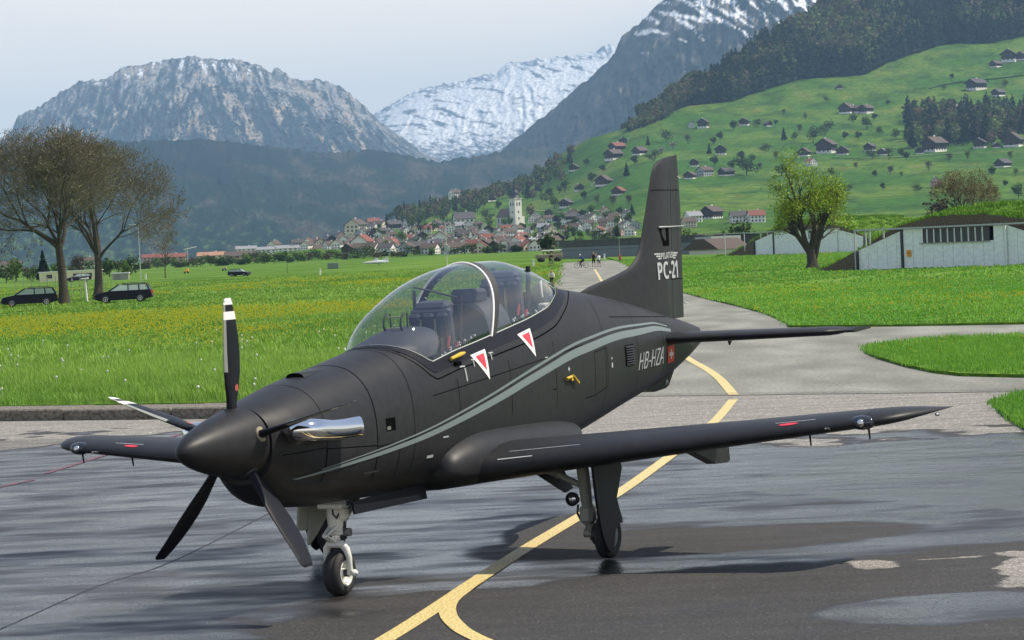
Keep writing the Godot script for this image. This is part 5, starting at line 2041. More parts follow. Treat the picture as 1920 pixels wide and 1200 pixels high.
# ------------------------------------------------------------------ aircraft shelters, hangar
func shelter(called: String, label: String, g0: Vector2, g1: Vector2, wing_l: float, c0: float, c1: float, wing_r: float, h_side: float, h: float, panes: Array, rail0: float, rail1: float, mound: Array, slab: Material) -> Node3D:
	# a half-buried shelter; u along its front, v up, w back into the mound
	var dir := (g1 - g0).normalized()
	var t := thing(called, label, "aircraft shelter", Vector3(g0.x, 0.0, g0.y), -dir.angle())
	var F := func(u: float, v: float, w: float) -> Vector3: return Vector3(u, v, -w)
	var top := func(u: float) -> float:
		return lin([wing_l, c0, c1, wing_r], [h_side, h, h, h_side], u)
	# front panels, one by one
	var u := wing_l
	var st: SurfaceTool
	while u < wing_r - 0.1:
		var e := minf(u + 0.82, wing_r)
		for lim in [c0, c1]:
			if u < lim - 0.05 and e > lim:
				e = lim
		var m := (u + e) * 0.5
		st = mb()
		var lo := 0.0
		var cut := false
		for p in [panes]:
			cut = m > p[0] and m < p[1]
		var a: float = top.call(u + 0.01)
		var b: float = top.call(e - 0.01)
		var out := 0.0 if m > c0 and m < c1 else 0.10
		if cut:
			a = panes[2]
			b = panes[2]
		extrude(st, PackedVector2Array([Vector2(u + 0.012, lo), Vector2(e - 0.012, lo), Vector2(e - 0.012, b), Vector2(u + 0.012, a)]), F, out, out + 0.06)
		part("panel", st, slab, t)
		u = e
	st = mb()
	box(st, F.call((wing_l + wing_r) * 0.5, h_side * 0.5, 0.25), Vector3(wing_r - wing_l - 0.2, h_side, 0.08))
	box(st, F.call((c0 + c1) * 0.5, h * 0.5 - 0.02, 0.23), Vector3(c1 - c0, h - 0.06, 0.08))
	part("backing", st, M.dark_gap, t)
	# window band
	var n: int = panes[4]
	for i in n:
		var a := lerpf(panes[0], panes[1], float(i) / n)
		var b := lerpf(panes[0], panes[1], float(i + 1) / n)
		st = mb()
		box(st, F.call((a + b) * 0.5, (panes[2] + panes[3]) * 0.5, 0.05), Vector3(b - a - 0.07, panes[3] - panes[2] - 0.04, 0.02))
		part("window_pane", st, M.window_dark, t)
		st = mb()
		box(st, F.call(a, (panes[2] + panes[3]) * 0.5, 0.01), Vector3(0.06, panes[3] - panes[2], 0.08))
		part("mullion", st, slab, t)
	st = mb()
	box(st, F.call((panes[0] + panes[1]) * 0.5, panes[2] - 0.03, -0.03), Vector3(panes[1] - panes[0] + 0.1, 0.06, 0.12))
	part("window_sill", st, M.gear_grey, t)
	for q in [c0, wing_l]:
		st = mb()
		box(st, F.call(q - 0.08, (h if q == c0 else h_side) * 0.5, -0.02), Vector3(0.14, h if q == c0 else h_side, 0.20))
		part("door_jamb", st, M.dark_grey, t)
	st = mb()
	box(st, F.call(c1 + 0.03, h * 0.5, -0.03), Vector3(0.06, h, 0.12))
	part("door_jamb", st, slab, t)
	# door rail in front, with its posts
	st = mb()
	box(st, F.call((rail0 + rail1) * 0.5, h + 0.08, -0.12), Vector3(rail1 - rail0, 0.11, 0.14))
	part("door_rail", st, M.rail_grey, t)
	for q in [rail0, rail0 + (wing_l - rail0) * 0.5 + 0.9, wing_l + 1.2, wing_l + 2.4]:
		var low: float = 0.0 if q < wing_l + 0.3 else top.call(q)
		if q > rail0 and low < 0.1:
			low = 0.6
		st = mb()
		box(st, F.call(q, (h + 0.05 + low) * 0.5, -0.10), Vector3(0.09, h + 0.05 - low, 0.09))
		part("rail_post", st, M.rail_grey, t)
	# earth bank over the roof
	var rows := []
	var face_a := PackedVector3Array()
	var face_b := PackedVector3Array()
	var mn := noise(5, 0.6, 3)
	for i in 18:
		var w := 0.34 + pow(i / 17.0, 1.5) * 22.0
		var row := PackedVector3Array()
		for j in 61:
			var uu := lerpf(mound[0][0], mound[0][-1], j / 60.0)
			var hh := tab(mound[0], mound[1], uu)
			hh = hh * (1.0 + 0.16 * smoothstep(0.3, 4.0, w)) * (1.0 - smoothstep(13.0, 21.0, w)) + mn.get_noise_2d(uu, w) * 0.10
			row.append(F.call(uu, maxf(-0.1, hh), w))
			if i == 0:
				face_a.append(F.call(uu, -0.1, 0.33))
				face_b.append(F.call(uu, maxf(-0.09, hh), 0.335))
		rows.append(row)
	st = mb()
	grid(st, rows)
	part("earth_mound", st, M.meadow, t, "grass bank heaped over the shelter")
	st = mb()
	grid(st, [face_a, face_b])
	part("earth_face", st, M.bare_earth, t, "bare brown edge of the bank above the front")
	st = mb()
	extrude(st, PackedVector2Array([Vector2(wing_l - 3.2, 0.0), Vector2(wing_l - 0.12, 0.0), Vector2(wing_l - 0.12, h_side), Vector2(wing_l - 3.0, 0.22)]), F, 0.05, 0.31)
	part("wing_wall", st, M.bare_earth, t, "low sloping concrete wing wall")
	return t

func bunkers() -> void:
	var slab := mat("pale_grey_panel", Color(1, 1, 1), 0.7)
	tri_mat(slab, noise_tex(0.03, 101, Color(0.82, 0.855, 0.84), Color(0.90, 0.93, 0.91), 256, 5), 2.5, true)
	mat("rail_grey", Color(0.36, 0.40, 0.38), 0.6)
	var be := mat("bare_earth", Color(1, 1, 1), 0.95)
	tri_mat(be, noise_tex(0.05, 102, Color(0.26, 0.225, 0.18), Color(0.44, 0.40, 0.33), 256, 5), 1.5, true)
	var a := shelter("aircraft_shelter", "pale grey half-buried shelter with a band of dark windows", Vector2(23.2, -178.0), Vector2(31.6, -168.5), -0.2, 3.75, 12.1, 16.3, 1.34, 2.60, [5.2, 10.82, 1.68, 2.56, 10], -0.3, 16.5, [[-5.0, -3.4, -1.6, 0.0, 1.8, 3.7, 6.8, 10.0, 12.1, 14.0, 16.5, 19.0, 22.0], [0.0, 0.25, 0.75, 1.45, 2.4, 2.95, 3.38, 3.36, 3.15, 2.75, 1.8, 0.7, 0.0]], slab)
	var st := mb()
	box(st, Vector3(4.22, 1.04, 0.05), Vector3(0.36, 0.44, 0.03))
	var sg := part("notice", st, mat("sign_orange", Color(0.70, 0.30, 0.02), 0.6), a, "small orange notice left of the windows")
	mat("marking_brown", Color(0.30, 0.10, 0.01), 0.7)
	for k in 3:
		st = mb()
		box(st, Vector3(4.17 + 0.05 * k, 1.05 + 0.02 * (k % 2), 0.068), Vector3(0.03, 0.13, 0.006))
		part("notice_print", st, M.marking_brown, sg)
	shelter("aircraft_shelter", "farther pale shelter half hidden behind the bright green tree", Vector2(29.6, -322.0), Vector2(37.6, -312.0), -0.25, 3.1, 13.5, 17.5, 1.76, 2.72, [8.6, 11.0, 1.85, 2.5, 5], -5.3, 14.0, [[-8.0, -5.6, -3.0, -0.4, 1.5, 3.1, 6.0, 10.0, 13.0, 16.0, 19.0, 24.0], [0.0, 0.2, 1.0, 2.05, 2.7, 3.1, 3.5, 3.5, 3.2, 2.5, 1.2, 0.0]], slab)
	# loose grass on both banks
	var where := []
	var tint := []
	var lawn := tuft(12, 0.3, 0.34, 0.05, 9)
	for k in 2:
		var b: Node3D = a if k == 0 else get_node("aircraft_shelter_001")
		var em: MeshInstance3D = b.get_node("earth_mound")
		var v: PackedVector3Array = em.mesh.surface_get_arrays(0)[Mesh.ARRAY_VERTEX]
		for i in 2600:
			var p: Vector3 = v[rng.randi() % v.size()]
			if p.z < -12.0 or p.y < 0.05:
				continue
			var q := p + Vector3(rng.randf_range(-0.25, 0.25), -0.02, rng.randf_range(-0.5, 0.05))
			where.append(b.transform * Transform3D(Basis(Vector3.UP, rng.randf() * TAU), q))
			tint.append(Color(0.10, 0.23, 0.026).lerp(Color(0.16, 0.28, 0.04), rng.randf()) * rng.randf_range(0.7, 1.2))
	stuff("bank_grass", lawn, vertex_grass(), where, "rough grass on the banks of the two shelters", "grass", tint)
	# long dark hangar at the end of the taxiway
	var d := Vector2(20.5 - 8.2, -405.0 + 430.0)
	var t := thing("long_hangar", "long low dark hangar across the end of the taxiway", "hangar", Vector3(8.2, 0, -430.0), -d.angle())
	var wallm := mat("hangar_wall", Color(0.135, 0.165, 0.18), 0.6)
	var darkm := mat("hangar_dark", Color(0.020, 0.024, 0.03), 0.5)
	for k in 15:
		st = mb()
		box(st, Vector3(1.45 + 2.9 * k, 0.62, 0), Vector3(2.86, 1.24, 0.3))
		part("wall_panel", st, wallm, t)
		st = mb()
		box(st, Vector3(1.45 + 2.9 * k, 1.52, 0.02), Vector3(2.86, 0.44, 0.3))
		part("wall_panel", st, wallm, t)
		st = mb()
		box(st, Vector3(1.45 + 2.9 * k, 2.26, 0.06), Vector3(2.82, 0.92, 0.2))
		part("window_pane", st, darkm, t)
	st = mb()
	box(st, Vector3(21.7, 1.3, -8.0), Vector3(43.4, 2.6, 15.6))
	part("hall", st, darkm, t)
	st = mb()
	box(st, Vector3(21.7, 2.78, -7.9), Vector3(44.2, 0.14, 16.6))
	part("roof", st, mat("roof_tar", Color(0.09, 0.09, 0.095), 0.8), t)
	st = mb()
	box(st, Vector3(46.0, 1.25, -2.0), Vector3(4.6, 2.5, 5.0))
	var an := part("annex", st, mat("annex_grey", Color(0.34, 0.36, 0.36), 0.8), t)
	for k in 3:
		st = mb()
		box(st, Vector3(44.6 + 1.4 * k, 1.6, 0.52), Vector3(1.0, 0.9, 0.06))
		part("window_pane", st, M.window_dark, an)
	# low dark roof in front of it
	t = thing("low_store", "low store with a broad dark brown roof beside the far shelter", "store", Vector3(29.2, 0, -378.0), -0.9)
	st = mb()
	box(st, Vector3(0, 0.45, 0), Vector3(6.0, 0.9, 5.0))
	part("wall", st, M.white_paint, t)
	st = mb()
	extrude(st, PackedVector2Array([Vector2(-3.8, 0.7), Vector2(3.8, 0.7), Vector2(0.9, 2.2), Vector2(-0.9, 2.2)]), func(u, v, q): return Vector3(u, v, q), -3.2, 3.2)
	part("roof", st, mat("roof_brown", Color(0.075, 0.055, 0.045), 0.85), t)

func vertex_grass() -> StandardMaterial3D:
	if not M.has("vg"):
		var m := vertex_mat("bank_grass", 0.75)
		m.backlight_enabled = true
		m.backlight = Color(0.5, 0.55, 0.3)
		M.vg = m
	return M.vg

# ------------------------------------------------------------------ cars, posts, people and other things on the airfield
func estate_car(label: String, at: Vector3, turn: float, paint: Material, size: float, first: Node3D = null) -> Node3D:
	if first:
		return dup(first, at, turn, label, Vector3.ONE * size)
	var t := thing("estate_car", label, "car", at, turn)
	t.set_meta("stem", "estate_car")
	t.scale = Vector3.ONE * size
	var body := PackedVector2Array([Vector2(-2.18, 0.30), Vector2(-2.22, 0.58), Vector2(-2.12, 0.76), Vector2(-1.15, 0.94), Vector2(2.12, 0.97), Vector2(2.24, 0.62), Vector2(2.22, 0.34), Vector2(1.72, 0.22), Vector2(-1.9, 0.20)])
	var st := mb()
	var rows := []
	for k in [[-0.83, 0.92], [-0.80, 0.99], [-0.5, 1.0], [0.5, 1.0], [0.80, 0.99], [0.83, 0.92]]:
		var row := PackedVector3Array()
		for p in body:
			row.append(Vector3(p.x * (1.0 if absf(k[0]) < 0.8 else k[1] * 1.005), (p.y - 0.6) * k[1] + 0.6, k[0]))
		rows.append(row)
	flat(st)
	grid(st, rows, true)
	cap(st, rows[0], true)
	cap(st, rows[-1])
	var b := part("body", st, paint, t)
	# roof and pillars around open glass
	st = mb()
	rows = []
	var lowp := [Vector3(-1.1, 0.95, 0.76), Vector3(2.1, 0.98, 0.76)]
	var roof := PackedVector3Array([Vector3(-0.35, 1.40, -0.56), Vector3(0.1, 1.45, -0.6), Vector3(1.7, 1.44, -0.6), Vector3(1.86, 1.40, -0.56), Vector3(1.86, 1.40, 0.56), Vector3(1.7, 1.44, 0.6), Vector3(0.1, 1.45, 0.6), Vector3(-0.35, 1.40, 0.56)])
	flat(st)
	cap(st, roof)
	var under := PackedVector3Array()
	for p in roof:
		under.append(p + Vector3(0, -0.06, 0))
	grid(st, [roof, under], true)
	part("roof", st, paint, t)
	for s in [-1.0, 1.0]:
		for pl in [[-1.12, -0.33, 0.05], [0.42, 0.40, 0.045], [1.28, 1.22, 0.05], [2.10, 1.84, 0.07]]:
			st = mb()
			tube(st, [Vector3(pl[0], 0.93, s * 0.76), Vector3(pl[1], 1.41, s * 0.58)], [pl[2]], 4)
			part("pillar", st, paint, t)
		for gl in [[-1.08, 0.40, -0.30, 0.38], [0.46, 1.25, 0.43, 1.20], [1.32, 2.07, 1.25, 1.82]]:
			st = mb()
			flat(st)
			quad(st, Vector3(gl[0], 0.95, s * 0.75), Vector3(gl[1], 0.95, s * 0.75), Vector3(gl[3], 1.40, s * 0.585), Vector3(gl[2], 1.40, s * 0.585))
			part("side_window", st, M.car_glass, t)
	for e in [[-1.12, -0.34], [2.12, 1.86]]:
		st = mb()
		flat(st)
		quad(st, Vector3(e[0], 0.95, -0.74), Vector3(e[0], 0.95, 0.74), Vector3(e[1], 1.40, 0.56), Vector3(e[1], 1.40, -0.56))
		part("windscreen" if e[0] < 0 else "rear_window", st, M.car_glass, t)
	for x in [-1.38, 1.32]:
		for s in [-1.0, 1.0]:
			st = mb()
			lathe(st, Vector3(x, 0.31, s * 0.74), Vector3(0, 0, s), [[-0.1, 0.18], [-0.1, 0.31], [0.06, 0.315], [0.10, 0.29], [0.10, 0.2], [0.07, 0.19]], 20)
			var w := part("wheel", st, M.rubber, t)
			st = mb()
			lathe(st, Vector3(x, 0.31, s * 0.74), Vector3(0, 0, s), [[0.0, 0.2], [0.085, 0.2], [0.10, 0.17], [0.07, 0.08], [0.10, 0.06], [0.10, 0.0]], 16)
			part("rim", st, M.rim_grey, w)
	for s in [-1.0, 1.0]:
		st = mb()
		bevel_box(st, Vector3(2.22, 0.74, s * 0.66), Vector3(0.06, 0.28, 0.18), 0.015)
		part("tail_lamp", st, M.marking_red, t)
		st = mb()
		bevel_box(st, Vector3(-2.15, 0.66, s * 0.6), Vector3(0.10, 0.13, 0.28), 0.02)
		part("headlight", st, M.lamp_lens, t)
	st = mb()
	bevel_box(st, Vector3(2.25, 0.42, 0), Vector3(0.10, 0.18, 1.5), 0.03)
	part("bumper", st, M.dark_grey, b)
	st = mb()
	bevel_box(st, Vector3(-2.22, 0.40, 0), Vector3(0.10, 0.18, 1.5), 0.03)
	part("bumper", st, M.dark_grey, b)
	for s in [-1.0, 1.0]:
		st = mb()
		tube(st, [Vector3(-0.1, 1.47, s * 0.52), Vector3(0.0, 1.51, s * 0.52), Vector3(1.6, 1.50, s * 0.52), Vector3(1.7, 1.46, s * 0.52)], [0.018], 5)
		part("roof_bar", st, M.dark_grey, t)
	return t

func post(called: String, label: String, category: String, at: Vector3, h: float, r: float, m: Material) -> Node3D:
	var t := thing(called, label, category, at)
	var st := mb()
	tube(st, [Vector3.ZERO, Vector3(0, h, 0)], [r, r * 0.8], 8)
	part("pole", st, m, t)
	return t

func near_objects() -> void:
	var cg := mat("car_glass", Color(0.5, 0.6, 0.6), 0.05)
	cg.transparency = BaseMaterial3D.TRANSPARENCY_ALPHA
	cg.albedo_color.a = 0.45
	mat("rim_grey", Color(0.42, 0.42, 0.43), 0.4)
	var navy := mat("navy_paint", Color(0.004, 0.004, 0.014), 0.32)
	navy.metallic_specular = 0.3
	var h := 0.17
	var c := estate_car("dark navy estate car parked left of the first big tree", on_ground(56, 574, h), 0.16, navy, 0.84)
	estate_car("dark navy estate car with roof bars parked right of the second big tree", on_ground(233, 567, h), 0.06, navy, 0.84, c)
	estate_car("black estate car standing alone in the middle of the left meadow", on_ground(449, 518, h), 2.75, navy, 0.66, c)
	estate_car("dark car behind the two big trees in front of the pale building", on_ground(148, 528, h), 0.3, navy, 0.8, c)
	# open-topped utility vehicle by the hangar
	var t := thing("utility_vehicle", "small open khaki utility vehicle parked left of the dark hangar", "vehicle", on_ground(1030, 491, h), 0.2)
	var st := mb()
	bevel_box(st, Vector3(0, 0.75, 0), Vector3(3.4, 0.55, 1.5), 0.08)
	bevel_box(st, Vector3(0.9, 1.1, 0), Vector3(1.5, 0.35, 1.4), 0.08)
	part("body", st, mat("khaki", Color(0.17, 0.16, 0.10), 0.7), t)
	st = mb()
	bevel_box(st, Vector3(0.3, 1.5, 0), Vector3(2.6, 0.14, 1.45), 0.04)
	part("canvas_top", st, M.gear_white, t)
	for x in [-1.1, 1.1]:
		for s in [-1.0, 1.0]:
			st = mb()
			lathe(st, Vector3(x, 0.36, s * 0.66), Vector3(0, 0, s), [[-0.1, 0.1], [-0.1, 0.36], [0.1, 0.36], [0.1, 0.0]], 14)
			part("wheel", st, M.rubber, t)
	for x in [-0.9, 0.3, 1.5]:
		st = mb()
		box(st, Vector3(x, 1.25, 0.66), Vector3(0.07, 0.5, 0.07))
		part("hood_frame", st, M.dark_grey, t)
	# posts and masts
	var p := post("white_post", "stout white post between the trunks of the two big trees", "post", on_ground(163.5, 566, h), 1.62, 0.085, M.gear_white)
	p.rotation.z = 0.06
	st = mb()
	bevel_box(st, Vector3(0, 1.63, 0), Vector3(0.55, 0.10, 0.3), 0.03)
	part("cap", st, M.gear_white, p)
	p = post("lamp_post", "thin tall grey lamp post right of the second big tree", "lamp post", on_ground(264, 526, h), 7.4, 0.07, M.rail_grey)
	st = mb()
	tube(st, [Vector3(0, 7.3, 0), Vector3(-0.5, 7.5, 0), Vector3(-1.2, 7.5, 0)], [0.05, 0.04, 0.07], 6)
	part("lamp_arm", st, M.rail_grey, p)
	p = post("radio_mast", "thin pale mast with a white box, standing in the meadow behind the canopy", "mast", on_ground(838.5, 498, h), 5.6, 0.05, M.gear_white)
	st = mb()
	bevel_box(st, Vector3(0, 2.5, 0.05), Vector3(0.55, 0.9, 0.3), 0.04)
	bevel_box(st, Vector3(0.35, 2.3, 0.05), Vector3(0.3, 0.7, 0.25), 0.04)
	part("equipment_box", st, M.rail_grey, p)
	p = post("signal_pole", "slim pole with a red base in front of the dark hangar", "pole", on_ground(1162.5, 488, 0.06), 2.9, 0.05, M.gear_grey)
	st = mb()
	bevel_box(st, Vector3(0, 0.35, 0), Vector3(0.32, 0.7, 0.32), 0.04)
	part("red_base", st, mat("base_red", Color(0.45, 0.08, 0.05), 0.7), p)
	post("meadow_stake", "thin dark stake in the far left meadow right of the lone black car", "stake", on_ground(539, 512, h), 2.6, 0.03, M.dark_grey)
	for q in [[273.5, 524, "right of the tall lamp post"], [600.5, 516, "in the far meadow right of the lone black car"], [1000.5, 500, "left of the far end of the taxiway"], [1133.5, 487, "between the hangar and the standing people"]]:
		var k := thing("marker_post", "small white marker post %s" % q[2], "marker post", on_ground(q[0], q[1], h), 0.0, "white marker posts in the grass")
		st = mb()
		bevel_box(st, Vector3(0, 0.38, 0), Vector3(0.20, 0.76, 0.14), 0.03)
		part("post", st, M.white_paint, k)
		st = mb()
		box(st, Vector3(0, 0.62, 0.075), Vector3(0.14, 0.1, 0.01))
		part("band", st, M.dark_grey, k)
	var lk := thing("edge_lamp", "tiny white edge lamp on a stalk beside the grass island", "lamp", on_ground(1765, 640, 0.0))
	st = mb()
	tube(st, [Vector3.ZERO, Vector3(0, 0.07, 0)], [0.03, 0.02], 6)
	part("stalk", st, M.dark_grey, lk)
	st = mb()
	ball(st, Vector3(0, 0.10, 0), 0.045, 10)
	part("lens", st, M.gear_white, lk)
	# wire fence left of the trees: every post
	var f := thing("wire_fence", "thin wire fence along the meadow behind the two parked estate cars", "fence", Vector3.ZERO)
	var prev := Vector3.ZERO
	for i in 13:
		var a := on_ground(4 + 15.5 * i, 566.5 - 0.7 * i, h) + Vector3(0, 0, -6.0)
		st = mb()
		tube(st, [a, a + Vector3(0, 1.75, 0)], [0.028], 5)
		part("fence_post", st, M.gear_grey, f)
		if i > 0:
			for w in 3:
				st = mb()
				tube(st, [prev + Vector3(0, 0.6 + 0.5 * w, 0), a + Vector3(0, 0.6 + 0.5 * w, 0)], [0.006], 3, false)
				part("wire", st, M.gear_grey, f)
		prev = a
	# cabinet, small orange trailer and pale bale in the far meadow
	var cb := thing("grey_cabinet", "square grey-green cabinet in the far meadow beyond the marker posts", "cabinet", on_ground(625, 504, h))
	st = mb()
	bevel_box(st, Vector3(0, 0.45, 0), Vector3(1.7, 0.9, 1.0), 0.03)
	part("case", st, mat("cabinet_green", Color(0.12, 0.17, 0.13), 0.7), cb)
	for s in [-0.42, 0.42]:
		st = mb()
		box(st, Vector3(s, 0.45, 0.51), Vector3(0.78, 0.74, 0.03))
		part("door", st, mat("cabinet_door", Color(0.16, 0.21, 0.17), 0.6), cb)
	for q in [["mower", "small orange mower far out in the left meadow", 350, 513, "sign_orange"], ["cart", "small pale cart far out in the left meadow near the hedge", 421, 508, "strap_tan"]]:
		var k := thing(q[0], q[1], q[0], on_ground(q[2], q[3], h))
		st = mb()
		bevel_box(st, Vector3(0, 0.45, 0), Vector3(0.85, 0.35, 0.5), 0.08)
		bevel_box(st, Vector3(0.2, 0.72, 0), Vector3(0.35, 0.28, 0.4), 0.08)
		part("body", st, M[q[4]], k)
		for x in [-0.28, 0.28]:
			st = mb()
			lathe(st, Vector3(x, 0.18, 0.26), Vector3(0, 0, 1), [[-0.06, 0.05], [-0.06, 0.18], [0.06, 0.18], [0.06, 0.0]], 10)
			part("wheel", st, M.rubber, k)
	white_jet()
	people()

func white_jet() -> void:
	# a jet under white covers far out on the field
	var t := thing("covered_jet", "parked jet under white covers far behind the canopy", "aircraft", on_ground(706, 498, 0.17), -0.1)
	var m: Material = mat("white_cover", Color(0.55, 0.58, 0.55), 0.8)
	var st := mb()
	tube(st, [Vector3(-2.3, 0.62, 0), Vector3(-1.9, 0.55, 0), Vector3(-0.9, 0.55, 0), Vector3(0.3, 0.6, 0), Vector3(1.6, 0.58, 0), Vector3(2.0, 0.55, 0)], [0.03, 0.14, 0.24, 0.28, 0.24, 0.15], 12)
	part("fuselage", st, m, t)
	st = mb()
	extrude(st, PackedVector2Array([Vector2(-0.9, 0.75), Vector2(-0.05, 1.3), Vector2(0.28, 1.32), Vector2(0.35, 0.75)]), func(u, v, d): return Vector3(u, v, d), -0.05, 0.05)
	part("canopy_cover", st, m, t)
	st = mb()
	extrude(st, PackedVector2Array([Vector2(0.7, 0.75), Vector2(1.75, 1.35), Vector2(2.1, 1.36), Vector2(2.05, 0.7)]), func(u, v, d): return Vector3(u, v, d), -0.05, 0.05)
	part("fin", st, m, t)
	for s in [-1.0, 1.0]:
		st = mb()
		extrude(st, PackedVector2Array([Vector2(-0.6, 0.15), Vector2(1.2, 1.7), Vector2(1.6, 1.7), Vector2(1.5, 0.15)]), func(u, v, d): return Vector3(u, 0.5 + d, s * v), -0.05, 0.05)
		part("wing", st, m, t)
		st = mb()
		tube(st, [Vector3(0.4, 0.5, s * 0.6), Vector3(0.4, 0.0, s * 0.65)], [0.04], 6)
		part("gear_leg", st, M.gear_grey, t)
	st = mb()
	tube(st, [Vector3(-1.4, 0.5, 0), Vector3(-1.4, 0.0, 0)], [0.04], 6)
	part("gear_leg", st, M.gear_grey, t)

# a body as one skin: distances to tapered bones joined smoothly, meshed with surface nets
func body(bones: Array, cell: float) -> SurfaceTool:
	var lo := Vector3.INF
	var hi := -Vector3.INF
	for b in bones:
		for k in 2:
			var r: float = b[2 + k] + cell * 2.0
			lo = lo.min(b[k] - Vector3.ONE * r)
			hi = hi.max(b[k] + Vector3.ONE * r)
	var n := Vector3i(((hi - lo) / cell).ceil()) + Vector3i.ONE
	var d := PackedFloat32Array()
	var own := PackedByteArray()
	d.resize(n.x * n.y * n.z)
	own.resize(d.size())
	d.fill(1.0)
	for bi in bones.size():
		var b: Array = bones[bi]
		var r: float = maxf(b[2], b[3]) + cell * 3.0
		var q0 := Vector3i(((b[0].min(b[1]) - Vector3.ONE * r - lo) / cell).floor()).clamp(Vector3i.ZERO, n - Vector3i.ONE)
		var q1 := Vector3i(((b[0].max(b[1]) + Vector3.ONE * r - lo) / cell).ceil()).clamp(Vector3i.ZERO, n - Vector3i.ONE)
		var ab: Vector3 = b[1] - b[0]
		var l2 := maxf(ab.length_squared(), 1e-6)
		for z in range(q0.z, q1.z + 1):
			for y in range(q0.y, q1.y + 1):
				for x in range(q0.x, q1.x + 1):
					var p := lo + Vector3(x, y, z) * cell
					var t := clampf((p - b[0]).dot(ab) / l2, 0.0, 1.0)
					var v: float = (p - b[0] - ab * t).length() - lerpf(b[2], b[3], t)
					var i := (z * n.y + y) * n.x + x
					var o := d[i]
					if v < o:
						own[i] = b[4]
					var k := 0.035
					var hh := maxf(k - absf(o - v), 0.0) / k
					d[i] = minf(o, v) - hh * hh * k * 0.25
	var at := {}
	var vs := []
	var cs := []
	for z in n.z - 1:
		for y in n.y - 1:
			for x in n.x - 1:
				var i := (z * n.y + y) * n.x + x
				var m := 0
				var s := Vector3.ZERO
				var c := 0
				var val := []
				for k in 8:
					val.append(d[i + (k & 1) + ((k >> 1) & 1) * n.x + (k >> 2) * n.x * n.y])
					if val[k] < 0:
						m += 1
				if m == 0 or m == 8:
					continue
				for e in [[0, 1], [2, 3], [4, 5], [6, 7], [0, 2], [1, 3], [4, 6], [5, 7], [0, 4], [1, 5], [2, 6], [3, 7]]:
					var a: float = val[e[0]]
					var bb: float = val[e[1]]
					if (a < 0) != (bb < 0):
						var t := a / (a - bb)
						var pa := Vector3(e[0] & 1, (e[0] >> 1) & 1, e[0] >> 2)
						var pb := Vector3(e[1] & 1, (e[1] >> 1) & 1, e[1] >> 2)
						s += pa.lerp(pb, t)
						c += 1
				at[i] = vs.size()
				vs.append(lo + (Vector3(x, y, z) + s / c) * cell)
				cs.append(own[i])
	var st := mb()
	for i in at:
		var x: int = i % n.x
		var y: int = (i / n.x) % n.y
		var z: int = i / (n.x * n.y)
		for ax in 3:
			var du: int = [1, n.x, n.x * n.y][ax]
			var dv: int = [n.x, n.x * n.y, 1][ax]
			var dw: int = [n.x * n.y, 1, n.x][ax]
			# the edge along ax from the cell's corner; the four cells round it
			if [y, z, x][ax] == 0 or [z, x, y][ax] == 0:
				continue
			var a := d[i]
			var b := d[i + du]
			if (a < 0) == (b < 0):
				continue
			var q := [i, i - dv, i - dv - dw, i - dw]
			if not (at.has(q[1]) and at.has(q[2]) and at.has(q[3])):
				continue
			var order := [0, 1, 2, 0, 2, 3] if b < 0 else [0, 2, 1, 0, 3, 2]
			for k in order:
				st.set_color(CLOTH[cs[at[q[k]]]])
				st.add_vertex(vs[at[q[k]]])
	return st

const CLOTH := [Color(0.42, 0.26, 0.18), Color(0.012, 0.012, 0.014), Color(0.62, 0.62, 0.62), Color(0.03, 0.06, 0.13), Color(0.18, 0.05, 0.045), Color(0.30, 0.22, 0.10)]

func figure(label: String, at: Vector3, turn: float, j: Dictionary, col: Array, size := 1.0) -> Node3D:
	# col: shirt, trousers, shoes, hair, sleeves, shins
	var b := []
	b.append([j.hip, j.chest, 0.125, 0.14, col[0]])
	b.append([j.chest, j.neck, 0.13, 0.055, col[0]])
	b.append([j.neck, j.head, 0.05, 0.06, 0])
	b.append([j.head + Vector3(0, 0.03, 0), j.head + Vector3(0, 0.11, 0), 0.085, 0.095, 0])
	b.append([j.head + Vector3(0, 0.13, 0) - j.face * 0.02, j.head + Vector3(0, 0.15, 0) - j.face * 0.03, 0.095, 0.095, col[3]])
	b.append([j.head + j.face * 0.085 + Vector3(0, 0.06, 0), j.head + j.face * 0.105 + Vector3(0, 0.045, 0), 0.014, 0.018, 0])
	for s in ["l", "r"]:
		b.append([j.chest.lerp(j.neck, 0.55), j["sh" + s], 0.07, 0.065, col[0]])
		b.append([j["sh" + s], j["el" + s], 0.062, 0.045, col[4]])
		b.append([j["el" + s], j["ha" + s], 0.043, 0.03, 0])
		b.append([j["ha" + s], j["ha" + s] + (j["ha" + s] - j["el" + s]).normalized() * 0.14, 0.036, 0.02, 0])
		b.append([j.hip, j["th" + s], 0.12, 0.10, col[1]])
		b.append([j["th" + s], j["kn" + s], 0.095, 0.06, col[1]])
		b.append([j["kn" + s], j["an" + s], 0.058, 0.038, col[5]])
		b.append([j["an" + s] + Vector3(0, -0.03, 0), j["an" + s] + j.face * 0.17 + Vector3(0, -0.05, 0), 0.045, 0.035, col[2]])
	var t := thing("person", label, "person", at, turn)
	t.scale = Vector3.ONE * size
	if not M.has("cloth"):
		M.cloth = vertex_mat("skin_and_cloth", 0.8)
	part("figure", body(b, 0.032), M.cloth, t)
	return t

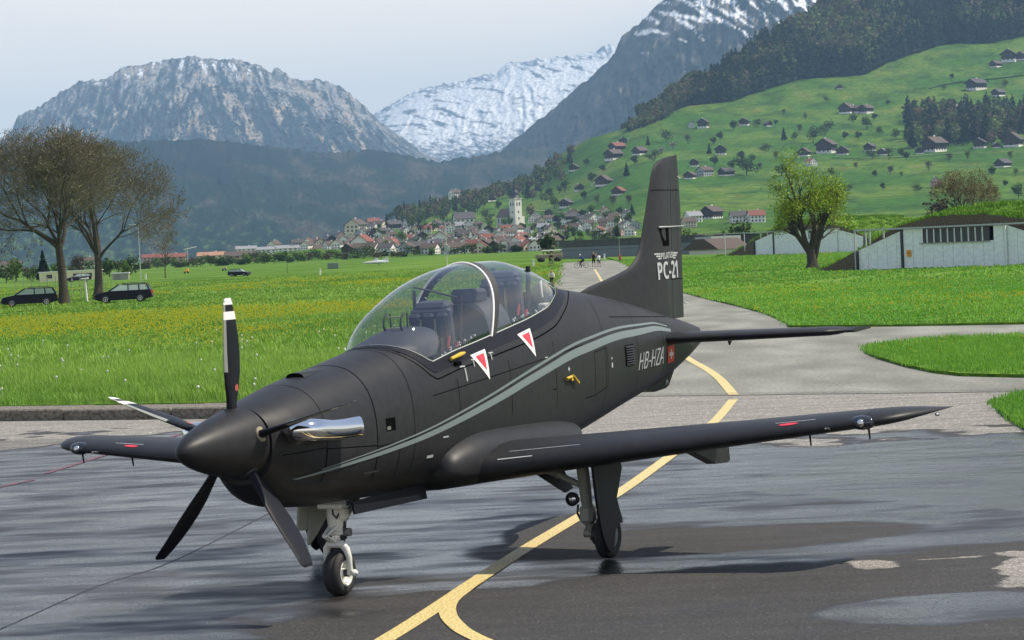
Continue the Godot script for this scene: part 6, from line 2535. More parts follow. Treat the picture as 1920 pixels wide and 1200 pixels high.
func standing(dy := 0.0) -> Dictionary:
	return {hip = Vector3(0, 0.92, 0), chest = Vector3(0, 1.25, 0), neck = Vector3(0, 1.45, 0.0), head = Vector3(0, 1.53, 0.02), face = Vector3(0, 0, 1),
		shl = Vector3(0.18, 1.38, 0), shr = Vector3(-0.18, 1.38, 0), ell = Vector3(0.25, 1.10, -0.02), elr = Vector3(-0.25, 1.10, -0.02), hal = Vector3(0.24, 0.88, 0.1), har = Vector3(-0.24, 0.88, 0.1),
		thl = Vector3(0.10, 0.86, 0), thr = Vector3(-0.10, 0.86, 0), knl = Vector3(0.13 + dy, 0.48, 0.02), knr = Vector3(-0.13 - dy, 0.48, 0.02), anl = Vector3(0.15 + dy, 0.10, 0), anr = Vector3(-0.15 - dy, 0.10, 0)}

func riding() -> Dictionary:
	# seated on a bicycle that points along +z
	return {hip = Vector3(0, 0.98, -0.26), chest = Vector3(0, 1.26, -0.05), neck = Vector3(0, 1.42, 0.09), head = Vector3(0, 1.48, 0.15), face = Vector3(0, -0.1, 0.99),
		shl = Vector3(0.17, 1.36, 0.05), shr = Vector3(-0.17, 1.36, 0.05), ell = Vector3(0.27, 1.14, 0.22), elr = Vector3(-0.27, 1.14, 0.22), hal = Vector3(0.25, 1.02, 0.40), har = Vector3(-0.25, 1.02, 0.40),
		thl = Vector3(0.09, 0.95, -0.22), thr = Vector3(-0.09, 0.95, -0.22), knl = Vector3(0.11, 0.78, 0.20), knr = Vector3(-0.11, 0.62, 0.08), anl = Vector3(0.11, 0.42, 0.08), anr = Vector3(-0.11, 0.18, 0.0)}

func bicycle(label: String, at: Vector3, turn: float, size: float, first: Node3D = null) -> Node3D:
	if first:
		return dup(first, at, turn, label, Vector3.ONE * size)
	var t := thing("bicycle", label, "bicycle", at, turn)
	t.set_meta("stem", "bicycle")
	t.scale = Vector3.ONE * size
	for z in [-0.52, 0.54]:
		var st := mb()
		var rows := []
		for i in 29:
			var a := TAU * i / 28.0
			var d := Vector3(0, sin(a), cos(a))
			rows.append(ring_at(Vector3(0, 0.33, z) + d * 0.31, d.cross(Vector3.RIGHT), 0.024, 6, Vector3.RIGHT))
		grid(st, rows, true)
		var w := part("wheel", st, M.rubber, t)
		st = mb()
		for i in 10:
			var a := TAU * i / 10.0
			tube(st, [Vector3(0, 0.33, z), Vector3(0, 0.33 + sin(a) * 0.3, z + cos(a) * 0.3)], [0.004], 3, false)
		part("spokes", st, M.bare_metal, w).set_meta("kind", "stuff")
	var st := mb()
	var bb := Vector3(0, 0.30, -0.06)
	var seat := Vector3(0, 0.86, -0.26)
	var hd := Vector3(0, 0.84, 0.36)
	for l in [[bb, seat], [bb, hd + Vector3(0, -0.1, 0.02)], [seat + Vector3(0, -0.1, 0.03), hd], [bb, Vector3(0, 0.33, -0.52)], [seat + Vector3(0, -0.1, 0.03), Vector3(0, 0.33, -0.52)], [hd + Vector3(0, 0.1, -0.02), Vector3(0, 0.33, 0.54)]]:
		tube(st, [l[0], l[1]], [0.02], 6)
	part("frame", st, M.dark_grey, t)
	st = mb()
	tube(st, [Vector3(-0.27, 1.0, 0.36), Vector3(-0.1, 1.0, 0.36), Vector3(0.1, 1.0, 0.36), Vector3(0.27, 1.0, 0.36)], [0.016], 6)
	part("handlebar", st, M.dark_grey, t)
	st = mb()
	bevel_box(st, Vector3(0, 0.89, -0.27), Vector3(0.15, 0.05, 0.26), 0.02)
	part("saddle", st, M.hose_black, t)
	return t

func people() -> void:
	var j := standing(0.03)
	j.elr = Vector3(-0.33, 1.42, 0.08)
	j.har = Vector3(-0.30, 1.62, 0.16)
	figure("bare-legged person in dark top with one arm raised, standing on the far taxiway", on_ground(1113.5, 500.5, 0.0), 2.7, j, [1, 1, 1, 5, 0, 0], 0.86)
	figure("person in white shirt and black shorts, right of the two standing on the taxiway", on_ground(1123.5, 500.5, 0.0), 3.6, standing(0.02), [2, 1, 1, 1, 2, 0], 0.80)
	var at := on_ground(1090.5, 503.0, 0.0)
	var b := bicycle("bicycle ridden to the left across the far taxiway", at, -PI / 2 - 0.1, 0.84)
	figure("cyclist in blue jacket and pale helmet riding left across the far taxiway", at + Vector3(0, 0.02, 0), -PI / 2 - 0.1, riding(), [3, 1, 1, 2, 3, 1], 0.84)
	at = on_ground(1033.5, 500.0, 0.17)
	bicycle("bicycle of the dark rider in the grass left of the taxiway", at, 0.5, 0.84, b)
	figure("dark-clothed cyclist riding in the grass left of the taxiway", at + Vector3(0, 0.02, 0), 0.5, riding(), [1, 1, 1, 1, 1, 0], 0.84)
	at = on_ground(1035.5, 541.0, 0.0)
	bicycle("bicycle coming towards the viewer behind the rear of the canopy", at, -0.12, 0.66, b)
	figure("rider in white and dark top coming towards the viewer behind the canopy", at + Vector3(0, 0.02, 0), -0.12, riding(), [2, 1, 4, 1, 2, 0], 0.66)

# ------------------------------------------------------------------ trees
func grow(sd: int, s: Dictionary) -> Array:
	# returns [trunk and limbs, fine branches, leaves]
	var r := RandomNumberGenerator.new()
	r.seed = sd
	var wood := mb()
	var twig := mb()
	var leaf := mb()
	flat(leaf)
	var todo := [[Vector3.ZERO, Vector3(s.lean.x, 1, s.lean.y).normalized(), s.trunk, s.radius, 0]]
	var centre: Vector3 = s.centre
	var ext: Vector3 = s.extent
	while todo.size():
		var q: Array = todo.pop_back()
		var p: Vector3 = q[0]
		var d: Vector3 = q[1]
		var l: float = q[2]
		var rad: float = q[3]
		var lv: int = q[4]
		var last: bool = lv >= s.levels
		var seg := 4 if lv < 2 else (3 if lv < 4 else 2)
		var pts := [p]
		var rs := [rad * (1.35 if lv == 0 else 1.0)]
		var end_r := rad * (0.72 if lv == 0 else 0.5)
		for i in seg:
			var wob: float = s.wiggle * (0.25 if lv == 0 else 1.0)
			d = (d + Vector3(r.randf_range(-wob, wob), r.randf_range(-wob, wob) + s.rise * (0.0 if lv == 0 else 1.0), r.randf_range(-wob, wob))).normalized()
			p += d * l / seg
			pts.append(p)
			rs.append(maxf(lerpf(rad, end_r, (i + 1.0) / seg), s.get("finest", 0.004)))
		tube(wood if lv < 3 else twig, pts, rs, 9 if lv == 0 else (6 if lv < 3 else 3), false)
		if lv >= s.leaf_from:
			for i in s.leaves:
				var c: Vector3 = pts[1 + r.randi() % (pts.size() - 1)]
				c += Vector3(r.randf_range(-1, 1), r.randf_range(-1, 1), r.randf_range(-1, 1)) * s.leaf_spread
				var u := Vector3(r.randf_range(-1, 1), r.randf_range(-1, 1), r.randf_range(-1, 1)).normalized()
				var v := u.cross(Vector3(r.randf_range(-1, 1), r.randf_range(-1, 1), r.randf_range(-1, 1))).normalized()
				var z: float = s.leaf_size * r.randf_range(0.6, 1.3)
				leaf.set_color((s.leaf_a as Color).lerp(s.leaf_b, r.randf()))
				tri(leaf, c, c + u * z + v * z * 0.45, c + u * z * 1.1 - v * z * 0.45)
		if last:
			continue
		var n: int = s.forks[mini(lv, s.forks.size() - 1)]
		var spin := r.randf() * TAU
		for i in n:
			var f: float = (1.0 if i == 0 else r.randf_range(0.45, 1.0)) if lv > 0 else r.randf_range(s.first, 1.0)
			var k := clampi(int(ceil(f * seg)), 1, seg)
			var b: Vector3 = pts[k - 1].lerp(pts[k], f * seg - k + 1)
			var a := spin + TAU * i / n + r.randf_range(-0.4, 0.4)
			var side_ := d.cross(Vector3(0.3, 0.2, 0.9)).normalized().rotated(d, a)
			var wide: float = s.get("open0", s.open) if lv == 0 else s.open
			var open: float = r.randf_range(wide * 0.6, wide * 1.25) * (0.55 if i == 0 and lv > 0 else 1.0)
			var nd := (d * cos(open) + side_ * sin(open)).normalized()
			var nl: float = (s.limb if lv == 0 else l * s.shrink) * r.randf_range(0.78, 1.18)
			# keep within the crown
			var e := (b + nd * nl - centre) / ext
			if e.length() > 1.0:
				var inwards := (centre - b).normalized()
				nd = (nd + inwards * 0.25).normalized()
				nl *= clampf(1.5 - e.length() * 0.75, 0.3, 1.0)
			todo.append([b, nd, nl, lerpf(rad, end_r, f) * (0.82 if i == 0 else r.randf_range(0.5, 0.72)), lv + 1])
	return [wood, twig, leaf]

func plant_tree(called: String, label: String, category: String, at: Vector3, sd: int, s: Dictionary, bark: Material, group := "") -> Node3D:
	var g := grow(sd, s)
	var t := thing(called, label, category, at, 0.0, group)
	t.set_meta("stem", called)
	part("trunk", g[0], bark, t)
	part("branches", g[1], M.twig_bark, t)
	part("crown", g[2], leaf_mat(), t)
	return t

func leaf_mat() -> StandardMaterial3D:
	if not M.has("leaf"):
		var m := vertex_mat("leaves", 0.65)
		m.backlight_enabled = true
		m.backlight = Color(0.55, 0.6, 0.35)
		M.leaf = m
	return M.leaf

func trees() -> void:
	var bark := mat("bark", Color(1, 1, 1), 0.95)
	tri_mat(bark, noise_tex(0.04, 111, Color(0.17, 0.155, 0.13), Color(0.34, 0.32, 0.27), 256, 5), 0.9, false, bump_tex(0.1, 112), 2.0)
	mat("twig_bark", Color(0.135, 0.118, 0.080), 0.95)
	var olive := {levels = 6, trunk = 4.1, radius = 0.34, limb = 3.2, shrink = 0.78, forks = [6, 4, 4, 4, 4, 5], open = 0.70, wiggle = 0.20, rise = 0.04, first = 0.86, lean = Vector2(-0.02, 0), centre = Vector3(-1.0, 7.0, 0), extent = Vector3(6.2, 4.8, 5.8), leaves = 1, leaf_from = 6, leaf_spread = 0.22, leaf_size = 0.115, leaf_a = Color(0.110, 0.105, 0.062), leaf_b = Color(0.165, 0.168, 0.088), finest = 0.013, open0 = 0.46}
	plant_tree("budding_tree", "large budding tree with brown crown, left of the two big trees", "tree", on_ground(121, 571, 0.17), 7, olive, bark)
	var second := olive.duplicate()
	second.trunk = 3.4
	second.limb = 3.3
	second.radius = 0.34
	second.lean = Vector2(0.03, 0)
	second.centre = Vector3(1.6, 6.6, 0)
	second.extent = Vector3(4.7, 4.6, 5.0)
	second.first = 0.85
	plant_tree("budding_tree", "large budding tree with spreading limbs, right of the two big trees", "tree", on_ground(184, 562, 0.17), 12, second, bark)
	plant_tree("bare_sapling", "slender bare young tree in the meadow right of the lamp post", "tree", on_ground(310, 521, 0.17), 5, {levels = 4, trunk = 2.6, radius = 0.09, limb = 1.7, shrink = 0.74, forks = [6, 4, 4, 3], open = 0.5, wiggle = 0.14, rise = 0.08, first = 0.5, lean = Vector2(0, 0), centre = Vector3(0, 4.0, 0), extent = Vector3(2.2, 2.6, 2.2), leaves = 1, leaf_from = 4, leaf_spread = 0.1, leaf_size = 0.10, leaf_a = Color(0.06, 0.045, 0.03), leaf_b = Color(0.09, 0.07, 0.04)}, bark)
	# the fresh green tree by the shelter: thick short bole, dense low crown and two plumes
	var lime := {levels = 5, trunk = 1.5, radius = 0.42, limb = 2.3, shrink = 0.78, forks = [6, 4, 4, 4, 3], open = 0.66, wiggle = 0.22, rise = 0.05, first = 0.6, lean = Vector2(0, 0), centre = Vector3(0.3, 3.2, 0), extent = Vector3(2.7, 2.0, 2.4), leaves = 3, leaf_from = 3, leaf_spread = 0.30, leaf_size = 0.13, leaf_a = Color(0.14, 0.23, 0.025), leaf_b = Color(0.31, 0.40, 0.05)}
	var at := on_ground(1524, 503, 0.06)
	var t := plant_tree("green_tree", "fresh bright green tree with two tall plumes beside the shelter", "tree", at, 31, lime, bark)
	for k in 2:
		var plume := lime.duplicate()
		plume.trunk = [5.2, 4.2][k]
		plume.radius = 0.17
		plume.limb = 1.5
		plume.levels = 4
		plume.first = 0.5
		plume.forks = [7, 4, 4, 3]
		plume.lean = [Vector2(-0.24, 0.05), Vector2(0.26, 0.0)][k]
		plume.centre = [Vector3(-1.3, 6.2, 0), Vector3(1.2, 5.4, 0)][k]
		plume.extent = [Vector3(2.1, 2.6, 2.0), Vector3(1.5, 1.9, 1.6)][k]
		plume.leaves = 5
		plume.leaf_from = 3
		var g := grow(40 + k, plume)
		part("branches", g[0], bark, t)
		part("branches", g[1], bark, t)
		part("crown", g[2], leaf_mat(), t)
	var brown := {levels = 6, trunk = 3.6, radius = 0.42, limb = 3.0, shrink = 0.76, forks = [6, 4, 4, 4, 3, 3], open = 0.62, wiggle = 0.18, rise = 0.05, first = 0.6, lean = Vector2(0, 0), centre = Vector3(0, 6.4, 0), extent = Vector3(5.0, 4.6, 5.0), leaves = 1, leaf_from = 5, leaf_spread = 0.25, leaf_size = 0.20, leaf_a = Color(0.12, 0.065, 0.03), leaf_b = Color(0.17, 0.11, 0.045)}
	at = at_depth(1812, 415, 420.0)
	plant_tree("brown_tree", "round russet tree not yet in leaf, behind the near shelter", "tree", Vector3(at.x, 0.0, at.z), 51, brown, bark)
	# smaller trees and bushes of the middle distance
	far_trees()

# small far trees: one of each kind is built, the rest are copies
var kinds := {}

func far_kind(called: String, label: String, at: Vector3, h: float, turn := 0.0) -> Node3D:
	var stem: String = {"round": "leafy_tree", "fresh": "fresh_green_tree", "bare": "leafless_tree", "fir": "fir_tree", "bush": "bush", "blossom": "blossom_tree"}[called]
	if not kinds.has(called):
		var r := RandomNumberGenerator.new()
		r.seed = 900 + kinds.size()
		var st := mb()
		flat(st)
		var a: Color = {"round": Color(0.060, 0.105, 0.032), "fresh": Color(0.105, 0.180, 0.034), "bare": Color(0.105, 0.085, 0.058), "fir": Color(0.022, 0.044, 0.024), "bush": Color(0.065, 0.100, 0.034), "blossom": Color(0.34, 0.31, 0.28)}[called]
		var n: int = {"round": 420, "fresh": 420, "bare": 300, "fir": 420, "bush": 380, "blossom": 340}[called]
		# unit tree: one metre tall, its crown made of several uneven lobes
		var lobes := []
		for i in 7:
			var q := TAU * i / 7.0 + r.randf()
			var o := r.randf_range(0.08, 0.24)
			lobes.append([Vector3(cos(q) * o, r.randf_range(0.30, 0.80), sin(q) * o), r.randf_range(0.13, 0.23)])
		for i in n:
			var p := Vector3.ZERO
			var z := 0.06
			if called == "fir":
				var y := pow(r.randf(), 1.3)
				var q := r.randf() * TAU
				var rr := (1.0 - y) * 0.24 * r.randf_range(0.35, 1.0) + 0.01
				p = Vector3(cos(q) * rr, 0.08 + 0.92 * y, sin(q) * rr)
				z = 0.07 * (1.15 - 0.7 * y)
			else:
				var v := Vector3(r.randfn(0, 1), r.randfn(0, 1), r.randfn(0, 1)).normalized() * pow(r.randf(), 0.45)
				var lb: Array = lobes[r.randi() % 7]
				p = lb[0] + v * lb[1] * Vector3(1.25, 1.0, 1.25)
				if called == "bush":
					p = Vector3(p.x * 1.7, (p.y - 0.38) * 1.25 + 0.30, p.z * 1.7)
				if called == "bare":
					z = 0.04
				p.y = maxf(p.y, 0.03)
			var u := Vector3(r.randf_range(-1, 1), r.randf_range(-0.5, 1), r.randf_range(-1, 1)).normalized()
			var w := u.cross(Vector3(r.randf_range(-1, 1), r.randf_range(-1, 1), r.randf_range(-1, 1))).normalized()
			st.set_color(a * r.randf_range(0.6, 1.5))
			tri(st, p - u * z, p + u * z * 0.4 + w * z, p + u * z * 0.6 - w * z * 0.8)
			tri(st, p + w * z * 0.8, p - w * z * 0.5 + u * z, p - u * z)
		var t := thing(stem, label, "bush" if called == "bush" else "tree", at, turn)
		t.set_meta("stem", stem)
		var tr := mb()
		tube(tr, [Vector3.ZERO, Vector3(0.01, 0.3, 0), Vector3(0.0, 0.62, 0.01)], [0.03, 0.022, 0.008], 5, false)
		if called == "bare":
			for k in 9:
				var q := TAU * k / 9.0
				tube(tr, [Vector3(0, 0.3 + 0.02 * k, 0), Vector3(cos(q) * 0.16, 0.55 + 0.03 * (k % 3), sin(q) * 0.16), Vector3(cos(q) * 0.28, 0.8, sin(q) * 0.28)], [0.012, 0.008, 0.003], 4, false)
		part("trunk", tr, M.bark, t)
		part("crown", st, leaf_mat(), t)
		t.scale = Vector3.ONE * h
		kinds[called] = t
		return t
	return dup(kinds[called], at, turn, label, Vector3(h * rng.randf_range(0.85, 1.2), h, h * rng.randf_range(0.85, 1.2)))

func nth(i: int) -> String:
	var small := ["first", "second", "third", "fourth", "fifth", "sixth", "seventh", "eighth", "ninth", "tenth", "eleventh", "twelfth"]
	if i < 12:
		return small[i]
	var n := i + 1
	var e := "th"
	if n % 100 < 11 or n % 100 > 13:
		e = ["th", "st", "nd", "rd", "th", "th", "th", "th", "th", "th"][n % 10]
	return "%d%s" % [n, e]

func far_trees() -> void:
	# [kind, px, py of the foot, height px, label]
	var list := [
		["fir", 82, 524, 54, "pointed dark green tree behind the first big trunk", 440.0],
		["fresh", 30, 524, 40, "light green tree at the far left edge of the field", 450.0],
		["bush", 60, 527, 24, "dark bush left of the pale yellowish building", 445.0],
		["fresh", 237, 523, 36, "small bright green tree right of the grey shed", 420.0],
		["bare", 146, 515, 44, "leafless tree above the pale yellowish building", 470.0],
		["round", 205, 512, 40, "leafy tree behind the grey shed", 480.0],
		["bush", 12, 530, 34, "dark bush cut by the left edge of the picture", 430.0],
		["round", 1026, 480, 54, "broad green tree left of the dark hangar", 455.0],
		["bush", 1375, 452, 38, "large round bright bush behind the far shelter", 400.0],
		["round", 1400, 452, 30, "dark leafy tree right behind the round bush", 430.0],
		["round", 1890, 412, 38, "dark tree at the right edge above the near shelter", 500.0],
		["bare", 1770, 408, 50, "low russet bush beside the round russet tree", 430.0],
		["round", 1307, 450, 26, "small tree beside the end of the dark hangar", 420.0],
		["bush", 1290, 452, 22, "bush right of the fin at the end of the hangar", 420.0],
	]
	for q in list:
		var d: float = q[5]
		var a := at_depth(q[1], q[2], d)
		a.y = 0.15
		far_kind(q[0], q[4], a, at_depth(q[1], q[2] - q[3], d).y - a.y, rng.randf() * TAU)
	# the ragged hedge between field and village
	var x := 268.0
	var i := 0
	while x < 1046.0:
		var d := rng.randf_range(770.0, 840.0)
		var kind: String = ["bush", "round", "bush", "bare", "bush", "fresh"][rng.randi() % 6]
		var a := at_depth(x, 480, d)
		var h := rng.randf_range(2.8, 5.0) * (1.0 if kind != "bush" else 0.85)
		a.y = -0.22 * h if kind != "bush" else 0.0
		var b := far_kind(kind, "%s in the hedge below the village, %s from its left end" % [{"bush": "low green bush", "round": "dark leafy tree", "bare": "brown leafless tree", "fresh": "light green tree"}[kind], nth(i)], a, h, rng.randf() * TAU)
		b.set_meta("group", "bushes and trees of the hedge below the village")
		b.scale.x *= 1.6
		x += rng.randf_range(9.0, 19.0)
		i += 1
	# left of the lamp post the field ends in low trees
	for k in 12:
		var px := 2.0 + 22.0 * k + rng.randf_range(-6, 6)
		var d := rng.randf_range(560.0, 640.0)
		var a := at_depth(px, 500, d)
		a.y = -0.6
		far_kind(["round", "fresh", "bare", "bush"][k % 4], "%s of the low trees at far left, counted from the picture edge" % nth(k), a, rng.randf_range(2.5, 4.5), rng.randf() * TAU)

# ------------------------------------------------------------------ houses
var house_kinds := {}

func house(kind: String, label: String, at: Vector3, turn: float, width: float, group: String) -> Node3D:
	# kinds: wall colour _ roof colour; built once at 12 m length, then copied
	var stem: String = "chalet" if kind.begins_with("wood") else ("barn" if kind.begins_with("barn") else "village_house")
	if house_kinds.has(kind):
		var r := dup(house_kinds[kind], at, turn, label, Vector3.ONE * (width / 12.0) * Vector3(1, rng.randf_range(0.92, 1.12), 1))
		r.set_meta("group", group)
		return r
	var walls := {"white": Color(0.74, 0.72, 0.67), "cream": Color(0.62, 0.54, 0.40), "grey": Color(0.34, 0.36, 0.37), "wood": Color(0.040, 0.026, 0.018), "barn": Color(0.055, 0.040, 0.032), "rose": Color(0.45, 0.30, 0.24)}
	var roofs := {"brown": Color(0.050, 0.034, 0.029), "red": Color(0.17, 0.058, 0.042), "slate": Color(0.060, 0.056, 0.058), "tan": Color(0.32, 0.18, 0.11), "pale": Color(0.22, 0.23, 0.24)}
	var k := kind.split("_")
	var wm: Material = M["wall_" + k[0]] if M.has("wall_" + k[0]) else mat("wall_" + k[0], walls[k[0]], 0.85)
	var rm: Material = M["roof_" + k[1]] if M.has("roof_" + k[1]) else mat("roof_" + k[1], roofs[k[1]], 0.85)
	var t := thing(stem, label, "chalet" if stem == "chalet" else ("barn" if stem == "barn" else "house"), at, turn, group)
	t.set_meta("stem", stem)
	var wl := 12.0
	var dp := 9.5
	var h := 5.2 if stem != "barn" else 4.2
	var rise := 3.4 if stem != "chalet" else 3.0
	var over := 0.7 if stem == "village_house" else 1.2
	var st := mb()
	# base and timber storey: gable ends face +-x ... ridge runs along x
	extrude(st, PackedVector2Array([Vector2(-dp / 2, -2.0), Vector2(dp / 2, -2.0), Vector2(dp / 2, h), Vector2(0, h + rise), Vector2(-dp / 2, h)]), func(u, v, d): return Vector3(d, v, u), -wl / 2, wl / 2)
	part("wall", st, wm, t)
	if stem != "village_house":
		st = mb()
		box(st, Vector3(0, 0.0, 0), Vector3(wl + 0.1, 2.4 if stem == "chalet" else 1.4, dp + 0.1))
		part("plinth", st, M.wall_white if M.has("wall_white") else mat("wall_white", walls.white, 0.85), t)
	st = mb()
	for s in [-1.0, 1.0]:
		var e := Vector3(0, h - over * rise / (dp / 2), s * (dp / 2 + over))
		var top := Vector3(0, h + rise, 0)
		var nrm := Vector3(0, dp / 2, s * rise).normalized() * 0.28
		flat(st)
		var a := Vector3(-wl / 2 - over, 0, 0)
		var b := Vector3(wl / 2 + over, 0, 0)
		quad(st, a + e + nrm, a + top + nrm, b + top + nrm, b + e + nrm)
		quad(st, a + e, b + e, b + top, a + top)
		quad(st, a + e, a + top, a + top + nrm, a + e + nrm)
		quad(st, b + e, b + e + nrm, b + top + nrm, b + top)
		quad(st, a + e, a + e + nrm, b + e + nrm, b + e)
	var rf := part("roof", st, rm, t)
	if stem != "barn":
		st = mb()
		box(st, Vector3(2.0, h + rise + 0.2, -1.2), Vector3(0.9, 2.0, 0.9))
		part("chimney", st, M.wall_white if M.has("wall_white") else wm, rf)
	for s in [-1.0, 1.0]:
		for fl in 2:
			for i in 4:
				if stem == "barn" and (fl == 0 or i % 2 == 0):
					continue
				st = mb()
				box(st, Vector3(-4.2 + 2.8 * i, 1.2 + 2.5 * fl, s * (dp / 2 + 0.05)), Vector3(1.15, 1.35, 0.12))
				part("window", st, M.window_dark, t)
			for i in 3:
				if stem == "barn" and i != 1:
					continue
				st = mb()
				box(st, Vector3(s * (wl / 2 + 0.05), 1.2 + 2.5 * fl, -2.8 + 2.8 * i), Vector3(0.12, 1.35, 1.15))
				part("window", st, M.window_dark, t)
		if stem == "chalet":
			st = mb()
			box(st, Vector3(s * (wl / 2 + 0.5), 2.55, 0), Vector3(1.0, 0.7, dp * 0.9))
			part("balcony", st, M.wall_wood if M.has("wall_wood") else wm, t)
	t.scale = Vector3.ONE * width / 12.0
	house_kinds[kind] = t
	return t

func tint_word(kind: String) -> String:
	var k := kind.split("_")
	return "%s with %s roof" % [{"white": "white house", "cream": "cream house", "grey": "grey house", "wood": "dark timber chalet", "barn": "weathered timber barn", "rose": "rosy house"}[k[0]], {"brown": "brown", "red": "red", "slate": "slate-grey", "tan": "orange-tan", "pale": "pale"}[k[1]]]

func village() -> void:
	church()
	# rows of the village from the hedge upwards: [foot py, px from, px to, spacing, where]
	var rows := [
		[474, 652, 1040, 20, "right behind the hedge"],
		[466, 560, 1046, 20, "in the second hedge row"],
		[457, 575, 1050, 20, "in the third hedge row"],
		[448, 640, 1050, 20, "in the middle village row"],
		[439, 655, 1190, 20, "below the church"],
		[429, 700, 1195, 20, "level with the church"],
		[417, 990, 1195, 20, "in the top row by the church"],
		[406, 1000, 1190, 34, "on the upper village edge"],
	]
	var pick := ["white_brown", "white_brown", "grey_brown", "white_slate", "cream_brown", "wood_brown", "white_red", "grey_slate", "wood_slate", "cream_red", "white_brown", "rose_brown", "grey_pale"]
	for r in rows:
		var x: float = r[1]
		var i := 0
		while x < r[2]:
			var px := x + rng.randf_range(-6.0, 6.0)
			var py: float = r[0] + rng.randf_range(-3.0, 3.0)
			x += r[3] * rng.randf_range(0.75, 1.25)
			if px > 905 and px < 1000 and py < 434 and py > 400:
				continue
			var kind: String = pick[rng.randi() % pick.size()]
			var at := hill_spot(px, py)
			var w := (18.5 + rng.randf_range(-4.0, 5.0)) / FOCAL * -at.z
			house(kind, "%s, %s from left %s" % [tint_word(kind), nth(i), r[4]], at, rng.randf_range(-0.6, 0.6) + (PI / 2 if rng.randf() < 0.65 else 0.0), clampf(w, 5.0, 12.0), "houses of the village")
			i += 1
	# single houses that stand out
	for q in [
		["white_pale", 1300, 418, 28, 0.4, "white house with pale roof right of the fin, left in its row"],
		["wood_brown", 1335, 412, 34, 0.9, "large dark timber chalet with gable to the viewer right of the fin"],
		["white_slate", 1384, 418, 28, 0.1, "long white house with grey roof right of the timber chalet"],
		["white_red", 1418, 417, 30, 0.2, "white house with red roof left of the bright green tree"],
		["cream_brown", 1292, 424, 24, 0.3, "small cream house low beside the fin"],
		["white_red", 680, 471, 40, 1.3, "white house with orange roof in front at the hedge"],
		["cream_brown", 668, 437, 36, 1.2, "tall cream house above the left end of the village"],
		["white_brown", 828, 462, 40, 1.45, "white gabled house in the middle of the village"],
		["rose_red", 700, 425, 22, 0.4, "small reddish house above the left village rows"],
		["white_slate", 870, 424, 36, 0.2, "pale house with grey roof left of the church"],
	]:
		var at := hill_spot(q[1], q[2])
		house(q[0], q[5], at, q[4], q[3] / FOCAL * -at.z, "houses of the village")
	# long red and tan roofs at the left end, below the wooded ridge
	for q in [
		["rose_red", 283, 491, 1080.0, 30, 0.1, "low building with red roof at the far left, nearest the lamp post"],
		["rose_red", 322, 491, 1100.0, 52, 0.05, "long building with red roof left of the tan one"],
		["cream_tan", 397, 488, 1120.0, 48, 0.0, "long building with orange-tan roof beyond the hedge"],
		["rose_brown", 452, 490, 1100.0, 56, 0.1, "long low brownish building right of the tan roof"],
		["white_pale", 462, 474, 1200.0, 36, 0.1, "flat pale block above the low brownish building"],
		["white_pale", 500, 475, 1220.0, 40, 0.0, "second flat pale block above the hedge"],
		["white_pale", 540, 473, 1220.0, 40, 0.1, "third flat pale block above the hedge"],
		["white_brown", 515, 468, 1260.0, 30, 1.2, "white house with brown roof above the pale blocks"],
		["grey_brown", 590, 476, 1150.0, 30, 0.4, "grey house at the left end of the village above the hedge"],
		["cream_brown", 20, 503, 900.0, 40, 0.1, "far cream house at the left edge behind the trees"],
		["white_brown", 165, 498, 950.0, 30, 0.3, "far white house seen between the two big trees"],
	]:
		var at := at_depth(q[1], q[2], q[3])
		at.y = maxf(at.y, 0.0)
		var hs := house(q[0], q[6], at, q[5], q[4] / FOCAL * q[3], "long roofs and blocks left of the village")
		hs.scale.y *= 0.45 if q[4] > 31 else 0.7
		hs.scale.z *= 0.7
	# pale yellowish flat building and grey shed behind the big trees
	var t := thing("flat_building", "long low pale yellowish building behind the trunks of the big trees", "building", on_ground(106, 529, 0.1) + Vector3(0, 0, -14), 0.05)
	var st := mb()
	box(st, Vector3(0, 0.75, 0), Vector3(9.6, 1.5, 4.0))
	part("wall", st, mat("wall_yellowish", Color(0.74, 0.67, 0.42), 0.8), t)
	st = mb()
	box(st, Vector3(0, 1.56, 0), Vector3(9.9, 0.12, 4.3))
	part("roof", st, M.white_paint, t)
	for k in 4:
		st = mb()
		box(st, Vector3(-3.2 + 2.1 * k, 0.85, 2.02), Vector3(0.9, 0.6, 0.06))
		part("window", st, M.window_dark, t)
	t = thing("grey_shed", "low grey shed with white flat roof right of the second big trunk", "shed", on_ground(212, 527, 0.1) + Vector3(0, 0, -8), 0.05)
	st = mb()
	box(st, Vector3(0, 0.5, 0), Vector3(2.3, 1.0, 1.6))
	part("wall", st, mat("wall_shed", Color(0.30, 0.29, 0.24), 0.85), t)
	st = mb()
	box(st, Vector3(0, 1.06, 0), Vector3(2.5, 0.14, 1.9))
	part("roof", st, M.white_paint, t)
	st = mb()
	box(st, Vector3(-0.4, 0.42, 0.81), Vector3(0.7, 0.84, 0.05))
	part("door", st, mat("shed_door", Color(0.22, 0.22, 0.20), 0.8), t)
	# tower crane far behind
	t = thing("tower_crane", "pale jib of a crane over the red roofs at far left", "crane", at_depth(352, 487, 1200.0))
	st = mb()
	tube(st, [Vector3(0, -2, 0), Vector3(0, 5.2, 0)], [0.22], 4)
	part("mast", st, M.gear_white, t)
	st = mb()
	tube(st, [Vector3(-1.6, 4.6, 0), Vector3(4.2, 5.6, 0)], [0.16], 4)
	part("jib", st, M.gear_white, t)
	# trees among the houses, from left to right
	var spots := []
	for i in 190:
		var px := rng.randf_range(640.0, 1190.0)
		var py := rng.randf_range(402.0, 472.0)
		if px < 700 + (470 - py) * 1.2 - 40 or (px > 925 and px < 990 and py < 425):
			continue
		spots.append([px, py])
	spots.sort_custom(func(p, q): return p[0] < q[0])
	var seen := {}
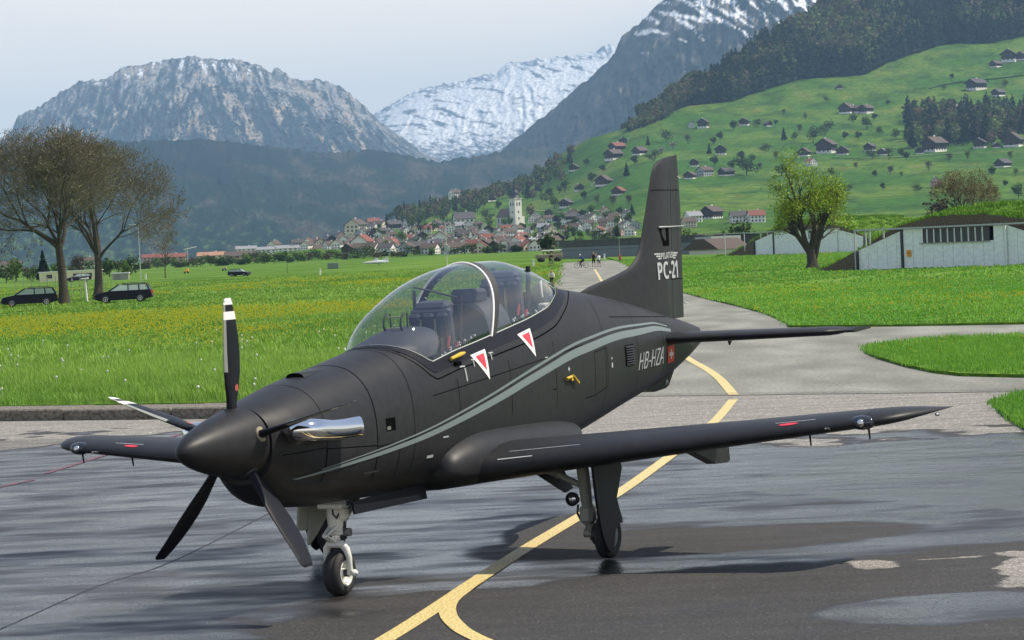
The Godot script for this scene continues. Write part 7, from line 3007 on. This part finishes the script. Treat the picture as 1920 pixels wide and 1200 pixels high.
	for q in spots:
		var kind: String = ["round", "round", "bare", "fresh", "fir", "bush"][rng.randi() % 6]
		var at := hill_spot(q[0], q[1])
		var label := "%s among village roofs, %s" % [{"round": "dark leafy tree", "bare": "brown leafless tree", "fresh": "light green tree", "fir": "dark fir", "bush": "green garden bush"}[kind], place_word(q[0], q[1])]
		seen[label] = seen.get(label, -1) + 1
		if seen[label] > 0:
			label += " (%s)" % nth(seen[label])
		far_kind(kind, label, at, rng.randf_range(11.0, 24.0) / FOCAL * -at.z, rng.randf() * TAU).set_meta("group", "trees between the village houses")

func place_word(px: float, py: float) -> String:
	var c := "left" if px < 968 else "right"
	var d := absf(px - 968.0)
	var near := "just" if d < 60 else ("close" if d < 110 else ("well" if d < 200 else "far"))
	return "%s %s of church, %s" % [near, c, "up by its roof" if py < 418 else ("by its foot" if py < 432 else ("in middle rows" if py < 452 else "near the hedge"))]

func church() -> void:
	var foot := hill_spot(968, 419)
	var k := -foot.z / FOCAL       # metres per picture pixel at that distance
	var t := thing("church", "white village church with slender dark spire above the houses", "church", foot, 0.7)
	var white := mat("church_white", Color(0.66, 0.64, 0.57), 0.85)
	var dark := mat("spire_slate", Color(0.022, 0.024, 0.026), 0.6)
	var st := mb()
	var w := 16.5 * k
	box(st, Vector3(0, 24.0 * k - 3.0, 0), Vector3(w, 48.0 * k + 6.0, w))
	var tower := part("tower", st, white, t)
	for fl in 3:
		for s in [Vector3(0, 0, 1), Vector3(-1, 0, 0), Vector3(1, 0, 0)]:
			for o in [-0.2, 0.2]:
				if fl < 2 and o > 0:
					continue
				st = mb()
				var side_: Vector3 = Vector3(s.z, 0, -s.x) * (o * w if fl == 2 else 0.0)
				box(st, s * (w * 0.5 + 0.04) + side_ + Vector3(0, [12.0, 24.0, 39.0][fl] * k, 0), Vector3(0.16 * w if s.z != 0 else 0.12, 6.5 * k if fl == 2 else 4.0 * k, 0.16 * w if s.x != 0 else 0.12))
				part("window", st, M.window_dark, tower)
	st = mb()
	box(st, Vector3(0, 48.8 * k, 0), Vector3(w * 1.12, 1.6 * k, w * 1.12))
	part("cornice", st, white, tower)
	st = mb()
	lathe(st, Vector3(0, 49.5 * k, 0), Vector3.UP, [[0, 10.5 * k], [4.0 * k, 8.0 * k], [6.5 * k, 6.4 * k], [8.0 * k, 6.8 * k], [11.0 * k, 7.0 * k], [13.5 * k, 5.6 * k], [15.5 * k, 3.6 * k], [17.0 * k, 3.2 * k], [18.5 * k, 4.0 * k], [21.0 * k, 3.2 * k], [26.0 * k, 1.9 * k], [34.0 * k, 0.8 * k], [38.0 * k, 0.0]], 8)
	part("spire", st, dark, t)
	st = mb()
	var L := 42.0 * k
	var D := 22.0 * k
	var H := 17.0 * k
	extrude(st, PackedVector2Array([Vector2(-D / 2, -3.0), Vector2(D / 2, -3.0), Vector2(D / 2, H), Vector2(0, H + 14.0 * k), Vector2(-D / 2, H)]), func(u, v, d): return Vector3(d, v, u - 4.0 * k), -L - w * 0.4, -w * 0.45)
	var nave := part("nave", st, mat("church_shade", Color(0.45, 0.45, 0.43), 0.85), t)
	nave.rotation.y = -PI / 2
	for i in 4:
		st = mb()
		box(st, Vector3(-w * 0.5 - L * (0.16 + 0.22 * i), H * 0.55, D / 2 - 4.0 * k + 0.05), Vector3(2.6 * k, 8.0 * k, 0.12))
		part("window", st, M.window_dark, nave)
	st = mb()
	for s in [-1.0, 1.0]:
		var e := Vector3(0, H - 1.5 * k, s * (D / 2 + 1.2 * k) - 4.0 * k)
		var top := Vector3(0, H + 14.3 * k, -4.0 * k)
		var up := Vector3(0, 0.6 * k, 0)
		flat(st)
		var a := Vector3(-L - w * 0.4 - 1.0 * k, 0, 0)
		var b := Vector3(-w * 0.47, 0, 0)
		quad(st, a + e + up, a + top + up, b + top + up, b + e + up)
		quad(st, a + e, b + e, b + top, a + top)
		quad(st, a + e, a + e + up, b + e + up, b + e)
		quad(st, a + e, a + top, a + top + up, a + e + up)
	part("roof", st, mat("church_roof", Color(0.075, 0.052, 0.045), 0.85), t).rotation.y = -PI / 2
	st = mb()
	box(st, Vector3(w * 0.62, 8.0 * k - 2.0, 2.0 * k), Vector3(w * 0.5, 16.0 * k + 4.0, w * 0.7))
	part("sacristy", st, white, t)

# ------------------------------------------------------------------ farms, trees and woods on the slopes
func hillside() -> void:
	var farms := [
		["barn_brown", 1867, 124, 24, 0.3, "small barn below the two chalets at the top right"],
		["wood_brown", 1893, 113, 40, 0.2, "large dark chalet high on the meadow at top right"],
		["barn_brown", 1916, 111, 30, 0.1, "barn at the right edge beside the highest chalet"],
		["wood_slate", 1831, 170, 38, 0.2, "broad brown chalet on the upper right meadow"],
		["barn_slate", 1872, 181, 26, 0.3, "dark barn right below the broad upper chalet"],
		["barn_brown", 1573, 166, 15, 1.2, "tiny lone barn just below the forest edge"],
		["barn_brown", 1588, 212, 34, 0.1, "long barn on the left of the farm in mid meadow"],
		["wood_brown", 1604, 211, 26, 1.4, "gabled farmhouse between barn and chalet in mid meadow"],
		["wood_brown", 1625, 211, 27, 0.3, "chalet at the right end of the mid-meadow farm"],
		["white_brown", 1296, 240, 16, 1.2, "small white house high on the left meadow"],
		["wood_slate", 1319, 241, 28, 0.3, "dark chalet right of the small white house"],
		["wood_brown", 1396, 236, 26, 0.8, "chalet among trees on the left meadow"],
		["barn_brown", 1440, 237, 18, 1.0, "steep-roofed barn right of the tree-shaded chalet"],
		["white_pale", 1806, 220, 42, 0.1, "long pale roof half hidden by the small wood"],
		["wood_slate", 1352, 291, 30, 0.4, "chalet with white base above the fin"],
		["barn_brown", 1508, 291, 30, 0.2, "barn at the left of the big central farm"],
		["wood_brown", 1550, 284, 46, 0.15, "big brown farmhouse in the centre of the slope"],
		["barn_brown", 1580, 289, 32, 0.3, "reddish barn right of the big central farmhouse"],
		["wood_slate", 1631, 282, 26, 0.6, "dark chalet right of the big central farm"],
		["barn_pale", 1655, 290, 24, 0.2, "low shed right of the dark chalet"],
		["wood_brown", 1752, 283, 46, 0.3, "big farmhouse below the small wood"],
		["barn_slate", 1724, 287, 24, 0.5, "barn left of the farmhouse below the small wood"],
		["wood_slate", 1838, 276, 32, 0.7, "dark chalet right of the small wood"],
		["wood_brown", 1868, 276, 18, 1.2, "small chalet between two farms at the right"],
		["barn_brown", 1900, 274, 46, 0.15, "long farm building at the right edge of the meadow"],
		["white_red", 1521, 312, 24, 1.0, "white house with reddish roof behind the bright green tree"],
		["barn_slate", 1881, 313, 32, 0.3, "low grey roof sunk in the right meadow"],
		["rose_pale", 1755, 350, 32, 0.9, "red-sided barn with grey roof left of the russet tree"],
		["wood_slate", 1302, 312, 24, 0.4, "chalet close above the tip of the fin"],
		["grey_brown", 1322, 332, 32, 0.2, "grey-roofed farm right of the fin"],
		["barn_slate", 1362, 331, 30, 0.2, "low barn right of the grey-roofed farm"],
		["barn_brown", 1294, 336, 28, 0.2, "barn beside the upper fin"],
		["wood_brown", 1151, 297, 34, 0.3, "big chalet of the cluster left of the fin"],
		["wood_red", 1157, 282, 30, 0.2, "reddish-roofed chalet at the top of the cluster"],
		["wood_brown", 1168, 268, 22, 0.6, "uppermost chalet of the cluster on the ridge"],
		["barn_brown", 1200, 289, 28, 0.3, "barn right of the chalet cluster"],
		["wood_brown", 1086, 357, 22, 1.3, "steep gabled chalet above the village"],
		["barn_brown", 1132, 347, 36, 0.2, "long barn above the village right of the gabled chalet"],
		["barn_red", 1160, 366, 30, 0.2, "red-roofed barn left of the lower fin"],
		["wood_brown", 1077, 321, 24, 0.3, "chalet on the crest left of the barns"],
		["wood_slate", 911, 364, 26, 0.9, "dark gabled chalet on the crest left of the church spire"],
		["white_brown", 853, 371, 24, 0.2, "small house at the left end of the crest"],
		["barn_brown", 917, 378, 26, 0.3, "barn below the chalet on the crest"],
		["wood_slate", 1062, 388, 30, 0.2, "broad chalet right above the village rows"],
		["barn_slate", 880, 384, 22, 0.3, "low barn left of the church on the crest"],
		["barn_brown", 803, 393, 24, 0.2, "barn at the low left end of the crest"],
	]
	for q in farms:
		var at := hill_spot(q[1], q[2])
		house(q[0], q[5], at, q[4] + (0.5 if rng.randf() < 0.5 else 1.0), 0.80 * q[3] / FOCAL * -at.z, "farms scattered on the slope")
	# single trees on the meadow
	var lone := [[1420, 238, 14], [1455, 235, 14], [1470, 262, 18], [1350, 262, 16], [1375, 245, 22], [1338, 268, 16], [1290, 268, 14], [1600, 235, 20], [1640, 225, 14], [1665, 196, 10], [1715, 198, 12], [1738, 200, 14], [1766, 200, 16], [1770, 170, 10], [1785, 150, 12], [1850, 160, 12], [1885, 165, 14], [1700, 300, 20], [1667, 300, 18], [1690, 295, 16], [1670, 326, 14], [1742, 320, 20], [1490, 265, 18], [1500, 250, 14], [1525, 268, 22], [1548, 255, 18], [1585, 262, 16], [1610, 262, 20], [1625, 245, 20], [1650, 255, 16], [1680, 262, 14], [1455, 300, 14], [1465, 330, 22], [1435, 285, 16], [1410, 305, 18], [1390, 300, 22], [1330, 290, 14], [1340, 310, 18], [1372, 318, 16], [1400, 330, 26], [1425, 322, 16], [1262, 280, 14], [1240, 290, 16], [1250, 265, 18], [1225, 305, 20], [1215, 270, 14], [1190, 310, 16], [1175, 330, 20], [1130, 320, 18], [1110, 340, 22], [1100, 310, 16], [1095, 375, 20], [1120, 385, 20], [1150, 390, 22], [1180, 385, 24], [1060, 360, 22], [1045, 340, 24], [1030, 370, 20], [1010, 360, 24], [1040, 392, 18], [990, 372, 22], [950, 366, 16], [935, 392, 20], [900, 388, 16], [870, 392, 18], [845, 388, 16], [830, 398, 18], [1640, 330, 12], [1655, 355, 16], [1720, 362, 12], [1745, 370, 10], [1590, 360, 12], [1460, 360, 14], [1860, 330, 16], [1895, 300, 18], [1905, 330, 14], [1910, 372, 20], [1885, 348, 12], [1690, 330, 12], [1560, 330, 14], [1605, 318, 12], [1780, 305, 14], [1815, 300, 18], [1635, 300, 14], [1470, 215, 10], [1510, 225, 12], [1550, 190, 8], [1700, 250, 12]]
	lone.sort_custom(func(p, q): return p[0] < q[0])
	var seen := {}
	for i in lone.size():
		var q: Array = lone[i]
		var kind: String = ["round", "bare", "round", "fresh", "round", "bush", "bare", "fir"][rng.randi() % 8]
		if q[0] in [1240, 1262]:
			kind = "blossom"
		var at := hill_spot(q[0], q[1])
		var up := "high on the slope" if q[1] < 215 else ("on the upper meadow" if q[1] < 275 else ("on the middle meadow" if q[1] < 330 else "on the lower meadow"))
		var lr := "left of the church spire" if q[0] < 960 else ("between spire and fin" if q[0] < 1210 else ("just right of the fin" if q[0] < 1350 else ("left of the lime tree" if q[0] < 1470 else ("above the lime tree" if q[0] < 1600 else ("right of the lime tree" if q[0] < 1760 else "near the right edge")))))
		var label := "%s %s, %s" % [{"round": "dark leafy tree", "bare": "leafless tree", "fresh": "light green tree", "fir": "dark fir", "bush": "low green bush", "blossom": "white blossoming tree"}[kind], up, lr]
		seen[label] = seen.get(label, -1) + 1
		if seen[label] > 0:
			label += " (%s from left)" % nth(seen[label])
		far_kind(kind, label, at, q[2] * rng.randf_range(1.0, 1.6) / FOCAL * -at.z, rng.randf() * TAU).set_meta("group", "single trees on the meadow slope")
	# farm tracks
	var tm := mat("track_gravel", Color(0.30, 0.27, 0.20), 0.95)
	for q in [["pale farm track climbing the crest left of the fin", [[1108, 352], [1122, 330], [1140, 312], [1160, 284], [1180, 258], [1205, 238], [1222, 228]], 3.2], ["pale track crossing the upper right meadow", [[1742, 168], [1790, 158], [1850, 150], [1920, 141]], 2.6], ["track between the big central farm and the small wood", [[1560, 296], [1620, 298], [1690, 296], [1740, 292], [1800, 288], [1860, 284], [1920, 282]], 2.6], ["path below the village chalets", [[1000, 396], [1050, 398], [1100, 396], [1150, 400]], 2.6]]:
		var ra := PackedVector3Array()
		var rb := PackedVector3Array()
		for k in 41:
			var f: float = k / 40.0 * (q[1].size() - 1)
			var i := mini(int(f), q[1].size() - 2)
			var p := hill_spot(lerpf(q[1][i][0], q[1][i + 1][0], f - i), lerpf(q[1][i][1], q[1][i + 1][1], f - i)) + Vector3(0, 0.5, 0)
			ra.append(p + Vector3(0, 0.3, -q[2] * 1.6))
			rb.append(p + Vector3(0, 0, q[2] * 1.6))
		var ts := mb()
		grid(ts, [ra, rb])
		structure("farm_track", ts, tm, q[0])
	# mixed forest on the steep slope, and the woods lower down
	var fir := wood_mesh(true, 61)
	var leafy := wood_mesh(false, 62)
	var r := RandomNumberGenerator.new()
	r.seed = 63
	var mix := noise(64, 0.004, 4)
	var put_f := []
	var tint_f := []
	var put_l := []
	var tint_l := []
	for i in 6500:
		var px := r.randf_range(1215.0, 2150.0)
		var t := (px - 960.0) / FOCAL
		var f := pow(r.randf(), 1.15)
		var p := wood_point(t, f)
		if EYE.y + 0.105 * -p.z < p.y:
			continue
		var n := mix.get_noise_2d(p.x, p.z) + r.randf_range(-0.25, 0.25)
		add_wood_tree(r, p, n > 0.12 or f < 0.05, put_f, tint_f, put_l, tint_l, lerpf(0.5, 1.0, smoothstep(1215.0, 1340.0, px)))
	stuff("forest", fir, leaf_mat(), put_f, "dark firs of the forest on the steep slope", "forest", tint_f)
	stuff("forest", leafy, leaf_mat(), put_l, "brown and light green broadleaf trees of the forest on the steep slope", "forest", tint_l)
	put_f = []
	tint_f = []
	put_l = []
	tint_l = []
	for i in 620:
		# wood on the right, and the wooded crest on the left
		var px := r.randf_range(1690.0, 1990.0)
		var py := lerpf(272.0, 215.0, r.randf()) + (1990.0 - px) * 0.02
		if i % 2 != 0:
			px = r.randf_range(745.0, 1075.0)
			py = lin([745, 800, 900, 1000, 1050, 1075], [412, 396, 372, 334, 296, 275], px) + absf(r.randfn(0.0, 1.0)) * lin([745, 900, 1000, 1075], [8, 13, 24, 34], px)
			if i % 3 == 0:
				px = r.randf_range(1180.0, 1262.0)
				py = lin([1180, 1262], [243, 214], px) + r.randf() * 6.0
			if px > 1080 and px < 1180:
				continue
		elif px < 1690.0 + (py - 215.0) * 0.2:
			continue
		add_wood_tree(r, hill_spot(px, py), r.randf() < (0.5 if px > 1600 else 0.12), put_f, tint_f, put_l, tint_l, 0.70 if px > 1600 else 0.42)
	stuff("small_wood", fir, leaf_mat(), put_f, "dark firs of the small woods on the meadow slope and its crest", "wood", tint_f)
	stuff("small_wood", leafy, leaf_mat(), put_l, "leafy trees of the small woods on the meadow slope and its crest", "wood", tint_l)

func add_wood_tree(r: RandomNumberGenerator, p: Vector3, dark: bool, pf: Array, tf: Array, pl: Array, tl: Array, k: float) -> void:
	var h := r.randf_range(15.0, 28.0) * k * (1.2 if dark else 0.95)
	var b := Basis(Vector3.UP, r.randf() * TAU).scaled(Vector3(h * r.randf_range(0.9, 1.25), h, h * r.randf_range(0.9, 1.25)))
	if dark:
		pf.append(Transform3D(b, p))
		tf.append(Color(0.026, 0.044, 0.026) * r.randf_range(0.7, 1.5))
	else:
		pl.append(Transform3D(b, p))
		var q := r.randf()
		var c := Color(0.150, 0.118, 0.078) if q < 0.42 else (Color(0.105, 0.138, 0.050) if q < 0.78 else Color(0.150, 0.195, 0.062))
		tl.append(c * r.randf_range(0.65, 1.25))

func wood_mesh(fir: bool, sd: int) -> ArrayMesh:
	# a tree one metre tall with a trunk and ragged crown
	var r := RandomNumberGenerator.new()
	r.seed = sd
	var st := mb()
	flat(st)
	st.set_color(Color(0.7, 0.6, 0.5))
	tube(st, [Vector3.ZERO, Vector3(0, 0.6, 0)], [0.025, 0.01], 4, false)
	flat(st)
	for i in 130:
		var p: Vector3
		var z := 0.085
		if fir:
			var y := pow(r.randf(), 1.25)
			var a := r.randf() * TAU
			var rr := (1.0 - y) * 0.2 * r.randf_range(0.4, 1.0) + 0.01
			p = Vector3(cos(a) * rr, 0.1 + 0.9 * y, sin(a) * rr)
			z = 0.09 * (1.1 - 0.75 * y)
		else:
			var v := Vector3(r.randfn(0, 1), r.randfn(0, 1), r.randfn(0, 1)).normalized() * pow(r.randf(), 0.4)
			p = Vector3(v.x * 0.27, 0.62 + v.y * 0.36, v.z * 0.27) * (1.0 + 0.15 * sin(v.x * 6.0) * sin(v.y * 7.0))
		var u := Vector3(r.randf_range(-1, 1), r.randf_range(-0.6, 0.8), r.randf_range(-1, 1)).normalized()
		var w := u.cross(Vector3(r.randf_range(-1, 1), r.randf_range(-1, 1), r.randf_range(-1, 1))).normalized()
		st.set_color(Color.WHITE * r.randf_range(0.7, 1.3))
		tri(st, p - u * z, p + u * z * 0.5 + w * z, p + u * z * 0.6 - w * z * 0.8)
	return done(st)
